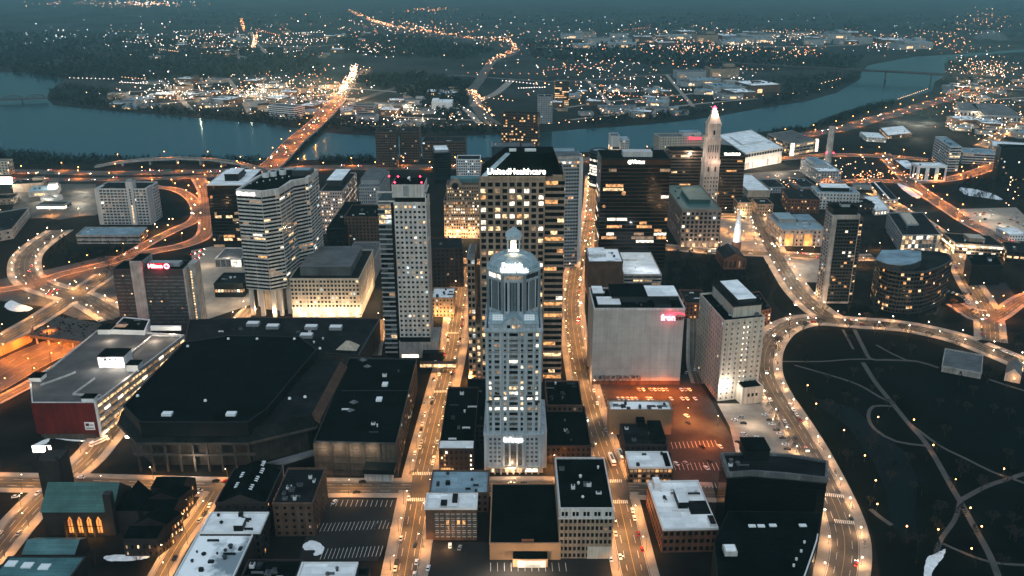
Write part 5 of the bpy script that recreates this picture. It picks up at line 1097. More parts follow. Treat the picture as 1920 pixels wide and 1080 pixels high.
for x, y, w_, d_, hh_, nm in ((210, 690, 9, 7, 8.5, 'stair_house'), (249, 697, 4, 4, 5, 'stair_house'), (196, 627, 5, 5, 4, 'stair_house'), (66, 716, 4, 4, 3, 'stair_house'), (165, 756, 4, 3, 3.4, 'stair_house')):
    p = P(x, y, h); b = MB(); b.box(p.x - w_, p.x + w_, p.y, p.y + d_ * 2, h, h + hh_, 'white_wall'); b.box(p.x - w_ - .3, p.x + w_ + .3, p.y - .3, p.y + d_ * 2 + .3, h + hh_, h + hh_ + .5, 'black_roof')
    o = b.build(nm, T.root)
    if w_ == 9:
        for dx in (-4.5, -1, 2.6): d = MB(); d.box(p.x + dx, p.x + dx + 1.4, p.y - .12, p.y, h + 5.8, h + 7.2, 'black_wall'); d.build('window', o)
        for dx, e in ((2, 900), (8.5, 700), (-10, 500)): pl(p.x + dx, p.y - 2.5, h + 4.5, e, (1, .93, .82))
for x, y, e in ((205, 640, 900), (290, 640, 1300), (250, 655, 700), (325, 628, 900), (60, 725, 250), (240, 712, 900)): p = P(x, y, h); pl(p.x, p.y, h + 4, e, (1, .82, .62))
T.done()
q = [P(x, y, h + 2).to_2d() for x, y in ((208, 622), (271, 624), (281, 603), (232, 598))]; T = Bld('podium', 'white rimmed low black roof between the garage deck and the dark slab hotel', 'podium', q, h + 3); T.body('white_wall'); T.roof('black_roof', .8, 'white_wall')
p = P(228, 611, h + 3); b = MB(); b.box(p.x - 5, p.x + 4, p.y - 3, p.y + 3, h + 3, h + 3.5, 'lit_dim'); b.build('skylight', T.root); T.units(3); T.done()
b = MB(); p, q2 = P(283, 620, h), P(338, 622, h); b.box(p.x, q2.x, p.y, p.y + 2, h, h + 3.6, 'white_wall'); tag(b.top('deck_wall', ((p.x + q2.x) / 2, p.y, h)), 'white wall along the back of the garage deck below the dark slab hotel', 'wall')
# ---- lit block beside banded tower
T = simple('office_block', 'broad cream block with square windows and bright ground floor shops, right of the banded tower', 'office block', (543, 524), (673, 524), (600, 470), base=595, wall='cream', roof='dark_roof', st=None, units=3, done=False)
hh = T.h; T.facade(S(bw=3.1, fh=3.9, wf=.62, hf=.56, lit=.16, relief=.4, rows={4: .4, 5: .5}), 9, hh); T.pent(.12, .86, .12, .85, 8, 'grey_roof', 'grey_roof')
a, b2 = T.poly[0], T.poly[1]
for k in range(14): 
    b = MB(); x = a.x + 1.5 + k * (b2.x - a.x - 3) / 14; b.box(x, x + 3, a.y - .35, a.y - .05, 1, 4.2, 'lit_white' if k % 3 else 'lit_warm'); b.build('shop_window', T.root)
T.done(); 
for k in range(5): pl(a.x + 5 + k * (b2.x - a.x - 8) / 4, a.y - 7, 7, 2600, (1, .72, .42))
for k in range(5): pl(b2.x + 7, a.y + 2 + k * 16, 7, 1900, (1, .66, .36))
# ---- behind the front row
simple(OB, 'pinkish stone tower block with lit window columns, behind the banded tower', 'office building', (600, 360), (641, 360), (626, 325), base=438, wall='pink_stone', roof='dark_roof', st=S(bw=2.9, fh=3.6, wf=.55, hf=.5, lit=.4, lits=['lit_white', 'lit_warm', 'lit_dim']), pents=((.1, .8, .3, .9, 7, 'dark_metal', 'white_roof'),), units=2)
simple(OB, 'grey stepped office block with louvred penthouse, left of the pale apartment tower', 'office building', (672, 352), (712, 352), (690, 322), h=52, wall='grey_wall', roof='grey_roof', st=S(lit=.02, bw=2.5), pents=((.0, .9, .2, .9, 6, 'grey_wall', 'grey_roof'),), units=3)
simple(OB, 'brown brick block with a few amber windows, between the banded and pale apartment towers', 'office building', (645, 408), (712, 408), (665, 385), base=488, wall='brown_brick', roof='black_roof', st=S(lit=.10, bw=3.6), units=6)
simple(OB, 'narrow black walled block in shadow directly right of the banded tower', 'office building', (612, 430), (645, 430), (640, 380), base=498, wall='black_wall', roof='black_roof', st=S(lit=.0), units=3)
simple(OB, 'low grey block with a long curved skylight, behind the cream block', 'office building', (645, 490), (700, 490), (690, 455), h=22, wall='grey_wall', roof='grey_roof', st=None, units=5)
simple(OB, 'low dark block with a row of small white lights, right of the pale apartment tower', 'office building', (809, 468), (868, 466), (811, 449), base=540, wall='dark_brick', roof='dark_roof', st=S(lit=.02, bw=4), units=3)
T = simple(OB, 'snow roofed brown block with amber floodlit walls, right of the pale apartment tower', 'office building', (809, 560), (850, 560), (811, 541), base=594, wall='tan_stone', roof='white_roof', st=S(lit=.1, bw=3.2, wf=.4), units=6, umats=('black_wall', 'dark_metal'))
a, b2 = T.poly[0], T.poly[1]
for k in range(3): pl(a.x + 3 + k * 7, a.y - 5, 4, 1400, (1, .55, .2))
pl(b2.x + 5, a.y + 8, 5, 1000, (1, .5, .2))
T = simple(OB, 'ornate tan building with arched gable and rows of lit windows, left of the tan tower', 'office building', (832, 378), (903, 378), (845, 340), base=447, wall='tan_stone', roof='dark_roof', st=S(bw=2.6, fh=3.7, wf=.6, hf=.55, lit=.72, lits=['lit_warm', 'lit_amber', 'lit_white', 'lit_dim']), units=3, done=False)
a, b2 = T.poly[0], T.poly[1]; hh = T.h; T.wall.box(a.x + 3, b2.x, a.y + 4, a.y + 30, hh, hh + 18, 'tan_stone'); nb = 13
for f in range(4):
    for k in range(nb): T.wins.append((Vector((a.x + 5 + k * (b2.x - a.x - 7) / nb, a.y + 3.95)), 0, 1.4, 1.9, hh + 2.5 + f * 4, 'lit_warm' if R.random() < .3 else 'glass_dark', 1))
b = MB(); xm = a.x + 13; b.hexa([(xm - 9, a.y + 3.2, hh + 16), (xm + 9, a.y + 3.2, hh + 16), (xm, a.y + 3.2, hh + 26)], [(xm - 9, a.y + 12, hh + 16), (xm + 9, a.y + 12, hh + 16), (xm, a.y + 12, hh + 26)], 'tan_stone'); b.tube((xm, a.y + 3.1, hh + 17), (xm, a.y + 3.3, hh + 17), 4, 4, 'black_wall', 14); b.build('gable', T.root)
b = MB(); b.box(a.x + 3.5, b2.x - .5, a.y + 5, a.y + 29, hh + 18, hh + 18.6, 'brownstone'); b.box(a.x + 7, b2.x, a.y + 14, a.y + 29, hh + 18.6, hh + 23, 'teal_roof'); b.build('upper_roof', T.root); T.done()
for k in range(4): pl(a.x + 3 + k * 10, a.y - 6, 6, 3000, (1, .62, .3))
simple(OB, 'white gridded office block just above the teal roofed ornate building', 'office building', (856, 300), (900, 300), (860, 292), h=46, wall='white_wall', roof='dark_roof', st=S(bw=3, fh=3.6, wf=.65, hf=.6, lit=.12), units=2)
simple(OB, 'narrow black glass block with red sign at its foot, left of the white gridded block', 'office building', (814, 288), (845, 287), (822, 276), base=345, wall='black_wall', roof='grey_roof', st=S(bw=3, lit=.0, wf=.9, hf=.7, glass='glass_black'), units=2, pents=((.1, .9, .2, .9, 3, 'grey_wall', 'white_roof'),))
simple(OB, 'left brown twin tower with close floor bands, near the river bank', 'office building', (703, 248), (741, 248), (706, 241), base=314, wall='brown_brick', roof='dark_roof', st=S(bw=3, fh=4, wf=.8, hf=.45, lit=.03), units=2)
simple(OB, 'right brown twin tower with close floor bands and a snowy porch roof', 'office building', (749, 248), (785, 248), (751, 241), base=304, wall='brown_brick', roof='dark_roof', st=S(bw=3, fh=4, wf=.8, hf=.45, lit=.07), units=2)
simple(OB, 'wide low brown banded block by the river, right of the twin towers', 'office building', (792, 266), (872, 266), (800, 257), base=302, wall='brown_brick', roof='dark_roof', st=S(bw=4, fh=4.2, wf=.85, hf=.45, lit=.03), units=4)
simple(OB, 'dark riverside slab with scattered amber lit windows and red corner beacons', 'office tower', (940, 213), (1008, 215), (944, 209), base=288, wall='brownstone', roof='black_roof', st=S(bw=3.4, fh=4.4, wf=.8, hf=.5, lit=.24, lits=['lit_warm', 'lit_amber'], relief=.4), units=2)
simple(OB, 'dark glass block with pale frame and a domed roof, below the dark riverside slab', 'office building', (922, 276), (975, 276), (926, 267), base=320, wall='glass_blue', roof='grey_roof', st=S(bw=8, fh=12, wf=.88, hf=.9, lit=.08, glass='glass_blue'), units=3)
simple(OB, 'small block with an orange lit facade beside the dark glass block', 'office building', (978, 276), (1002, 276), (980, 268), base=318, wall='dark_metal', roof='grey_roof', st=S(bw=4, fh=4, wf=.8, hf=.5, lit=.35, lits=['lit_amber']), units=1)
simple(OB, 'broad low teal grey roof just above the tall tan tower', 'office building', (1005, 297), (1082, 297), (1010, 279), h=58, wall='grey_wall', roof='blue_roof', st=None, units=7)
# pointed ellipse tower
h = ZH(282, P(1110, 352).y); c0 = P(1125, 282, h); pts = []
for k in range(16):
    s = -1 + 2 * k / 16; pts.append((c0.x + s * 13.5, c0.y - 13 * (1 - s * s)))
for k in range(16):
    s = 1 - 2 * k / 16; pts.append((c0.x + s * 13.5, c0.y + 13 * (1 - s * s)))
T = Bld('office_tower', 'two sided pointed oval tower of green glass with curved white light bands', 'tower', [Vector(p) for p in pts], h); T.body('glass_blue'); T.facade(S(bw=3, fh=3.9, wf=1, hf=.7, lit=.0, ribbon=True, seg=9, relief=.25, glass='glass_black', rows={2: .7, 4: .8, 5: .8, 6: .7, 7: .8, 11: .6, 14: .6}, lits=['lit_white']), 0, h - 3, minvis=-.2); T.roof('blue_roof', 1.6, 'dark_metal'); T.done()
simple(OB, 'slim pale tower with a brightly lit glass bay, by the river', 'office tower', (1145, 256), (1162, 256), (1146, 250), base=300, wall='pale_wall', roof='grey_roof', st=S(bw=4, fh=4, wf=.9, hf=.8, lit=.9, base=4, top=16, lits=['lit_warm', 'lit_white']), units=1)
simple(OB, 'pale block with a sloping glass roof beside the lit glass bay tower', 'office building', (1164, 263), (1180, 263), (1166, 257), base=298, wall='pale_wall', roof='blue_roof', st=S(lit=.02), units=1)
T = simple('hotel', 'cream riverside hotel slab with a small red sign and domed penthouse', 'hotel', (1237, 258), (1322, 256), (1240, 251), base=312, wall='cream', roof='grey_roof', st=S(bw=4, fh=4.2, wf=.5, hf=.5, lit=.04, glass='glass_grey'), units=3, done=False)
a, b2 = T.poly[0], T.poly[1]; text_part('Marriott', 5.5, 'sign_red', T.root, (a.x + (b2.x - a.x) * .76, a.y - .5, T.h - 1), bold=.1); T.pent(.55, .95, .3, .95, 5, 'pale_wall', 'blue_roof'); T.done()
for xa, xb, lab in ((1256, 1320, 'left'), (1344, 1398, 'right')):
    T = simple('office_tower', ('dark banded slab left of the campanile with a blazing roof floodlight' if lab == 'left' else 'dark banded slab right of the campanile with a white roof name sign'), 'tower', (xa, 293 if lab == 'right' else 284), (xb, 293 if lab == 'right' else 284), 30, base=395, wall='brownstone', roof='black_roof', st=S(bw=3.4, fh=4, wf=.96, hf=.5, lit=.06, ribbon=True, seg=4, rows={6: .4, 11: .5}, lits=['lit_amber', 'lit_dim', 'lit_warm'], glass='glass_black'), units=2, done=False)
    a, b2 = T.poly[0], T.poly[1]; hh = T.h; b = MB()
    if lab == 'right':
        b.hexa([(a.x, a.y + .5, hh), (b2.x, a.y + .5, hh), (b2.x, a.y + 28, hh), (a.x, a.y + 28, hh)], [(a.x, a.y + 8, hh + 12), (b2.x - 12, a.y + 8, hh + 9), (b2.x - 12, a.y + 22, hh + 9), (a.x, a.y + 22, hh + 12)], 'black_roof'); b.build('sloping_roof', T.root)
        text_part('TRAVELERS', 4.0, 'sign_white', T.root, (b2.x - 17, a.y - .2, hh + 2.5), bold=.08)
    else:
        b.octa((a.x + (b2.x - a.x) * .6, a.y - .6, hh - 3), 1.8, 'sign_white'); b.build('floodlight', T.root); pl(a.x + (b2.x - a.x) * .6, a.y - 5, hh - 1, 7000, (1, .9, .7))
    T.done()
# convention centre
T = simple('convention_centre', 'long white roofed convention hall with a glazed colonnade, behind the campanile', 'hall', (1398, 289), (1467, 277), (1345, 254), base=318, wall='pale_wall', roof='white_roof', st=None, snap=False, skew=True, units=5, done=False)
hh = T.h; T.facade(S(bw=6, fh=5, wf=.85, hf=.8, lit=0, glass='glass_dark', relief=.6), hh - 5.5, hh - .4, edges=[0]); T.facade(S(bw=5, fh=11, wf=.85, hf=.85, lit=.8, lits=['lit_warm', 'lit_dim', 'lit_white'], relief=.6), 0, 11, edges=[0]); T.pent(.2, .8, .35, .8, 3, 'white_wall', 'white_roof'); T.done()
a, b2 = T.poly[0], T.poly[1]
for k in range(5): q = a + (b2 - a) * (.1 + .2 * k); pl(q.x + 2, q.y - 9, 6, 2600, (1, .75, .5))
T = simple('parking_garage', 'large open parking garage with glowing levels and a bright corner stair, near the river', 'parking garage', (1486, 272), (1532, 264), (1440, 252), base=292, wall='concrete', roof='deck', st=S(bw=9, fh=4.2, wf=.94, hf=.6, lit=.75, lits=['lit_dim', 'lit_warm'], relief=.8), snap=False, skew=True, units=2, done=False)
a = T.poly[0]; b = MB(); b.box(a.x - 2.5, a.x + 2.5, a.y - 2.5, a.y + 1, 0, T.h + 3, 'lit_bright'); b.build('stair_tower', T.root); b2 = T.poly[1]; b = MB(); b.box(b2.x - 2, b2.x + 2, b2.y - 2.5, b2.y + 1, 0, T.h + 3, 'lit_bright'); b.build('stair_tower', T.root); T.done()
p = P(1551, 312); b = MB(); b.tube((p.x, p.y, 0), (p.x, p.y, ZH(237, p.y)), 5.2, 4.4, 'concrete', 16); o = tag(b.top('chimney', (p.x, p.y, 0)), 'tall pale round chimney with two red lights, beside the riverside highway', 'chimney')
for dx in (-5, 6): b = MB(); b.octa((p.x + dx, p.y - 3, 22), 1.3, 'bulb_red'); b.build('beacon', o)
simple('power_plant', 'stepped dark plant building below the tall chimney', 'power plant', (1535, 322), (1578, 322), (1530, 300), h=17, wall='grey_wall', roof='snow_roof', st=S(lit=.15, bw=4), units=8, pents=((.1, .6, .3, .9, 6, 'grey_wall', 'blue_roof'),))
# church with white spire and meeting house
T = B('church', 'dark roofed church with a floodlit white steeple, on the black churchyard', 'church', (1358, 486), (1400, 486), (1362, 466), h=11); T.body('brick'); b = MB(); gable(b, T.poly, 11, 17, 'dark_roof', axis=1, gmat='brick'); b.build('gable_roof', T.root)
Y = T.poly[2].y + 3; sx = P(1377, 466, 8).x
b = MB(); z = ZH(462, Y); b.box(sx - 4, sx + 4, Y - 4, Y + 4, 0, 18, 'brick'); z = 18
for r_, zt in ((4.2, 24), (3.9, 32), (3.2, 38), (2.3, 44)): b.tube((sx, Y, z), (sx, Y, zt), r_, r_ * .94, 'white_wall', 8); z = zt
b.tube((sx, Y, z), (sx, Y, 55), 2.0, .1, 'white_wall', 8); b.build('steeple', T.root); T.facade(S(bw=5, fh=9, wf=.3, hf=.6, lit=.1)); T.done()
for dz, e in ((6, 1500), (22, 1600), (34, 1000)): pl(sx - 5, Y - 9, dz, e, (.85, .93, 1)); 
# municipal group
T = simple('museum', 'old stone museum with two orange floodlit entrance bays, facing the wide street', 'museum', (1467, 432), (1552, 434), (1444, 404), base=462, wall='granite', roof='copper_slate', st=S(bw=5, fh=5, wf=.35, hf=.5, lit=.1), units=4, done=False, pents=((.1, .5, .5, .95, 4, 'granite', 'copper_slate'), (.55, .95, .5, .9, 3, 'grey_wall', 'blue_roof')))
a, b2 = T.poly[0], T.poly[1]; L = b2.x - a.x
for u in (.16, .60):
    b = MB(); x = a.x + L * u; b.box(x - 5, x + 5, a.y - 1.6, a.y - .42, 1, T.h - 2, 'granite'); o = b.build('entrance_bay', T.root); b = MB(); b.box(x - 4.2, x + 4.2, a.y - 1.75, a.y - 1.62, 2, T.h - 4, 'niche_glow'); b.build('niche_glow', o)  # panels glow by themselves, in place of floodlight on the stone
    pl(x, a.y - 6, 4, 1500, (1, .45, .12))
T.done()
simple(OB, 'brick corner building with a white stair front, behind the museum', 'office building', (1478, 374), (1538, 376), (1460, 354), base=398, wall='brick', roof='dark_roof', st=S(bw=4, fh=4, lit=.25, lits=['lit_amber', 'lit_warm']), units=5)
simple(OB, 'pale civic block with a black penthouse and lit windows, behind the brick corner building', 'office building', (1532, 362), (1612, 364), (1530, 350), base=392, wall='pale_wall', roof='blue_roof', st=S(bw=4, fh=4, lit=.12), units=3, pents=((.15, .8, .3, .9, 5, 'black_wall', 'white_roof'),))
simple(OB, 'dark low block in front of the pale civic block', 'office building', (1560, 384), (1640, 384), (1556, 374), base=398, wall='dark_brick', roof='black_roof', st=S(lit=.15), units=6)
simple(OB, 'snow roofed wing with a bright shopfront, right of the dark residential slab top', 'office building', (1641, 396), (1668, 394), (1620, 370), base=404, wall='pale_wall', roof='white_roof', st=S(bw=4, lit=.9, fh=5, lits=['lit_bright', 'lit_warm']), snap=False, skew=True, units=2)
T = simple(OB, 'squat stone building with a bright floodlit flank, left of its twin across the street', 'office building', (1384, 381), (1411, 381), (1378, 367), base=404, wall='tan_stone', roof='dark_roof', st=S(lit=.2), units=3); a = T.poly[0]; pl(a.x + 6, a.y - 5, 4, 2600, (1, .75, .4))
T = simple(OB, 'squat stone building right of its floodlit twin across the small street', 'office building', (1420, 384), (1450, 384), (1416, 373), base=402, wall='tan_stone', roof='dark_roof', st=S(lit=.2), units=3)
simple('hall', 'cream roofed hall wedge glowing in street light, right of the campanile', 'hall', (1402, 358), (1444, 358), (1395, 328), base=370, wall='cream', roof='white_roof', st=None, units=0)
simple(OB, 'block with two dark roof wells left of the orange lit courtyard', 'office building', (1440, 352), (1472, 352), (1432, 337), base=362, wall='grey_wall', roof='dark_roof', st=S(lit=.1), units=3)
simple(OB, 'block with dark roof wells right of the orange lit courtyard', 'office building', (1502, 352), (1532, 352), (1488, 335), base=362, wall='grey_wall', roof='dark_roof', st=S(lit=.1), units=3)
simple(OB, 'long narrow dark building with a bright roof seam, lying along the dark rail cut', 'office building', (1657, 376), (1683, 374), (1628, 343), base=382, wall='grey_wall', roof='dark_roof', st=S(lit=.7, bw=5, lits=['lit_warm']), snap=False, skew=True, units=0, pents=((.4, .5, .02, .98, .6, 'white_wall', 'white_roof'),))
T = simple('library', 'glass fronted library with a long bright rooflight, above the curved office building', 'library', (1692, 442), (1764, 441), (1664, 400), base=474, wall='grey_wall', roof='dark_roof', st=None, snap=False, skew=True, units=3, done=False)
T.facade(S(bw=4, fh=5, wf=.85, hf=.85, lit=.75, lits=['lit_warm', 'lit_dim', 'lit_white', 'lit_dim'], glass='glass_grey'), edges=[0]); T.facade(S(bw=6, fh=4, wf=.5, lit=.05), edges=[3], minvis=-.9)
b = MB(); b.prism([T.uv(u, v) for u, v in ((.30, .42), (.62, .42), (.62, .95), (.30, .95))], T.h, T.h + 1.4, 'grey_wall'); b.build('clerestory', T.root); b = MB(); b.prism([T.uv(u, v) for u, v in ((.32, .44), (.60, .44), (.60, .93), (.32, .93))], T.h + 1.4, T.h + 2, 'cream'); b.build('rooflight', T.root); T.done()
T = simple(OB, 'low wide office with brightly lit ribbon windows and tan roof box, beyond the library', 'office building', (1792, 457), (1885, 463), (1766, 437), base=475, wall='tan_stone', roof='dark_roof', st=S(bw=4, fh=4.2, wf=.92, hf=.62, lit=.92, lits=['lit_white', 'lit_warm', 'lit_bright'], relief=.4), snap=False, skew=True, units=4, pents=((.35, .68, .3, .7, 4, 'tan_stone', 'cream'),))
a, b2 = T.poly[0], T.poly[1]; pl(a.x - 6, a.y + 4, 6, 2500, (1, .75, .4)); pl(a.x + 15, a.y - 8, 6, 1800, (1, .8, .55))
simple(OB, 'windowless black cube building on the dark lot, right of the curved office building', 'office building', (1822, 499), (1880, 499), (1812, 479), base=535, wall='black_wall', roof='black_roof', st=None, snap=False, skew=True, units=5)
simple(OB, 'low amber lit block with stacked bright windows at the right edge', 'office building', (1888, 470), (1940, 474), (1880, 455), base=492, wall='dark_brick', roof='dark_roof', st=S(bw=6, fh=4, wf=.7, lit=.5, lits=['lit_warm']), snap=False, skew=True, units=3)
simple(OB, 'low white roofed shed right of the rooftop car park', 'shed', (1893, 441), (1930, 441), (1880, 428), base=452, wall='white_wall', roof='white_roof', st=S(lit=.02), units=2)
# right distance
T = simple('hotel', 'pale striped slab with strong floor bands and a bright fin, in the right distance', 'hotel', (1782, 276), (1803, 276), (1754, 257), base=321, wall='pale_wall', roof='blue_roof', st=S(bw=4, fh=4.2, wf=.96, hf=.5, lit=.12, ribbon=True, seg=3, relief=.7), snap=False, skew=True, units=3)
simple(OB, 'long pale annex with floor bands, right of the striped slab', 'office building', (1806, 287), (1868, 290), (1808, 278), base=306, wall='pale_wall', roof='blue_roof', st=S(bw=5, fh=4.2, wf=.96, hf=.5, lit=.1, ribbon=True, seg=3), units=3)
T = simple('apartment_tower', 'dark apartment tower with one vertical string of amber lights, at the right edge', 'tower', (1878, 279), (1940, 281), (1870, 271), base=342, wall='black_wall', roof='black_roof', st=S(lit=.06, bw=5, fh=4, wf=.4), snap=False, skew=True, units=2, done=False)
x = T.poly[0].x + (T.poly[1].x - T.poly[0].x) * .42
for k in range(15): T.wins.append((Vector((x, T.poly[0].y - .5)), 0, 1.5, 2, T.h - 4 - k * 3.4, 'lit_bright', 3))
T.done()
simple('warehouse', 'snow roofed shed with a dark stain, left of the white boxy building', 'warehouse', (1700, 318), (1726, 318), (1676, 300), h=8, wall='dark_brick', roof='snow_roof', st=None, snap=False, skew=True, units=1)
simple('studio_building', 'white boxy building with deep black bays and a snow roof, in the right distance', 'building', (1722, 312), (1776, 312), (1728, 306), base=340, wall='white_wall', roof='white_roof', st=S(bw=14, fh=16, wf=.62, hf=.8, lit=0, relief=.9, glass='glass_black'), units=1)
simple(OB, 'snow roofed office with rows of lit windows on the island by the highway', 'office building', (1665, 255), (1710, 250), (1650, 240), base=262, wall='brownstone', roof='white_roof', st=S(bw=5, fh=4.5, wf=.5, lit=.7, lits=['lit_warm']), snap=False, skew=True, units=3)
simple('sales_hall', 'low white roofed showroom with a bright corner, left end of the highway island', 'showroom', (1625, 258), (1662, 260), (1612, 248), h=7, wall='pale_wall', roof='white_roof', st=S(lit=.5), snap=False, skew=True, units=1)
simple('warehouse', 'long snow roofed warehouse at the right edge behind the dark apartment tower', 'warehouse', (1860, 274), (1940, 280), (1858, 264), h=12, wall='grey_wall', roof='white_roof', st=S(lit=.3, lits=['lit_amber']), units=2)
simple('warehouse', 'long grey warehouse with an amber lit loading front, far right', 'warehouse', (1845, 216), (1915, 219), (1838, 195), h=12, wall='grey_wall', roof='grey_roof', st=S(lit=.9, bw=7, fh=12, lits=['lit_warm']), units=2)
simple('warehouse', 'grey warehouse with a thin lit eave, left of the amber fronted warehouse', 'warehouse', (1800, 208), (1838, 210), (1796, 192), h=12, wall='grey_wall', roof='grey_roof', st=S(lit=.9, bw=7, fh=12, lits=['lit_warm']), units=2)
# small foreground behind frontier: garages
T = simple('parking_garage', 'open parking garage with a snow covered top deck, below the black glass tower', 'parking garage', (1170, 516), (1240, 515), (1168, 470), base=548, wall='concrete', roof='white_roof', st=S(bw=10, fh=3.6, wf=.96, hf=.5, lit=.3, lits=['lit_dim', 'lit_warm'], relief=.8, glass='glass_dark'), units=2, umats=('white_wall',), pents=((.05, .5, .55, .8, 2.4, 'pale_wall', 'white_roof'),))
pl(*P(1212, 500, 22)[:2], 32, 1500, (.95, .95, 1)); pl(*P(1130, 476, 25)[:2], 44, 700, (.9, .95, 1))
simple(OB, 'plain brown block with snowy roof boxes attached to the open garage', 'office building', (1104, 492), (1168, 492), (1108, 467), base=560, wall='brown_brick', roof='snow_roof', st=None, units=3, pents=((.05, .55, .4, .9, 2.5, 'pale_wall', 'white_roof'),))
simple(OB, 'low stepped dark block with snow edges in the gap between the windowless and stone blocks', 'office building', (1286, 570), (1330, 570), (1284, 545), h=14, wall='brick', roof='dark_roof', st=S(lit=.3, lits=['lit_amber']), units=6)
simple(OB, 'small dark roofed annex with a lit blue porch behind the stone apartment block', 'office building', (1422, 585), (1446, 580), (1400, 552), h=13, wall='brick', roof='black_roof', st=S(lit=.1), snap=False, skew=True, units=4)
# left distance
T = simple('apartment_block', 'white gridded apartment slab with a central stair core, left middle distance', 'apartment block', (178, 355), (277, 353), (190, 342), base=421, wall='pale_wall', roof='dark_roof', st=S(bw=4.3, fh=3.7, wf=.78, hf=.62, lit=.02, glass='glass_blue', relief=.5), units=4, done=False)
a, b2 = T.poly[0], T.poly[1]; w = T.wall; xa = P(246, 350, T.h).x; xb = P(259, 350, T.h).x; hh = T.h; w.box(xa, xb, a.y - 1.5, a.y + 9, 0, hh + 9, 'pale_wall'); w.box(b2.x - 1, b2.x + .8, a.y - .5, a.y + 17, 0, hh + 1.5, 'pale_wall'); w.box(a.x - .8, a.x + 4, a.y - .6, a.y + 17, 0, hh + 1, 'pale_wall')
for k in range(13): T.wins.append((Vector(((xa + xb) / 2, a.y - 1.6)), 0, 1.6, 2.4, 3 + k * (hh / 13), 'lit_warm' if k < 7 else 'glass_dark', 2))
b = MB(); b.box(xa + 1, xb - 1, a.y, a.y + 6, hh + 9, hh + 11.5, 'grey_wall'); b.build('tank_room', T.root); T.done()
simple('parking_garage', 'flat teal roofed garage podium in front of the white gridded slab', 'parking garage', (143, 442), (262, 442), (160, 427), base=457, wall='concrete', roof='blue_roof', st=S(bw=14, fh=5, wf=.96, hf=.35, lit=.1), snap=False, skew=True, units=2)
simple('warehouse', 'large flat roofed depot with a long pale wall, at the left edge', 'warehouse', (-60, 445), (22, 431), (-20, 402), base=462, wall='concrete', roof='dark_roof', st=S(bw=8, fh=6, wf=.3, hf=.4, lit=0), snap=False, skew=True, units=3)
simple('gas_station', 'flat lit forecourt canopy building by the bright parking area, far left', 'building', (68, 385), (120, 385), (80, 378), h=6, wall='grey_wall', roof='dark_roof', st=S(bw=6, fh=5, wf=.9, hf=.5, lit=1, lits=['lit_bright']), units=1)
simple(OB, 'cream block cut by the left edge beside the highway', 'office building', (-30, 303), (13, 303), (-28, 299), base=328, wall='cream', roof='grey_roof', st=S(bw=5, lit=.1), units=1)
simple(OB, 'dark hut with a white lit sign front, far left under the depot road', 'building', (-20, 375), (24, 373), (-18, 366), h=7, wall='tan_stone', roof='black_roof', st=S(lit=.3), units=1)
b = MB(); p = P(10, 356); b.box(p.x - 12, p.x + 12, p.y, p.y + 1, 8, 18, 'sign_white'); b.box(p.x - 8, p.x - 7, p.y + .1, p.y + .9, 0, 8, 'steel'); b.box(p.x + 7, p.x + 8, p.y + .1, p.y + .9, 0, 8, 'steel'); tag(b.top('billboard', (p.x, p.y, 0)), 'large glowing white billboard beside the highway at the left edge', 'billboard')
b = MB(); p = P(84, 872); b.box(p.x - 5.6, p.x + 5.6, p.y, p.y + .8, 9, 13.4, 'sign_white'); b.box(p.x - .5, p.x + .5, p.y + .1, p.y + .7, 0, 9, 'steel'); b.box(p.x - 5.8, p.x + 5.8, p.y - .1, p.y + .9, 8.7, 9, 'steel'); tag(b.top('billboard', (p.x, p.y, 0)), 'small glowing white billboard behind the church tower', 'billboard'); pl(p.x + 14, p.y, 7, 700, (1, .9, .75))
simple('glass_hall', 'glass fronted hall with blue white lights beside the bright plaza deck', 'hall', (403, 486), (452, 486), (398, 466), h=9, wall='pale_wall', roof='grey_roof', st=S(bw=5, fh=8, wf=.9, hf=.85, lit=.5, lits=['lit_spire', 'lit_white'], glass='glass_grey'), units=0)
simple('garage_block', 'black roofed low block with lit base on the plaza left of the banded tower', 'building', (401, 533), (455, 533), (417, 513), h=13, wall='black_wall', roof='dark_roof', st=S(bw=3, fh=11, wf=.8, hf=.2, lit=.5), units=5)
for x, y, e in ((420, 555, 1700), (385, 500, 1500), (430, 500, 1500), (445, 585, 1200), (395, 578, 1000), (370, 540, 900), (455, 565, 1400)): p = P(x, y); pl(p.x, p.y, 11, e * 1.6, (1, .80, .56))
# park buildings
simple('pavilion', 'large flat pale roof of the park pavilion, at the far side of the dark lawn', 'pavilion', (1766, 688), (1840, 702), (1772, 655), h=4, wall='concrete', roof='grey_roof', st=None, snap=False, skew=True, units=0)
T = B('carousel_house', 'small gabled park hall with a light stone porch, right of the pale pavilion roof', 'hall', (1885, 700), (1915, 706), (1890, 680), h=6); T.body('limestone'); b = MB(); gable(b, T.poly, 6, 11, 'grey_roof', axis=1, gmat='limestone'); b.build('gable_roof', T.root); T.done()
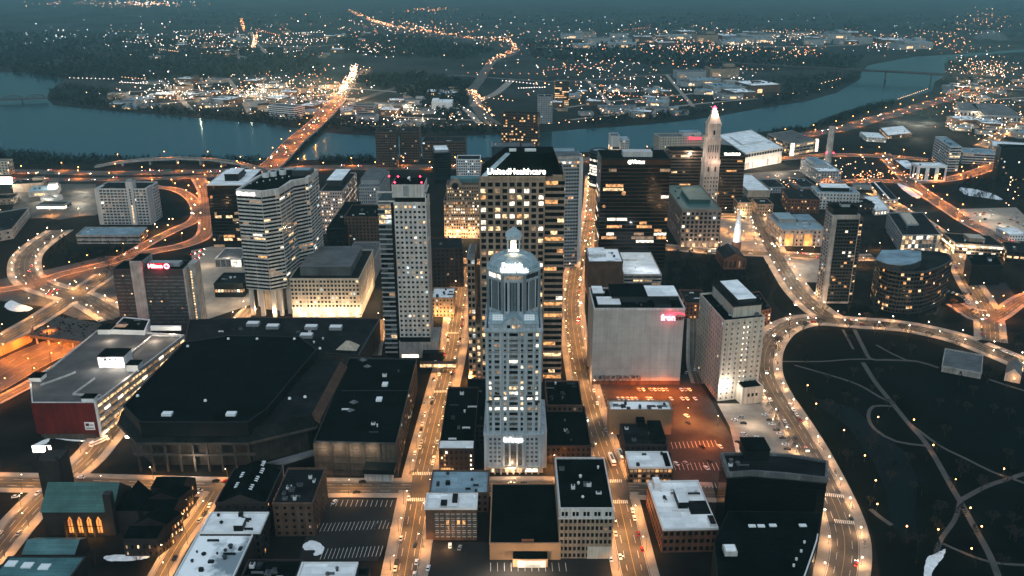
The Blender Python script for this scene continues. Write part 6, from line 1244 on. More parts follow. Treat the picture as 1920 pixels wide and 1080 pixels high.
# retaining wall + overpass of the sunken highway
b = MB(); pts = [P(x, y) for x, y in ((-60, 700), (0, 668), (60, 640), (64, 625))]
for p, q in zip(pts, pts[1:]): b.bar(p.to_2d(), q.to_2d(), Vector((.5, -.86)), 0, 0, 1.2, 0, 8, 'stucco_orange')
tag(b.top('retaining_wall'), 'orange lit retaining wall beside the sunken highway', 'wall')
q = [P(x, y, 8).to_2d() for x, y in ((55, 628), (168, 642), (215, 612), (112, 592))]; b = MB(); b.prism(q, 5.5, 8, 'dim_concrete')
for k in range(5): m = q[0] + (q[1] - q[0]) * ((k + .5) / 5); b.box(m.x - .6, m.x + .6, m.y + .5, m.y + 1.7, 0, 5.5, 'concrete')
o = tag(b.top('overpass'), 'broad dark planted deck bridging the orange lit highway', 'overpass'); b = MB()
for k in range(90):
    u, v = R.random(), R.random(); m = q[0] + (q[1] - q[0]) * u + (q[3] - q[0]) * v; b.octa((m.x, m.y, 8.3), R.uniform(.5, 1.3), 'needles', .6)
b.build('shrub', o)['kind'] = 'stuff'
for k in range(5): m = q[0] + (q[1] - q[0]) * ((k + .5) / 5); pl(m.x, m.y + 3, 4.6, 2600, (1, .24, .025)); pl(m.x - 9, m.y - 9, 5, 2200, (1, .24, .025)); pl(m.x - 20, m.y - 26, 8, 3600, (1, .24, .025))
# ================================================================== street lamps, cars, trees, bridges, far town
def inside(p, poly):
    c = False; n = len(poly)
    for i in range(n):
        a, b = poly[i], poly[i - 1]
        if (a.y > p.y) != (b.y > p.y) and p.x < (b.x - a.x) * (p.y - a.y) / (b.y - a.y) + a.x: c = not c
    return c
BOX = [(min(p.x for p in f) - 2, max(p.x for p in f) + 2, min(p.y for p in f) - 2, max(p.y for p in f) + 2, f) for f in FOOT]
def built(p): return any(x0 < p.x < x1 and y0 < p.y < y1 and inside(p, f) for x0, x1, y0, y1, f in BOX)
def pix(p, z=0):
    f = p.y * CP + (H - z) * SP; u = (z - H) * CP + p.y * SP
    return 960 + F * p.x / f, 540 - F * u / f
def in_view(p, z=0, m=15):
    if p.y < 50: return False
    x, y = pix(p, z); return -m < x < 1920 + m and -m < y < 1080 + m
LC = {'warm': (1, .45, .13), 'orange': (1, .27, .035), 'white': (1, .56, .26)}
def lamp_proto(kind):
    b = MB(); h = {'warm': 9, 'orange': 12, 'white': 4.6, 'park': 4.2}[kind]
    b.tube((0, 0, 0), (0, 0, h), .13, .08, 'dark_metal', 6); b.tube((0, 0, 0), (0, 0, .7), .25, .18, 'dark_metal', 6)
    if kind in ('warm', 'orange'): b.tube((0, 0, h - .3), (1.8, 0, h + .2), .07, .06, 'dark_metal', 5); b.box(1.4, 2.5, -.22, .22, h + .15, h + .35, 'dark_metal')
    o = b.top('street_lamp' if kind != 'park' else 'park_lamp', (0, 0, 0))
    d = MB(); r = {'warm': .42, 'orange': .6, 'white': .40, 'park': .5}[kind]
    if kind in ('warm', 'orange'): d.octa((2.0, 0, h), r, 'bulb_' + ('warm' if kind == 'warm' else 'orange'), r * .7)
    else: d.octa((0, 0, h + .3), r, 'bulb_white' if kind == 'white' else 'bulb_orange')
    q = d.build('lamp_head', o); return o
LP = {}; LE = {'warm': 3250, 'orange': 6500, 'white': 1350, 'park': 300}
LDATA = {}
NL = {}
REQ = []
def lamp(kind, x, y, rz, label, group, z=0.3, e=1.0): REQ.append((kind, x, y, rz, label, group, z, e))
def build_lamps():
    global NL
    REQ.sort(key=lambda q: math.hypot(q[1], q[2])); mb = MB()
    for i, (kind, x, y, rz, label, group, z, e) in enumerate(REQ):
        h = {'warm': 8.6, 'orange': 11.4, 'white': 4.7, 'park': 4.4}[kind]; q = 2.0 if kind in ('warm', 'orange') else 0; loc = (x, y, z)
        if i < 285:
            if kind not in LP:
                o = LP[kind] = lamp_proto(kind); o.location = loc; o.rotation_euler = (0, 0, rz); o['label'] = label; o['group'] = group; o['category'] = 'street lamp'
            else: o = dup(LP[kind], loc, rz, label, group)
        else:
            r = {'warm': .5, 'orange': .7, 'white': .45, 'park': .5}[kind]; mb.tube((x, y, z), (x, y, z + h), .14, .09, 'dark_metal', 4); mb.tube((x, y, z + h - .2), (x + q * math.cos(rz), y + q * math.sin(rz), z + h + .3), .07, .07, 'dark_metal', 3)
            mb.octa((x + q * math.cos(rz), y + q * math.sin(rz), z + h + .2), r, {'warm': 'bulb_warm', 'orange': 'bulb_orange', 'white': 'bulb_white', 'park': 'bulb_orange'}[kind])
        if (kind, e) not in LDATA: l = LDATA[(kind, e)] = bpy.data.lights.new('night_light', 'POINT' if kind in ('park', 'white') else 'SPOT'); pass; l.energy = LE[kind] * e; l.color = LC.get(kind, (1, .45, .15)); l.shadow_soft_size = .3
        if LDATA[(kind, e)].type == 'SPOT': LDATA[(kind, e)].spot_size = math.radians(152); LDATA[(kind, e)].spot_blend = .7
        lo = bpy.data.objects.new('night_light', LDATA[(kind, e)]); COL.objects.link(lo); lo.location = (x + q * math.cos(rz), y + q * math.sin(rz), h + z - .35)
    if mb.v: tag(mb.top('far_street_lamps', (0, 0, 0)), kind='stuff')
RD = {0: 'street between the arena complex and the domed tower', 1: 'bending main street right of the domed tower', 2: 'cross street in front of the domed tower', 3: 'diagonal street between the red garage end and the arena', 4: 'narrow lane beside the row houses', 5: 'boulevard curving around the park'}
for ri, r in enumerate(ROADS):
    if not r['lamp']: continue
    kind, sp = r['lamp']; c = r['c']; acc = sp * .5; side = 1
    for i in range(1, len(c) - 1):
        acc += (c[i] - c[i - 1]).length
        if acc < sp / 2: continue
        acc = 0; side = -side
        t = (c[i + 1] - c[i - 1]).normalized(); nn = Vector((-t.y, t.x)) * side; off = r['w'] / 2 + (.9 if r['sw'] else .4)
        p = c[i] + nn * off
        if not in_view(p) or built(p) or on_road(p, ri, .2): continue
        # away from the river
        rz = math.atan2(-nn.y, -nn.x); far = p.length > 1200
        lab = {'warm': 'arm lamp along the ', 'orange': 'tall orange sodium lamp along the ', 'white': 'short globe lamp along the '}[kind] + (RD.get(ri) or {'highway': 'sunken or riverside highway', 'ramp': 'curving highway ramp', 'avenue': 'wide amber avenue'}.get(r['name'], 'lit back streets'))
        lamp(kind, p.x, p.y, rz, lab, lab.replace('arm lamp', 'arm lamps').replace('short globe lamp', 'globe lamps').replace('tall orange sodium lamp', 'sodium lamps'), e=1.0 if not far else 2.2)
for x, y in ((1645, 785), (1620, 858), (1748, 838), (1712, 790), (1880, 883), (1640, 905), (1790, 903), (1643, 950), (1698, 992), (1757, 998), (1817, 957), (1838, 992), (1819, 1034), (1513, 725), (1529, 760), (1581, 810), (1900, 712)):
    p = P(x, y + 8); lamp('park', p.x, p.y, 0, 'small amber lantern post on the dark park lawn', 'lanterns on the park lawn', z=.1)
for x, y in ((840, 905), (1035, 880), (812, 590), (770, 640), (1290, 790), (1345, 800),  (1380, 412), (1350, 430), (1395, 448), (1365, 440), (1350, 470), (1415, 440), (1386, 462), (1545, 392), (1480, 345), (1490, 338), (1505, 345), (1500, 350), (1650, 470), (1700, 478), (1740, 480), (1620, 500), (1870, 488), (150, 545), (225, 560), (175, 590), (60, 575), (85, 560), (290, 435), (300, 440), (318, 425), (1560, 415)):
    p = P(x, y)
    if built(p): continue
    lamp('warm', p.x, p.y, R.uniform(0, 6), 'lone arm lamp in a yard, forecourt or parking lot', 'lone yard and forecourt lamps', e=1.3)
for x, y in ((1325, 805), (1150, 738), (1185, 738), (1220, 738), (1255, 738), (1290, 738), (1285, 765), (1300, 790), (1270, 790), (1275, 825), (1310, 830), (1340, 830), (1275, 860), (1315, 865), (1340, 875), (1300, 895)): p = P(x, y); pl(p.x, p.y, 12, (6500 if y < 850 else 2200) * R.choice((.3, .7, 1.0, 1.9)), (1, .19, .012), spot=True)
for x, y, e in ((1410, 800, 1700), (1400, 845, 1500), (960, 1075, 3000), (900, 1085, 900)): p = P(x, y); pl(p.x, p.y, 8, e, (1, .80, .58), spot=True)
for x, y, e in ((1140, 390, 1), (85, 380, 9000), (150, 380, 9000), (155, 360, 8000), (100, 362, 7000), (28, 365, 7000), (1720, 235, 30000), (1740, 230, 26000), (1690, 228, 20000), (1850, 405, 5000), (1880, 425, 5000), (1500, 500, 2500), (1480, 515, 2500), (1505, 320, 9000), (1460, 325, 7000), (1720, 260, 9000), (1735, 395, 3000), (1110, 350, 5000)): p = P(x, y); pl(p.x, p.y, 12, e, (1, .9, .72))
for x, y, z, e, c in ((880, 716, 4, 4200, (1, .42, .10)), (895, 712, 6, 3600, (1, .42, .10)), (1100, 650, 6, 1500, (1, .5, .2)), (1098, 720, 6, 1500, (1, .5, .2)), (1200, 728, 3, 350, (1, .2, .02)), (1245, 728, 3, 350, (1, .2, .02)), (480, 590, 6, 3200, (1, .6, .3)), (515, 596, 6, 2600, (1, .6, .3)), (700, 640, 6, 2200, (1, .6, .3)), (818, 640, 5, 1600, (1, .6, .3)), (1345, 470, 5, 1800, (1, .66, .4)), (1300, 468, 5, 1500, (1, .66, .4)), (1200, 905, 5, 1500, (1, .42, .12)), (1240, 905, 5, 1500, (1, .42, .12)), (1200, 960, 5, 1200, (1, .5, .2)), (1160, 1000, 5, 1200, (1, .55, .25)), (1165, 1030, 5, 1200, (1, .55, .25)), (1060, 885, 4, 1800, (1, .3, .04)), (960, 893, 5, 1100, (1, .62, .34)), (1085, 850, 4, 1500, (1, .25, .03)), (825, 900, 4, 900, (1, .5, .2)), (250, 820, 6, 900, (1, .6, .3)), (840, 1030, 3, 500, (1, .5, .2)), (1110, 780, 4, 1200, (1, .5, .2)), (1425, 745, 6, 900, (1, .75, .5)), (1460, 460, 6, 1500, (1, .6, .3)), (1125, 500, 8, 2200, (1, .5, .2)), (1120, 440, 8, 3000, (1, .45, .12)), (1105, 400, 8, 4500, (1, .22, .03))):
    p = P(x, y); pl(p.x, p.y, z, e, c)  # added uplights without lamp bodies, for warm street glow on lower walls
# ------------------------------------------------------------------ cars
def car_proto(mat, lit):
    b = MB(); s = []
    # body with bonnet and boot, tapered
    prof = [(-2.2, .35), (2.2, .35), (2.25, .75), (1.2, .92), (-1.5, .95), (-2.2, .85)]
    b.hexa([(x, -.88, z) for x, z in prof], [(x, .88, z) for x, z in prof], mat)
    b.hexa([(-1.15, -.66, 1.44), (.45, -.66, 1.44), (.45, .66, 1.44), (-1.15, .66, 1.44)], [(-1.1, -.62, 1.5), (.4, -.62, 1.5), (.4, .62, 1.5), (-1.1, .62, 1.5)], mat)
    o = b.top('parked_car' if not lit else 'moving_car', (0, 0, 0)); g = MB()
    g.hexa([(-1.75, -.8, .93), (1.15, -.8, .91), (1.15, .8, .91), (-1.75, .8, .93)], [(-1.18, -.66, 1.44), (.48, -.66, 1.44), (.48, .66, 1.44), (-1.18, .66, 1.44)], 'glass_black'); g.build('windows', o).name = 'window_glass'
    for x in (-1.35, 1.4):
        for y in (-.86, .86): w_ = MB(); w_.tube((x, y - .1, .33), (x, y + .1, .33), .33, .33, 'tyre', 10); w_.build('wheel', o)
    if lit:
        for y in (-.6, .6): w_ = MB(); w_.octa((2.3, y, .68), .34, 'headlamp', .22); w_.build('headlight', o); w_ = MB(); w_.octa((-2.25, y, .75), .3, 'tail', .2); w_.build('taillight', o)
    return o
CARS = {}
def car(x, y, rz, mat, lit, label, group, px=True, z=.55):
    p = P(x, y) if px else Vector((x, y, 0)); k = (mat, lit)
    if k not in CARS:
        o = CARS[k] = car_proto(mat, lit); o.location = (p.x, p.y, z); o.rotation_euler = (0, 0, rz); o['label'] = label; o['category'] = 'car'; o['group'] = group; return o
    return dup(CARS[k], (p.x, p.y, z), rz, label, group)
def near_dir(p):
    best = None
    for r in ROADS:
        c = r['c']
        for i in range(0, len(c) - 1):
            d = (c[i] - p).length
            if best is None or d < best[0]: best = (d, math.atan2((c[i + 1] - c[i]).y, (c[i + 1] - c[i]).x))
    return best[1]
CN = {'car_white': 'white', 'car_black': 'black', 'car_grey': 'silver grey', 'car_red': 'dark red'}
MC = ['car_white', 'car_white', 'car_grey', 'car_black', 'car_grey', 'car_red']
V = math.radians
for i, x in enumerate((1198, 1206, 1219.5, 1227.5, 1235, 1242, 1249.5, 1277, 1284.5, 1292.5)): m = ['car_grey', 'car_white'][i % 2]; car(x, 732, V(104), m, False, CN[m] + ' car in the back row of the orange lit lot', CN[m] + ' cars in the back row of the orange lit lot', z=.2)
for i, x in enumerate((1159, 1168, 1177, 1185, 1192.5, 1214, 1221, 1258, 1279, 1288, 1303)): m = 'car_white'; car(x, 749, V(104), m, False, 'white car in the front row of the orange lit lot', 'white cars in the front row of the orange lit lot', z=.2)
for x, y, a, m, lab in ((1287, 781, 120, 'car_white', 'white car standing alone in the orange lit lot aisle'), (1290, 795, 120, 'car_black', 'black car in the aisle of the orange lit lot'), (1317, 840, 118, 'car_black', 'dark car in the empty stall rows of the lot'), (1350, 839, 110, 'car_white', 'white car at the aisle end of the stall rows'), (1268, 871, 112, 'car_white', 'white car nearest the snow roofed commercial block in the lot'), (1286, 870, 112, 'car_grey', 'silver car second from the snow roofed commercial block'), (1324, 879, 112, 'car_white', 'white car beside two black ones at the lot edge'), (1330, 867, 112, 'car_black', 'black car parked above the white one at the lot edge'),
                     (844, 1025, 96, 'car_white', 'white car in the dark lot below the arched window block'), (862, 1029, 80, 'car_grey', 'silver car next to the white one in the dark lot'), (803, 1067, 84, 'car_white', 'white car at the corner of the dark lot, bottom centre'), (779, 1024, 82, 'car_black', 'dark car driving down the street by the marked car park'), (1145, 1050, 95, 'car_white', 'white car tucked by the tan office block corner'), (959, 908, 2, 'car_white', 'white car stopped at the bright tower entrance'), (981, 909, 12, 'car_black', 'black car stopped at the bright tower entrance'),
                     (627, 943, 72, 'car_white', 'single white car in the marked car park'), (729, 976, 80, 'car_black', 'black car at the right end of the marked car park'), (704, 988, 80, 'car_black', 'black car in the middle row of the marked car park'), (669, 925, 3, 'car_black', 'black car driving on the cross street'),
                     (1287, 700, 60, 'car_grey', 'silver car in the dark gap behind the windowless block'), (1303, 694, 70, 'car_white', 'white car in the dark gap behind the windowless block'), (30, 933, 20, 'car_white', 'white car in the small lot left of the church')):
    o = car(x, y, V(a), m, False, lab, 'lone cars', z=.2)
    if 'group' in o: del o['group']
for i, (x, y) in enumerate(((1434, 779), (1443, 789), (1447, 797), (1456, 808), (1462, 815), (1467, 823), (1472, 835), (1476, 844))): m = ('car_white', 'car_black')[i % 2]; car(x, y, V(172), m, False, CN[m] + ' car parked on the bare tree side of the grey lot', CN[m] + ' cars on the tree side of the grey lot', z=.2)
for i, (x, y) in enumerate(((1377, 789), (1389, 784), (1394, 795), (1394, 815), (1399, 823), (1384, 831), (1420, 822))): m = ('car_white', 'car_grey', 'car_black')[i % 3]; car(x, y, V(165 if i < 3 else 130), m, False, CN[m] + ' car on the inner side of the grey lot', CN[m] + ' cars on the inner side of the grey lot', z=.2)
for x, y, m in ((797, 778, 'car_white'), (792, 797, 'car_white'), (790, 807, 'car_black'), (788, 816, 'car_white'), (778, 852, 'car_white'), (796, 758, 'car_grey'), (813, 713, 'car_black'), (844, 722, 'car_white'), (847, 703, 'car_black'), (853, 673, 'car_white'), (855, 660, 'car_grey'), (817, 677, 'car_white'), (840, 640, 'car_white'), (863, 637, 'car_black'), (862, 625, 'car_grey'),
                (1457, 771, 'car_black'), (1471, 792, 'car_white'), (1477, 801, 'car_grey'), (1491, 823, 'car_black'), (1444, 752, 'car_white'), (1094, 655, 'car_grey'), (1060, 545, 'car_white')):
    p = P(x, y).to_2d(); car(x, y, near_dir(p), m, False, CN[m] + ' car standing at the kerb of a bright street', CN[m] + ' cars at the kerb of bright streets')
for k in range(26):
    u, v = R.random(), R.random(); x = 1805 + 100 * u + 20 * v; y = 394 + 38 * v; m = R.choice(MC); car(x, y, V(R.choice((20, 25, 200))), m, False, CN[m] + ' car on the broad grey parking deck at the right', CN[m] + ' cars on the broad grey parking deck', z=.2)
for k in range(9): m = R.choice(('car_white', 'car_grey')); a = -.9 + k * .23; p = P(1776, 560); car(p.x + 16 * math.cos(a), p.y + 22 * math.sin(a), a, m, False, CN[m] + ' car in the curved bay below the drum fronted offices', CN[m] + ' cars in the curved bay', px=False, z=.2)
for x, y, m in ((1089, 569, 'car_white'), (1085, 599, 'car_red'), (1084, 606, 'car_red'), (1088, 525, 'car_white'), (1100, 468, 'car_red'), (1104, 440, 'car_red'), (1098, 452, 'car_grey'), (1108, 428, 'car_red'), (1107, 395, 'car_white'), (1103, 405, 'car_red'), (1110, 412, 'car_red'), (1100, 788, 'car_white'), (1447, 458, 'car_white'), (1452, 462, 'car_grey'), (1500, 476, 'car_red'), (1515, 478, 'car_white'), (1535, 484, 'car_grey'), (1345, 468, 'car_white'), (1800, 482, 'car_white'), (1845, 600, 'car_white'), (1852, 592, 'car_grey'), (1830, 568, 'car_white'), (1480, 600, 'car_white'), (1520, 598, 'car_grey'), (1490, 572, 'car_white'), (1452, 630, 'car_white'), (1605, 1060, 'car_red'), (1437, 700, 'car_grey'), (1600, 602, 'car_white'), (1512, 845, 'car_grey'), (95, 548, 'car_red'), (90, 553, 'car_red'), (105, 545, 'car_red'), (362, 478, 'car_red'), (370, 474, 'car_red'), (378, 480, 'car_red'), (370, 486, 'car_red'), (380, 470, 'car_red'), (60, 500, 'car_red'), (55, 510, 'car_red'), (235, 478, 'car_white'), (258, 466, 'car_white'), (285, 453, 'car_grey'), (360, 400, 'car_white'), (365, 385, 'car_grey')):
    p = P(x, y).to_2d(); a = near_dir(p) + (math.pi if m == 'car_red' and False else 0); a = a if (m == 'car_red') == (math.sin(a) > 0) else a + math.pi
    car(x, y, a, m, True, CN[m] + ' car moving with its lamps on along a city street', CN[m] + ' cars moving with lamps on in city streets')
for ri, prob, lab in ((0, .42, 'street beside the arena complex'), (1, .34, 'bending main street'), (2, .18, 'cross street'), (5, .2, 'park boulevard'), (6, .25, 'wide street by the museum'), (7, .3, 'museum cross street'), (4, .4, 'lane by the row houses'), (9, .25, 'street by the library'), (3, .2, 'diagonal street by the arena')):
    r = ROADS[ri]; c = r['c']
    for i in range(2, len(c) - 2):
        for sd in (-1, 1):
            if R.random() > prob * .55: continue
            t = (c[i + 1] - c[i]).normalized(); n = Vector((-t.y, t.x)); p = c[i] + n * sd * (r['w'] / 2 - 1.3)
            if not in_view(p) or built(p) or on_road(p, ri, 3): continue
            m = R.choice(MC); car(p.x, p.y, math.atan2(t.y, t.x) + (0 if sd < 0 else math.pi), m, False, CN[m] + ' car parked in the kerb lane of the ' + lab, CN[m] + ' cars parked along the ' + lab, px=False)
k = 0
for ri, r in enumerate(ROADS):
    if r['name'] not in ('highway', 'avenue', 'ramp') or r['lamp'] is None: continue
    c = r['c']
    for i in range(2, len(c) - 2, 2):
        if R.random() < (.30 if r['w'] > 20 else .16):
            t = (c[i + 1] - c[i]).normalized(); n = Vector((-t.y, t.x)); sd = R.choice((-1, 1)); p = c[i] + n * sd * R.uniform(.15, .42) * r['w']
            if not in_view(p) or built(p) or k > 85: continue
            k += 1; m = R.choice(MC); a = math.atan2(t.y, t.x) + (0 if sd < 0 else math.pi)
            car(p.x, p.y, a, m, True, CN[m] + ' car driving with its lamps on along a highway', CN[m] + ' cars driving on the highways', px=False)
def bus(x, y, rz, label):
    p = P(x, y); o = empty('bus', (p.x, p.y, .5), label, 'bus', 'buses')
    def bb(name, f, par=None):
        b = MB(); f(b); me = b.mesh(name); q = bpy.data.objects.new(name, me); COL.objects.link(q); q.parent = par or o; return q
    bb('body', lambda b: (b.box(-6, 6, -1.25, 1.25, .4, 1.4, 'car_white'), b.box(-6, 6, -1.25, 1.25, 2.5, 3.0, 'car_white'), b.box(-5.8, 5.8, -1.15, 1.15, 1.4, 2.5, 'glass_black'), b.box(-3, 3, -.7, .7, 3.0, 3.25, 'grey_roof')))
    bb('window_band', lambda b: b.box(-5.6, 5.6, -1.22, 1.22, 1.5, 2.4, 'lit_dim'))
    for sx in (-4, 4):
        for sy in (-1.2, 1.2): bb('wheel', lambda b: b.tube((sx, sy - .1, .45), (sx, sy + .1, .45), .48, .48, 'tyre', 10))
    for sy in (-.9, .9): bb('taillight', lambda b: b.octa((-6.1, sy, 1), .3, 'tail')); bb('headlight', lambda b: b.octa((6.1, sy, .9), .3, 'headlamp'))
    o.rotation_euler = (0, 0, rz)
bus(1147, 866, V(97), 'long pale bus at the stop on the bending main street'); bus(1164, 858, V(97), 'second bus close to the kerb beside the small snow roofed block'); bus(186, 832, V(56), 'bus with red tail lamps beside the red garage wall'); bus(1341, 473, V(178), 'dark windowed bus in front of the churchyard')
# ------------------------------------------------------------------ trees
def bare_proto(h=9, seed=1):
    r = random.Random(seed); b = MB(); b.tube((0, 0, 0), (0, 0, h * .35), .28, .2, 'bark', 6); o = b.top('bare_tree', (0, 0, 0)); tr = o
    d = MB()
    def br(p, v, L, w_, n):
        q = p + v * L; d.tube(p, q, w_, w_ * .6, 'bark', 3)
        if n == 0:
            for _ in range(5): e = q + Vector((r.uniform(-1, 1), r.uniform(-1, 1), r.uniform(-.3, 1))) * L * .7; s = Vector((r.uniform(-1, 1), r.uniform(-1, 1), r.uniform(-1, 1))) * .07; d.face([q, q + s, e], 'bark')
            return
        for _ in range(4 if n > 1 else 3): nv = (v + Vector((r.uniform(-1, 1), r.uniform(-1, 1), r.uniform(-.2, .6))) * .75).normalized(); br(q, nv, L * .7, w_ * .6, n - 1)
    for k in range(4): a = k * 1.6 + r.random(); br(Vector((0, 0, h * .33)), Vector((math.cos(a) * .6, math.sin(a) * .6, .9)).normalized(), h * .25, .13, 3)
    d.build('crown', o); return o
def ever_proto(h=11, seed=2, mat='needles'):
    r = random.Random(seed); b = MB(); b.tube((0, 0, 0), (0, 0, h * .5), .3, .15, 'bark', 6); o = b.top('dark_tree', (0, 0, 0)); d = MB()
    for k in range(420):
        z = h * (.12 + .88 * r.random() ** .8); ra = h * .34 * (1 - (z / h) ** 1.6) * (.4 + .7 * math.sqrt(r.random())) + .2; a = r.random() * math.tau; c = Vector((math.cos(a) * ra, math.sin(a) * ra, z)); s = r.uniform(.3, .75)
        d.face([c + Vector((r.uniform(-s, s), r.uniform(-s, s), r.uniform(-s, s) * .6)) for _ in range(3)], mat)
    d.build('crown', o); return o
TP = {}
def tree(kind, x, y, label, group, s=1, px=True):
    p = P(x, y) if px else Vector((x, y, 0)); k, sd = kind
    if built(p.to_2d()) : return
    if px and 'park lawn' in label: s *= .8
    if kind not in TP:
        o = TP[kind] = bare_proto(9, sd) if k == 'bare' else ever_proto(11, sd); o.location = (p.x, p.y, 0); o['label'] = label; o['category'] = 'tree'; o['group'] = group; o.scale = (s,) * 3; return
    dup(TP[kind], (p.x, p.y, 0), R.random() * 6, label, group, s)
for i in range(60):
    x, y = R.uniform(1245, 1440), R.uniform(484, 572); tree((R.choice(('bare', 'dark')), R.randint(1, 3)), x, y, 'dark crowned tree in the black churchyard', 'trees in the black churchyard', R.uniform(.9, 1.4))
for i in range(95):
    x, y = R.uniform(1480, 1915), R.uniform(640, 1070)
    if x < 1462 + (y - 640) * .42 + 20 or on_road(P(x, y).to_2d(), -1, 3): continue
    tree((R.choice(('bare', 'bare', 'dark')), R.randint(1, 3)), x, y, 'bare or dark tree scattered on the park lawn', 'trees scattered on the park lawn', R.uniform(.8, 1.3))
for x, y in ((1535, 618), (1505, 624), (1480, 634), (1660, 622), (1690, 626), (1700, 640), (1740, 640), (1625, 604), (1590, 622), (1640, 625), (1780, 672), (1790, 660), (1860, 700), (1890, 690), (1460, 650), (1450, 672), (1480, 610), (1545, 590), (1850, 720), (1455, 655)): tree(('bare', R.randint(1, 3)), x, y, 'bare street tree along the park side of the boulevard', 'street trees along the boulevard', R.uniform(.9, 1.25))
for x, y in ((1120, 722), (1131, 723), (1143, 722), (1156, 723), (1168, 723), (1181, 722), (1194, 724)): tree(('bare', R.randint(1, 3)), x, y, 'small bare tree against the foot of the windowless block', 'bare trees at the windowless block', .95)
for i in range(8): tree(('dark', 1 + i % 3), 1430 + i * 8 + R.uniform(-2, 2), 752 + i * 13, 'clipped dark tree between the grey lot and the boulevard', 'dark trees beside the grey lot', .45)
for i in range(30): x, y = R.uniform(90, 270), R.uniform(455, 500); tree(('bare', R.randint(1, 3)) if i % 2 else ('dark', R.randint(1, 3)), x, y, 'tree in the dark grass island of the left interchange', 'trees in the left interchange island', R.uniform(.6, 1.2))
for i in range(46): x, y = R.uniform(1790, 1915), R.uniform(335, 385); tree(('dark', R.randint(1, 3)), x, y, 'dark tree among the snowy yards at the right edge', 'trees among the snowy yards', R.uniform(.8, 1.4))
for i in range(30): x, y = R.uniform(1560, 1825), R.uniform(560, 596); tree(('bare', R.randint(1, 3)), x, y, 'tree on the dark bank below the drum fronted offices', 'trees below the drum fronted offices', R.uniform(.5, .9))
for i in range(20): x, y = R.uniform(1600, 1690), R.uniform(430, 472); tree(('bare', R.randint(1, 3)), x, y, 'bare tree in the dark garden left of the library', 'bare trees left of the library', R.uniform(.9, 1.3))
for x, y in ((842, 775), (775, 900), (1100, 700), (1085, 712), (1020, 715), (150, 975), (165, 985), (120, 990), (240, 990), (260, 1060), (180, 1060), (90, 620), (200, 520), (190, 530), (210, 515), (1795, 600), (1900, 640), (1880, 650), (1910, 660)): tree(('bare', R.randint(1, 3)), x, y, 'lone bare tree by a pavement or yard', 'lone bare trees by pavements', R.uniform(.6, 1.1))
# ------------------------------------------------------------------ woods (uncountable)
def woods(name, regions, n, hgt=(7, 12), size=1.9, tri=16, kind='stuff'):
    b = MB(); mi = b.mi('woods')
    for poly, frac in regions:
        P_ = [Vector(p) for p in poly]; x0, x1 = min(p.x for p in P_), max(p.x for p in P_); y0, y1 = min(p.y for p in P_), max(p.y for p in P_); c = 0; tries = 0
        while c < n * frac and tries < n * 20:
            tries += 1; q = Vector((R.uniform(x0, x1), R.uniform(y0, y1)))
            if not inside(q, P_): continue
            p = P(q.x, q.y)
            if on_road(p.to_2d(), -1, 4) or built(p.to_2d()): continue
            c += 1; hh = R.uniform(*hgt); rr = hh * .42
            for _ in range(tri):
                a, e = R.random() * 6.28, R.random(); cc = Vector((p.x + rr * e * math.cos(a), p.y + rr * e * math.sin(a), hh * (.15 + .85 * R.random() * (1 - e * .5)))); s = size
                i = len(b.v); b.v += [tuple(cc + Vector((R.uniform(-s, s), R.uniform(-s, s), R.uniform(-s, s)))) for _ in range(3)]; b.f.append((i, i + 1, i + 2)); b.m.append(mi)
    return tag(b.top(name), kind=kind)
woods('riverside_woods', [([(-20, 285), (60, 288), (140, 296), (300, 300), (300, 306), (-20, 312)], .42), ([(300, 299), (500, 300), (500, 306), (300, 306)], .12), ([(600, 298), (700, 297), (700, 308), (600, 310)], .12), ([(1420, 250), (1520, 240), (1560, 225), (1620, 200), (1680, 190), (1680, 197), (1620, 215), (1560, 235), (1500, 248)], .34)], 1100, (7, 13), 1.7)
woods('riverside_woods', [([(92, 172), (120, 160), (200, 168), (240, 200), (330, 205), (480, 215), (640, 228), (880, 240), (1000, 240), (1000, 247), (870, 252), (700, 251), (560, 239), (420, 224), (230, 208), (100, 195)], .55), ([(1450, 150), (1560, 138), (1612, 140), (1608, 150), (1560, 170), (1500, 190), (1420, 204), (1440, 180)], .25), ([(1100, 225), (1350, 205), (1350, 214), (1100, 238)], .1), ([(1775, 112), (1830, 108), (1900, 112), (1850, 130), (1780, 140)], .1)], 1500, (9, 15), 2.6, 12)
woods('far_woods', [([(-20, 60), (300, 70), (600, 100), (600, 140), (300, 150), (120, 150), (-20, 130)], .35), ([(640, 62), (760, 68), (930, 95), (880, 112), (700, 105), (640, 100)], .18), ([(980, 75), (1300, 85), (1620, 110), (1600, 128), (1300, 128), (1000, 110)], .2), ([(300, 20), (1900, 30), (1900, 62), (1200, 60), (900, 40), (300, 50)], .15), ([(650, 150), (780, 140), (900, 160), (850, 230), (760, 180)], .12)], 9500, (9, 20), 5.5, 6)
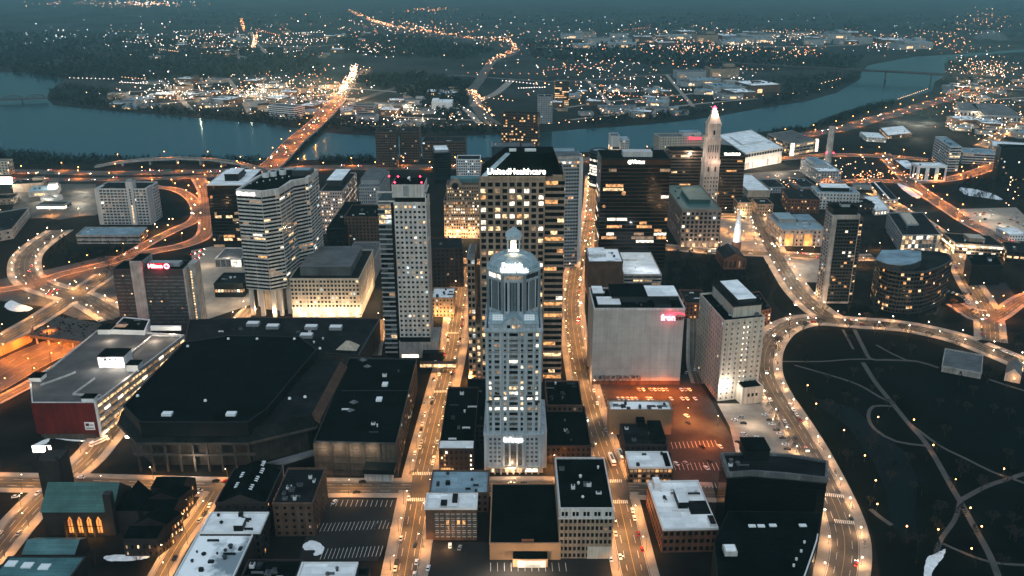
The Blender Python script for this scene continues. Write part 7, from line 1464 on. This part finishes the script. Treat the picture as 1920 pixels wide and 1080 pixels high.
# ------------------------------------------------------------------ bridges
def span(name, label, pts, z, w, lamps=None, piers=1, rail=1.2, mat='concrete', deck='asphalt', thick=1.8, zero=()):
    c = [P(x, y, zz) if isinstance(z, (list, tuple)) else P(x, y, z) for (x, y), zz in zip(pts, z if isinstance(z, (list, tuple)) else [z] * len(pts))]
    b = MB(); d = MB(); n = len(c)
    for i in range(n - 1):
        t = (c[i + 1] - c[i]).to_2d().normalized(); nn = Vector((-t.y, t.x)); A, B_ = c[i], c[i + 1]
        def q(p, o, dz): return (p.x + nn.x * o, p.y + nn.y * o, p.z + dz)
        b.hexa([q(A, -w / 2, -thick), q(B_, -w / 2, -thick), q(B_, w / 2, -thick), q(A, w / 2, -thick)], [q(A, -w / 2, 0), q(B_, -w / 2, 0), q(B_, w / 2, 0), q(A, w / 2, 0)], mat)
        for o in (-w / 2, w / 2 - .5): b.hexa([q(A, o, .05), q(B_, o, .05), q(B_, o + .5, .05), q(A, o + .5, .05)], [q(A, o, rail), q(B_, o, rail), q(B_, o + .5, rail), q(A, o + .5, rail)], mat)
        d.face([q(A, -w / 2 + .6, .08), q(B_, -w / 2 + .6, .08), q(B_, w / 2 - .6, .08), q(A, w / 2 - .6, .08)], deck)
    o = tag(b.top(name), label, 'bridge'); d.build('deck', o)
    L = 0; cum = [0]
    for i in range(n - 1): L += (c[i + 1] - c[i]).length; cum.append(L)
    def at(s):
        for i in range(n - 1):
            if cum[i + 1] >= s: return c[i] + (c[i + 1] - c[i]) * ((s - cum[i]) / max(.01, cum[i + 1] - cum[i])), (c[i + 1] - c[i]).to_2d().normalized()
        return c[-1], (c[-1] - c[-2]).to_2d().normalized()
    for k in range(1, piers + 1):
        p, t = at(L * k / (piers + 1)); nn = Vector((-t.y, t.x)); e = MB(); e.bar(p.to_2d() - nn * w * .4, p.to_2d() + nn * w * .4, t, 0, -1.4, 1.4, -1, p.z - thick + .05, mat); e.build('pier', o)
    if lamps:
        kind, sp = lamps; s = sp / 2; sd = 1
        while s < L: p, t = at(s); nn = Vector((-t.y, t.x)) * sd; q = p.to_2d() + nn * (w / 2 - .8); lamp(kind, q.x, q.y, math.atan2(-nn.y, -nn.x), 'sodium lamp on the ' + name.replace('_', ' '), 'sodium lamps on the ' + name.replace('_', ' '), z=p.z, e=1.6); s += sp; sd = -sd
    return o, at, L
o, at, L = span('road_bridge', 'wide orange lit road bridge crossing the river, left of centre', [(497, 320), (520, 300), (552, 265), (585, 238), (610, 215), (640, 180)], [1, 7, 9, 9, 8, 1], 34, ('orange', 36), 9)
for k in range(46):
    s = R.uniform(0, L); p, t = at(s); nn = Vector((-t.y, t.x)); sd = R.choice((-1, 1)); q = p.to_2d() + nn * sd * R.uniform(3, 14); m = R.choice(MC); car(q.x, q.y, math.atan2(t.y, t.x) + (0 if sd < 0 else math.pi), m, True, CN[m] + ' car crossing the orange lit river bridge', CN[m] + ' cars on the river bridge', px=False, z=p.z + .3)
for k in range(8): p, t = at(L * (k + .5) / 8); pl(p.x, p.y, p.z + 13, 16000, (1, .26, .03))
span('flyover_ramp', 'curved elevated highway ramp arching along the near river bank', [(178, 312), (220, 304), (270, 299), (340, 296), (400, 299), (450, 306), (492, 318), (515, 330)], [1, 6, 8, 9, 9, 8, 5, 1], 11, ('orange', 70), 7)
span('highway_bridge', 'slender dark highway bridge over the far right reach of the river', [(1290, 114), (1380, 118), (1463, 123), (1540, 127), (1617, 131), (1700, 135), (1780, 140), (1860, 144), (1960, 149)], [4, 14, 22, 24, 24, 24, 22, 12, 3], 24, None, 9, mat='dark_metal', thick=3)
o, at, L = span('rail_bridge', 'dark steel truss railway bridge at the left edge of the river', [(-60, 190), (0, 187), (46, 185), (90, 183)], 8, 8, None, 2, mat='steel', deck='steel', rail=.5)
for k in range(2):
    s0, s1 = L * (.42 + .29 * k), L * (.69 + .29 * k)
    for sd in (-1, 1):
        b = MB(); m = 6; pr = None
        for j in range(m + 1):
            p, t = at(min(L - 1, s0 + (s1 - s0) * j / m)); nn = Vector((-t.y, t.x)) * sd * 4; hgt = 9 * math.sin(math.pi * (.12 + .76 * j / m)); lo = Vector((p.x + nn.x, p.y + nn.y, p.z)); hi = lo + Vector((0, 0, hgt)); b.tube(lo, hi, .4, .4, 'steel', 4)
            if pr: b.tube(pr[1], hi, .5, .5, 'steel', 4); b.tube(pr[0], hi, .3, .3, 'steel', 4)
            pr = (lo, hi)
        b.build('truss', o)
for x, y in ((98, 335), (316, 330)):
    p = P(x, y); b = MB(); b.tube((p.x - 10, p.y, 0), (p.x - 10, p.y, 9), .35, .3, 'steel'); b.tube((p.x + 10, p.y, 0), (p.x + 10, p.y, 9), .35, .3, 'steel'); b.tube((p.x - 10, p.y, 9), (p.x + 10, p.y, 9), .4, .4, 'steel'); o = tag(b.top('sign_gantry', (p.x, p.y, 0)), 'steel sign gantry over the left highway' + (', nearer the left edge' if x < 200 else ', nearer the dark glass tower'), 'gantry'); b = MB(); b.box(p.x - 6, p.x + 5, p.y - .5, p.y - .3, 7, 10.5, 'green_roof'); b.build('sign_board', o)
# ------------------------------------------------------------------ far buildings
def shed_proto(i):
    r = random.Random(i + 40); b = MB(); w_, d_, h_ = 1, .6 + .2 * (i % 3), .16 + .05 * (i % 4); m = ['concrete', 'grey_wall', 'brown_brick', 'tan_stone', 'concrete'][i % 5]; rm = ['blue_roof', 'grey_roof', 'snow_roof', 'dark_roof', 'grey_roof'][i % 5]
    b.box(-.5, .5, -d_ / 2, d_ / 2, 0, h_, m); b.box(-.5, -.46, -d_ / 2, d_ / 2, h_, h_ + .02, m); b.box(.46, .5, -d_ / 2, d_ / 2, h_, h_ + .02, m)
    if i % 2: b.box(.1, .45, d_ * .1, d_ * .5, h_, h_ + .1, m)
    o = b.top('low_building', (0, 0, 0)); b = MB(); b.box(-.46, .46, -d_ / 2 + .01, d_ / 2 - .01, h_ - .005, h_ + .01, rm)
    for k in range(4): x, y = r.uniform(-.4, .4), r.uniform(-.2, .2); b.box(x, x + .05, y, y + .05, h_, h_ + .04, 'dark_metal')
    b.build('roof', o); b = MB()
    a_ = r.uniform(-.42, 0); b.box(a_, a_ + r.uniform(.15, .4), -d_ / 2 - .008, -d_ / 2 - .002, h_ * .2, h_ * .6, r.choice(['lit_warm', 'lit_dim', 'lit_dim']))
    b.build('glazing', o); return o
SP_ = [shed_proto(i) for i in range(8)]; used = set()
def shed(x, y, s, label, group):
    p = P(x, y)
    if built(p.to_2d()) or on_road(p.to_2d(), -1, s * .3): return
    i = R.randrange(8); rz = R.uniform(-.35, .35)
    if i not in used: used.add(i); o = SP_[i]; o.location = (p.x, p.y, 0); o.rotation_euler = (0, 0, rz); o.scale = (s, s, s * .8); o['label'] = label; o['group'] = group; o['category'] = 'building'
    else: o = dup(SP_[i], (p.x, p.y, 0), rz, label, group, s)
AR = [((215, 150, 540, 205), 84, (20, 52), 'low commercial building in the dense lit district across the river, left of the bridge'), ((440, 165, 640, 215), 40, (20, 45), 'low building beside the orange avenue beyond the bridge'), ((650, 165, 900, 236), 36, (20, 50), 'low building on the far bank behind the twin brown towers'), ((1040, 165, 1290, 222), 34, (20, 50), 'low building on the far bank right of the dark riverside slab'),
      ((1290, 140, 1420, 185), 14, (40, 90), 'low building in the far bank fields left of the river bend'), ((1560, 80, 1760, 92), 8, (60, 120), 'distant low building beyond the highway bridge'), ((1780, 150, 1915, 190), 26, (20, 50), 'low building on the near right bank beyond the highway'), ((1050, 66, 1620, 90), 46, (45, 110), 'distant low building on the bright airfield band'), ((250, 60, 700, 110), 44, (22, 50), 'distant suburban building in the wooded upper left'), ((1790, 225, 1915, 262), 16, (25, 50), 'low building in the right distance blocks'), ((1560, 345, 1620, 372), 3, (14, 24), 'small building by the dark rail cut'), ((20, 340, 130, 400), 5, (20, 40), 'small building by the bright far left parking')]
for (x0, y0, x1, y1), n, (s0, s1), lab in AR:
    for k in range(n): shed(R.uniform(x0, x1), R.uniform(y0, y1), R.uniform(s0, s1), lab, lab.replace('building', 'buildings').replace('low commercial', 'low commercial'))
simple('office_tower', 'distant slab tower with lit floor bands on the far bank', 'tower', (1041, 153), (1067, 153), (1042, 150), base=198, wall='brownstone', roof='grey_roof', st=S(bw=5, fh=4, wf=.9, hf=.5, lit=.6, lits=['lit_amber', 'lit_warm'], ribbon=True, seg=3), units=1)
simple('apartment_tower', 'distant dim twin apartment tower left of the lit slab on the far bank', 'tower', (1009, 182), (1036, 182), (1010, 178), base=232, wall='grey_wall', roof='dark_roof', st=S(bw=5, fh=4, lit=.12), units=1)
simple('storage_block', 'plain white storage block standing out on the far bank', 'building', (809, 193), (847, 193), (811, 187), base=212, wall='white_wall', roof='white_roof', st=None, units=2, pents=((.0, .3, .3, .9, 4, 'white_wall', 'white_roof'),))
simple(OB, 'stepped grey office on the far bank right of the orange avenue', 'office building', (662, 198), (700, 199), (664, 194), base=218, wall='grey_wall', roof='grey_roof', st=S(bw=6, fh=4, wf=.95, hf=.5, lit=.1), units=2)
simple(OB, 'striped low office at the far bridge end', 'office building', (503, 198), (552, 202), (508, 193), base=220, wall='white_wall', roof='grey_roof', st=S(bw=8, fh=4, wf=.96, hf=.5, lit=.1), units=1)
simple(OB, 'low office with an orange lit entrance on the far bank embankment', 'office building', (1128, 204), (1182, 204), (1132, 198), base=213, wall='grey_wall', roof='grey_roof', st=S(bw=6, fh=4, lit=.5, lits=['lit_amber', 'lit_warm']), units=1)
b = MB(); p = P(1426, 163)
for k in range(13): a = math.pi * (k / 12 - .0) + math.pi; b.octa((p.x + 34 * math.cos(a), p.y + 16 * math.sin(a), 9), 3, 'bulb_blue')
for k in range(13): a = math.pi * (k / 12) + math.pi; b.tube((p.x + 34 * math.cos(a), p.y + 16 * math.sin(a), 0), (p.x + 34 * math.cos(a), p.y + 16 * math.sin(a), 9), .6, .6, 'steel', 4)
tag(b.top('lit_ring'), 'curved row of cold white floodlights on the far bank', 'lights')
# ------------------------------------------------------------------ far town lights (uncountable)
tl = MB(); far_l = []
def cluster(x0, y0, x1, y1, n, mats, line=None, s=(.55, 1.2), e=0):
    for k in range(int(n * 1.8)):
        if line: t = R.random(); seg = t * (len(line) - 1); i = min(int(seg), len(line) - 2); u = seg - i; x = line[i][0] + (line[i + 1][0] - line[i][0]) * u + R.uniform(-x0, x0); y = line[i][1] + (line[i + 1][1] - line[i][1]) * u + R.uniform(-y0, y0)
        else: x, y = R.gauss((x0 + x1) / 2, (x1 - x0) / 4), R.gauss((y0 + y1) / 2, (y1 - y0) / 4)
        if y < 3: continue
        p = P(x, y); 
        if p.y > 14000 or built(p.to_2d()): continue
        r = R.uniform(*s) * (1 + p.y / 2600) * (.34 + .4 * R.random() ** 3); tl.octa((p.x, p.y, 9 + r), r, R.choice(mats))
        if e and k % 9 == 0 and len(far_l) < 120: far_l.append((p, e, mats[0]))
BW, BO, BH, BB = 'far_warm', 'far_orange', 'far_white', 'far_blue'
for a in ((210, 150, 420, 205, 90, (BH, BW, BH)), (400, 150, 600, 215, 150, (BH, BW, BW)), (480, 140, 680, 200, 90, (BW, BO, BH)), (250, 60, 500, 105, 80, (BH, BH, BW)), (430, 40, 680, 110, 70, (BW, BH, BO)), (640, 85, 760, 115, 30, (BH, BW)), (640, 40, 900, 75, 90, (BW, BO, BH)),
          (860, 60, 1000, 90, 24, (BW, BH)), (1020, 55, 1640, 95, 230, (BW, BH, BW, BO)), (1160, 85, 1440, 108, 90, (BH, BW, BO)), (1440, 90, 1540, 120, 34, (BO, BW)), (1600, 60, 1720, 100, 50, (BW, BO, BB)), (1720, 60, 1830, 105, 36, (BO, BW)), (1790, 20, 1900, 60, 40, (BO, BO, BW)), (1780, 110, 1915, 165, 110, (BH, BW, BO)),
          (1760, 165, 1915, 260, 130, (BW, BH, BW, BO)), (650, 190, 900, 240, 70, (BW, BH)), (1010, 130, 1290, 225, 120, (BW, BO, BH)), (1290, 120, 1430, 200, 40, (BW, BH)), (0, 50, 320, 95, 30, (BH, BB)), (900, 100, 1300, 150, 60, (BO, BW, BH)), (340, 155, 620, 195, 40, (BO, BW)), (60, 2, 380, 16, 60, (BH, BO, BW)), (220, 4, 330, 14, 60, (BO, BH, BW)), (740, 18, 860, 26, 26, (BO, BW)),
          (0, 30, 1900, 60, 40, (BB, BH)), (1560, 330, 1680, 350, 24, (BO, BW)), (1520, 300, 1660, 330, 12, (BW,)), (1640, 330, 1800, 350, 30, (BO, BW)), (1880, 330, 1915, 420, 8, (BW,)), (1440, 340, 1520, 365, 16, (BW, BO))): cluster(*a, e=5000 if a[1] > 100 else 0)
cluster(3, 2, 0, 0, 120, (BO, BO, BW), [(656, 22), (700, 42), (735, 52), (830, 66)]); cluster(5, 3, 0, 0, 90, (BO, BW), [(830, 66), (900, 76), (950, 78), (968, 92), (955, 104), (930, 112), (915, 125)]); cluster(5, 3, 0, 0, 60, (BO, BW), [(905, 215), (880, 175), (900, 190), (925, 230)])
cluster(7, 4, 0, 0, 170, (BW, BO, BH), [(640, 180), (650, 160), (662, 148), (665, 130)], e=14000); cluster(4, 3, 0, 0, 50, (BO, BW), [(480, 70), (476, 92)]); cluster(3, 2, 0, 0, 30, (BO,), [(452, 38), (458, 58)])
def row(pts, n, mat, s=.8, z=8, li=0):
    s *= .6
    for k in range(n): seg = k / (n - 1) * (len(pts) - 1); i = min(int(seg), len(pts) - 2); u = seg - i; p = P(pts[i][0] + (pts[i + 1][0] - pts[i][0]) * u, pts[i][1] + (pts[i + 1][1] - pts[i][1]) * u); r = s * (1 + p.y / 2600) * .75; tl.octa((p.x, p.y, z), r, mat); (pl(p.x, p.y, z, li, (1, .78, .5)) if li else None)
row([(655, 236), (700, 240), (760, 242), (890, 241), (930, 243)], 16, BW, 1.1, li=9000); row([(1010, 240), (1080, 236), (1130, 230), (1270, 216)], 12, BW, 1.0, li=9000); row([(640, 228), (770, 232), (910, 228)], 14, BH, 1, li=9000); row([(1540, 162), (1574, 153)], 6, BW, .9, li=7000); row([(1683, 192), (1738, 173)], 16, BW, .7); row([(1280, 143), (1430, 125), (1300, 128)], 9, BO)
row([(1340, 192), (1370, 187), (1400, 190)], 5, BW, li=12000); row([(1430, 185), (1500, 180), (1560, 170)], 6, BW, .8, li=9000)
for k in range(30):
    x, y = R.uniform(210, 600), R.uniform(152, 208) if k < 12 else R.uniform(60, 110)
    a = R.choice((-1, 1)); row([(x, y), (x + a * R.uniform(30, 90), y - R.uniform(1, 9))], R.randint(6, 13), R.choice((BO, BW, BW, BH)), .8)
for k in range(34):
    x, y = R.uniform(950, 1850), R.choice((R.uniform(58, 100), R.uniform(120, 215))); 
    if y > 100 and x > 1380: continue
    a = R.choice((-1, 1)); row([(x, y), (x + a * R.uniform(40, 130), y - R.uniform(1, 10))], R.randint(6, 14), R.choice((BO, BW, BW, BH)), .8)
tag(tl.top('town_lights', (0, 0, 0)), kind='stuff')
for p, e, m in far_l: pl(p.x, p.y, 16, e, {'far_orange': (1, .42, .12)}.get(m, (1, .74, .46)), r=1)
for k in range(10): p = P(600 + k * 8 + R.uniform(-30, 30), 150 + k * 5); pl(p.x, p.y, 22, 26000, (1, .62, .34), r=2)
# ------------------------------------------------------------------ steam plume in the far right
sm = MB(); p0 = P(1830, 92)
for k in range(9):
    t = k / 8; c = (p0.x + 120 * t, p0.y + 40 * t, 22 + 34 * (1 - abs(t - .4))); r = 12 + 13 * math.sin(math.pi * t)
    A = []
    n = 8
    for i in range(1, n): A.append([(c[0] + 1.5 * r * math.sin(math.pi * i / n) * math.cos(math.tau * j / 10), c[1] + r * math.sin(math.pi * i / n) * math.sin(math.tau * j / 10), c[2] + r * .7 * math.cos(math.pi * i / n)) for j in range(10)])
    for a, b2 in zip(A, A[1:]):
        for j in range(10): sm.face([a[j], b2[j], b2[(j + 1) % 10], a[(j + 1) % 10]], 'steel')
    sm.face(A[0], 'steel'); sm.face(A[-1][::-1], 'steel')
so2 = tag(sm.top('steam_plume'), kind='stuff'); m = bpy.data.materials.new('steam'); m.use_nodes = True; nn = m.node_tree; nn.nodes.clear(); oo = nn.nodes.new('ShaderNodeOutputMaterial'); vv = nn.nodes.new('ShaderNodeVolumePrincipled'); vv.inputs['Density'].default_value = .006; vv.inputs['Color'].default_value = (.85, .9, .95, 1); nn.links.new(vv.outputs[0], oo.inputs['Volume']); so2.data.materials.clear(); so2.data.materials.append(m)
build_lamps()
print('LAMPS', len(REQ), 'LIGHTS', len([o for o in sc.objects if o.type == 'LIGHT']), 'OBJ', len(sc.objects))
for l in bpy.data.lights:
    if l.type in ('POINT', 'SPOT'): l.energy *= ES * 2.5
for o in sc.objects:
    if o.get('label') and not (4 <= len(o['label'].split()) <= 16): print('LONG', len(o['label'].split()), o['label'])
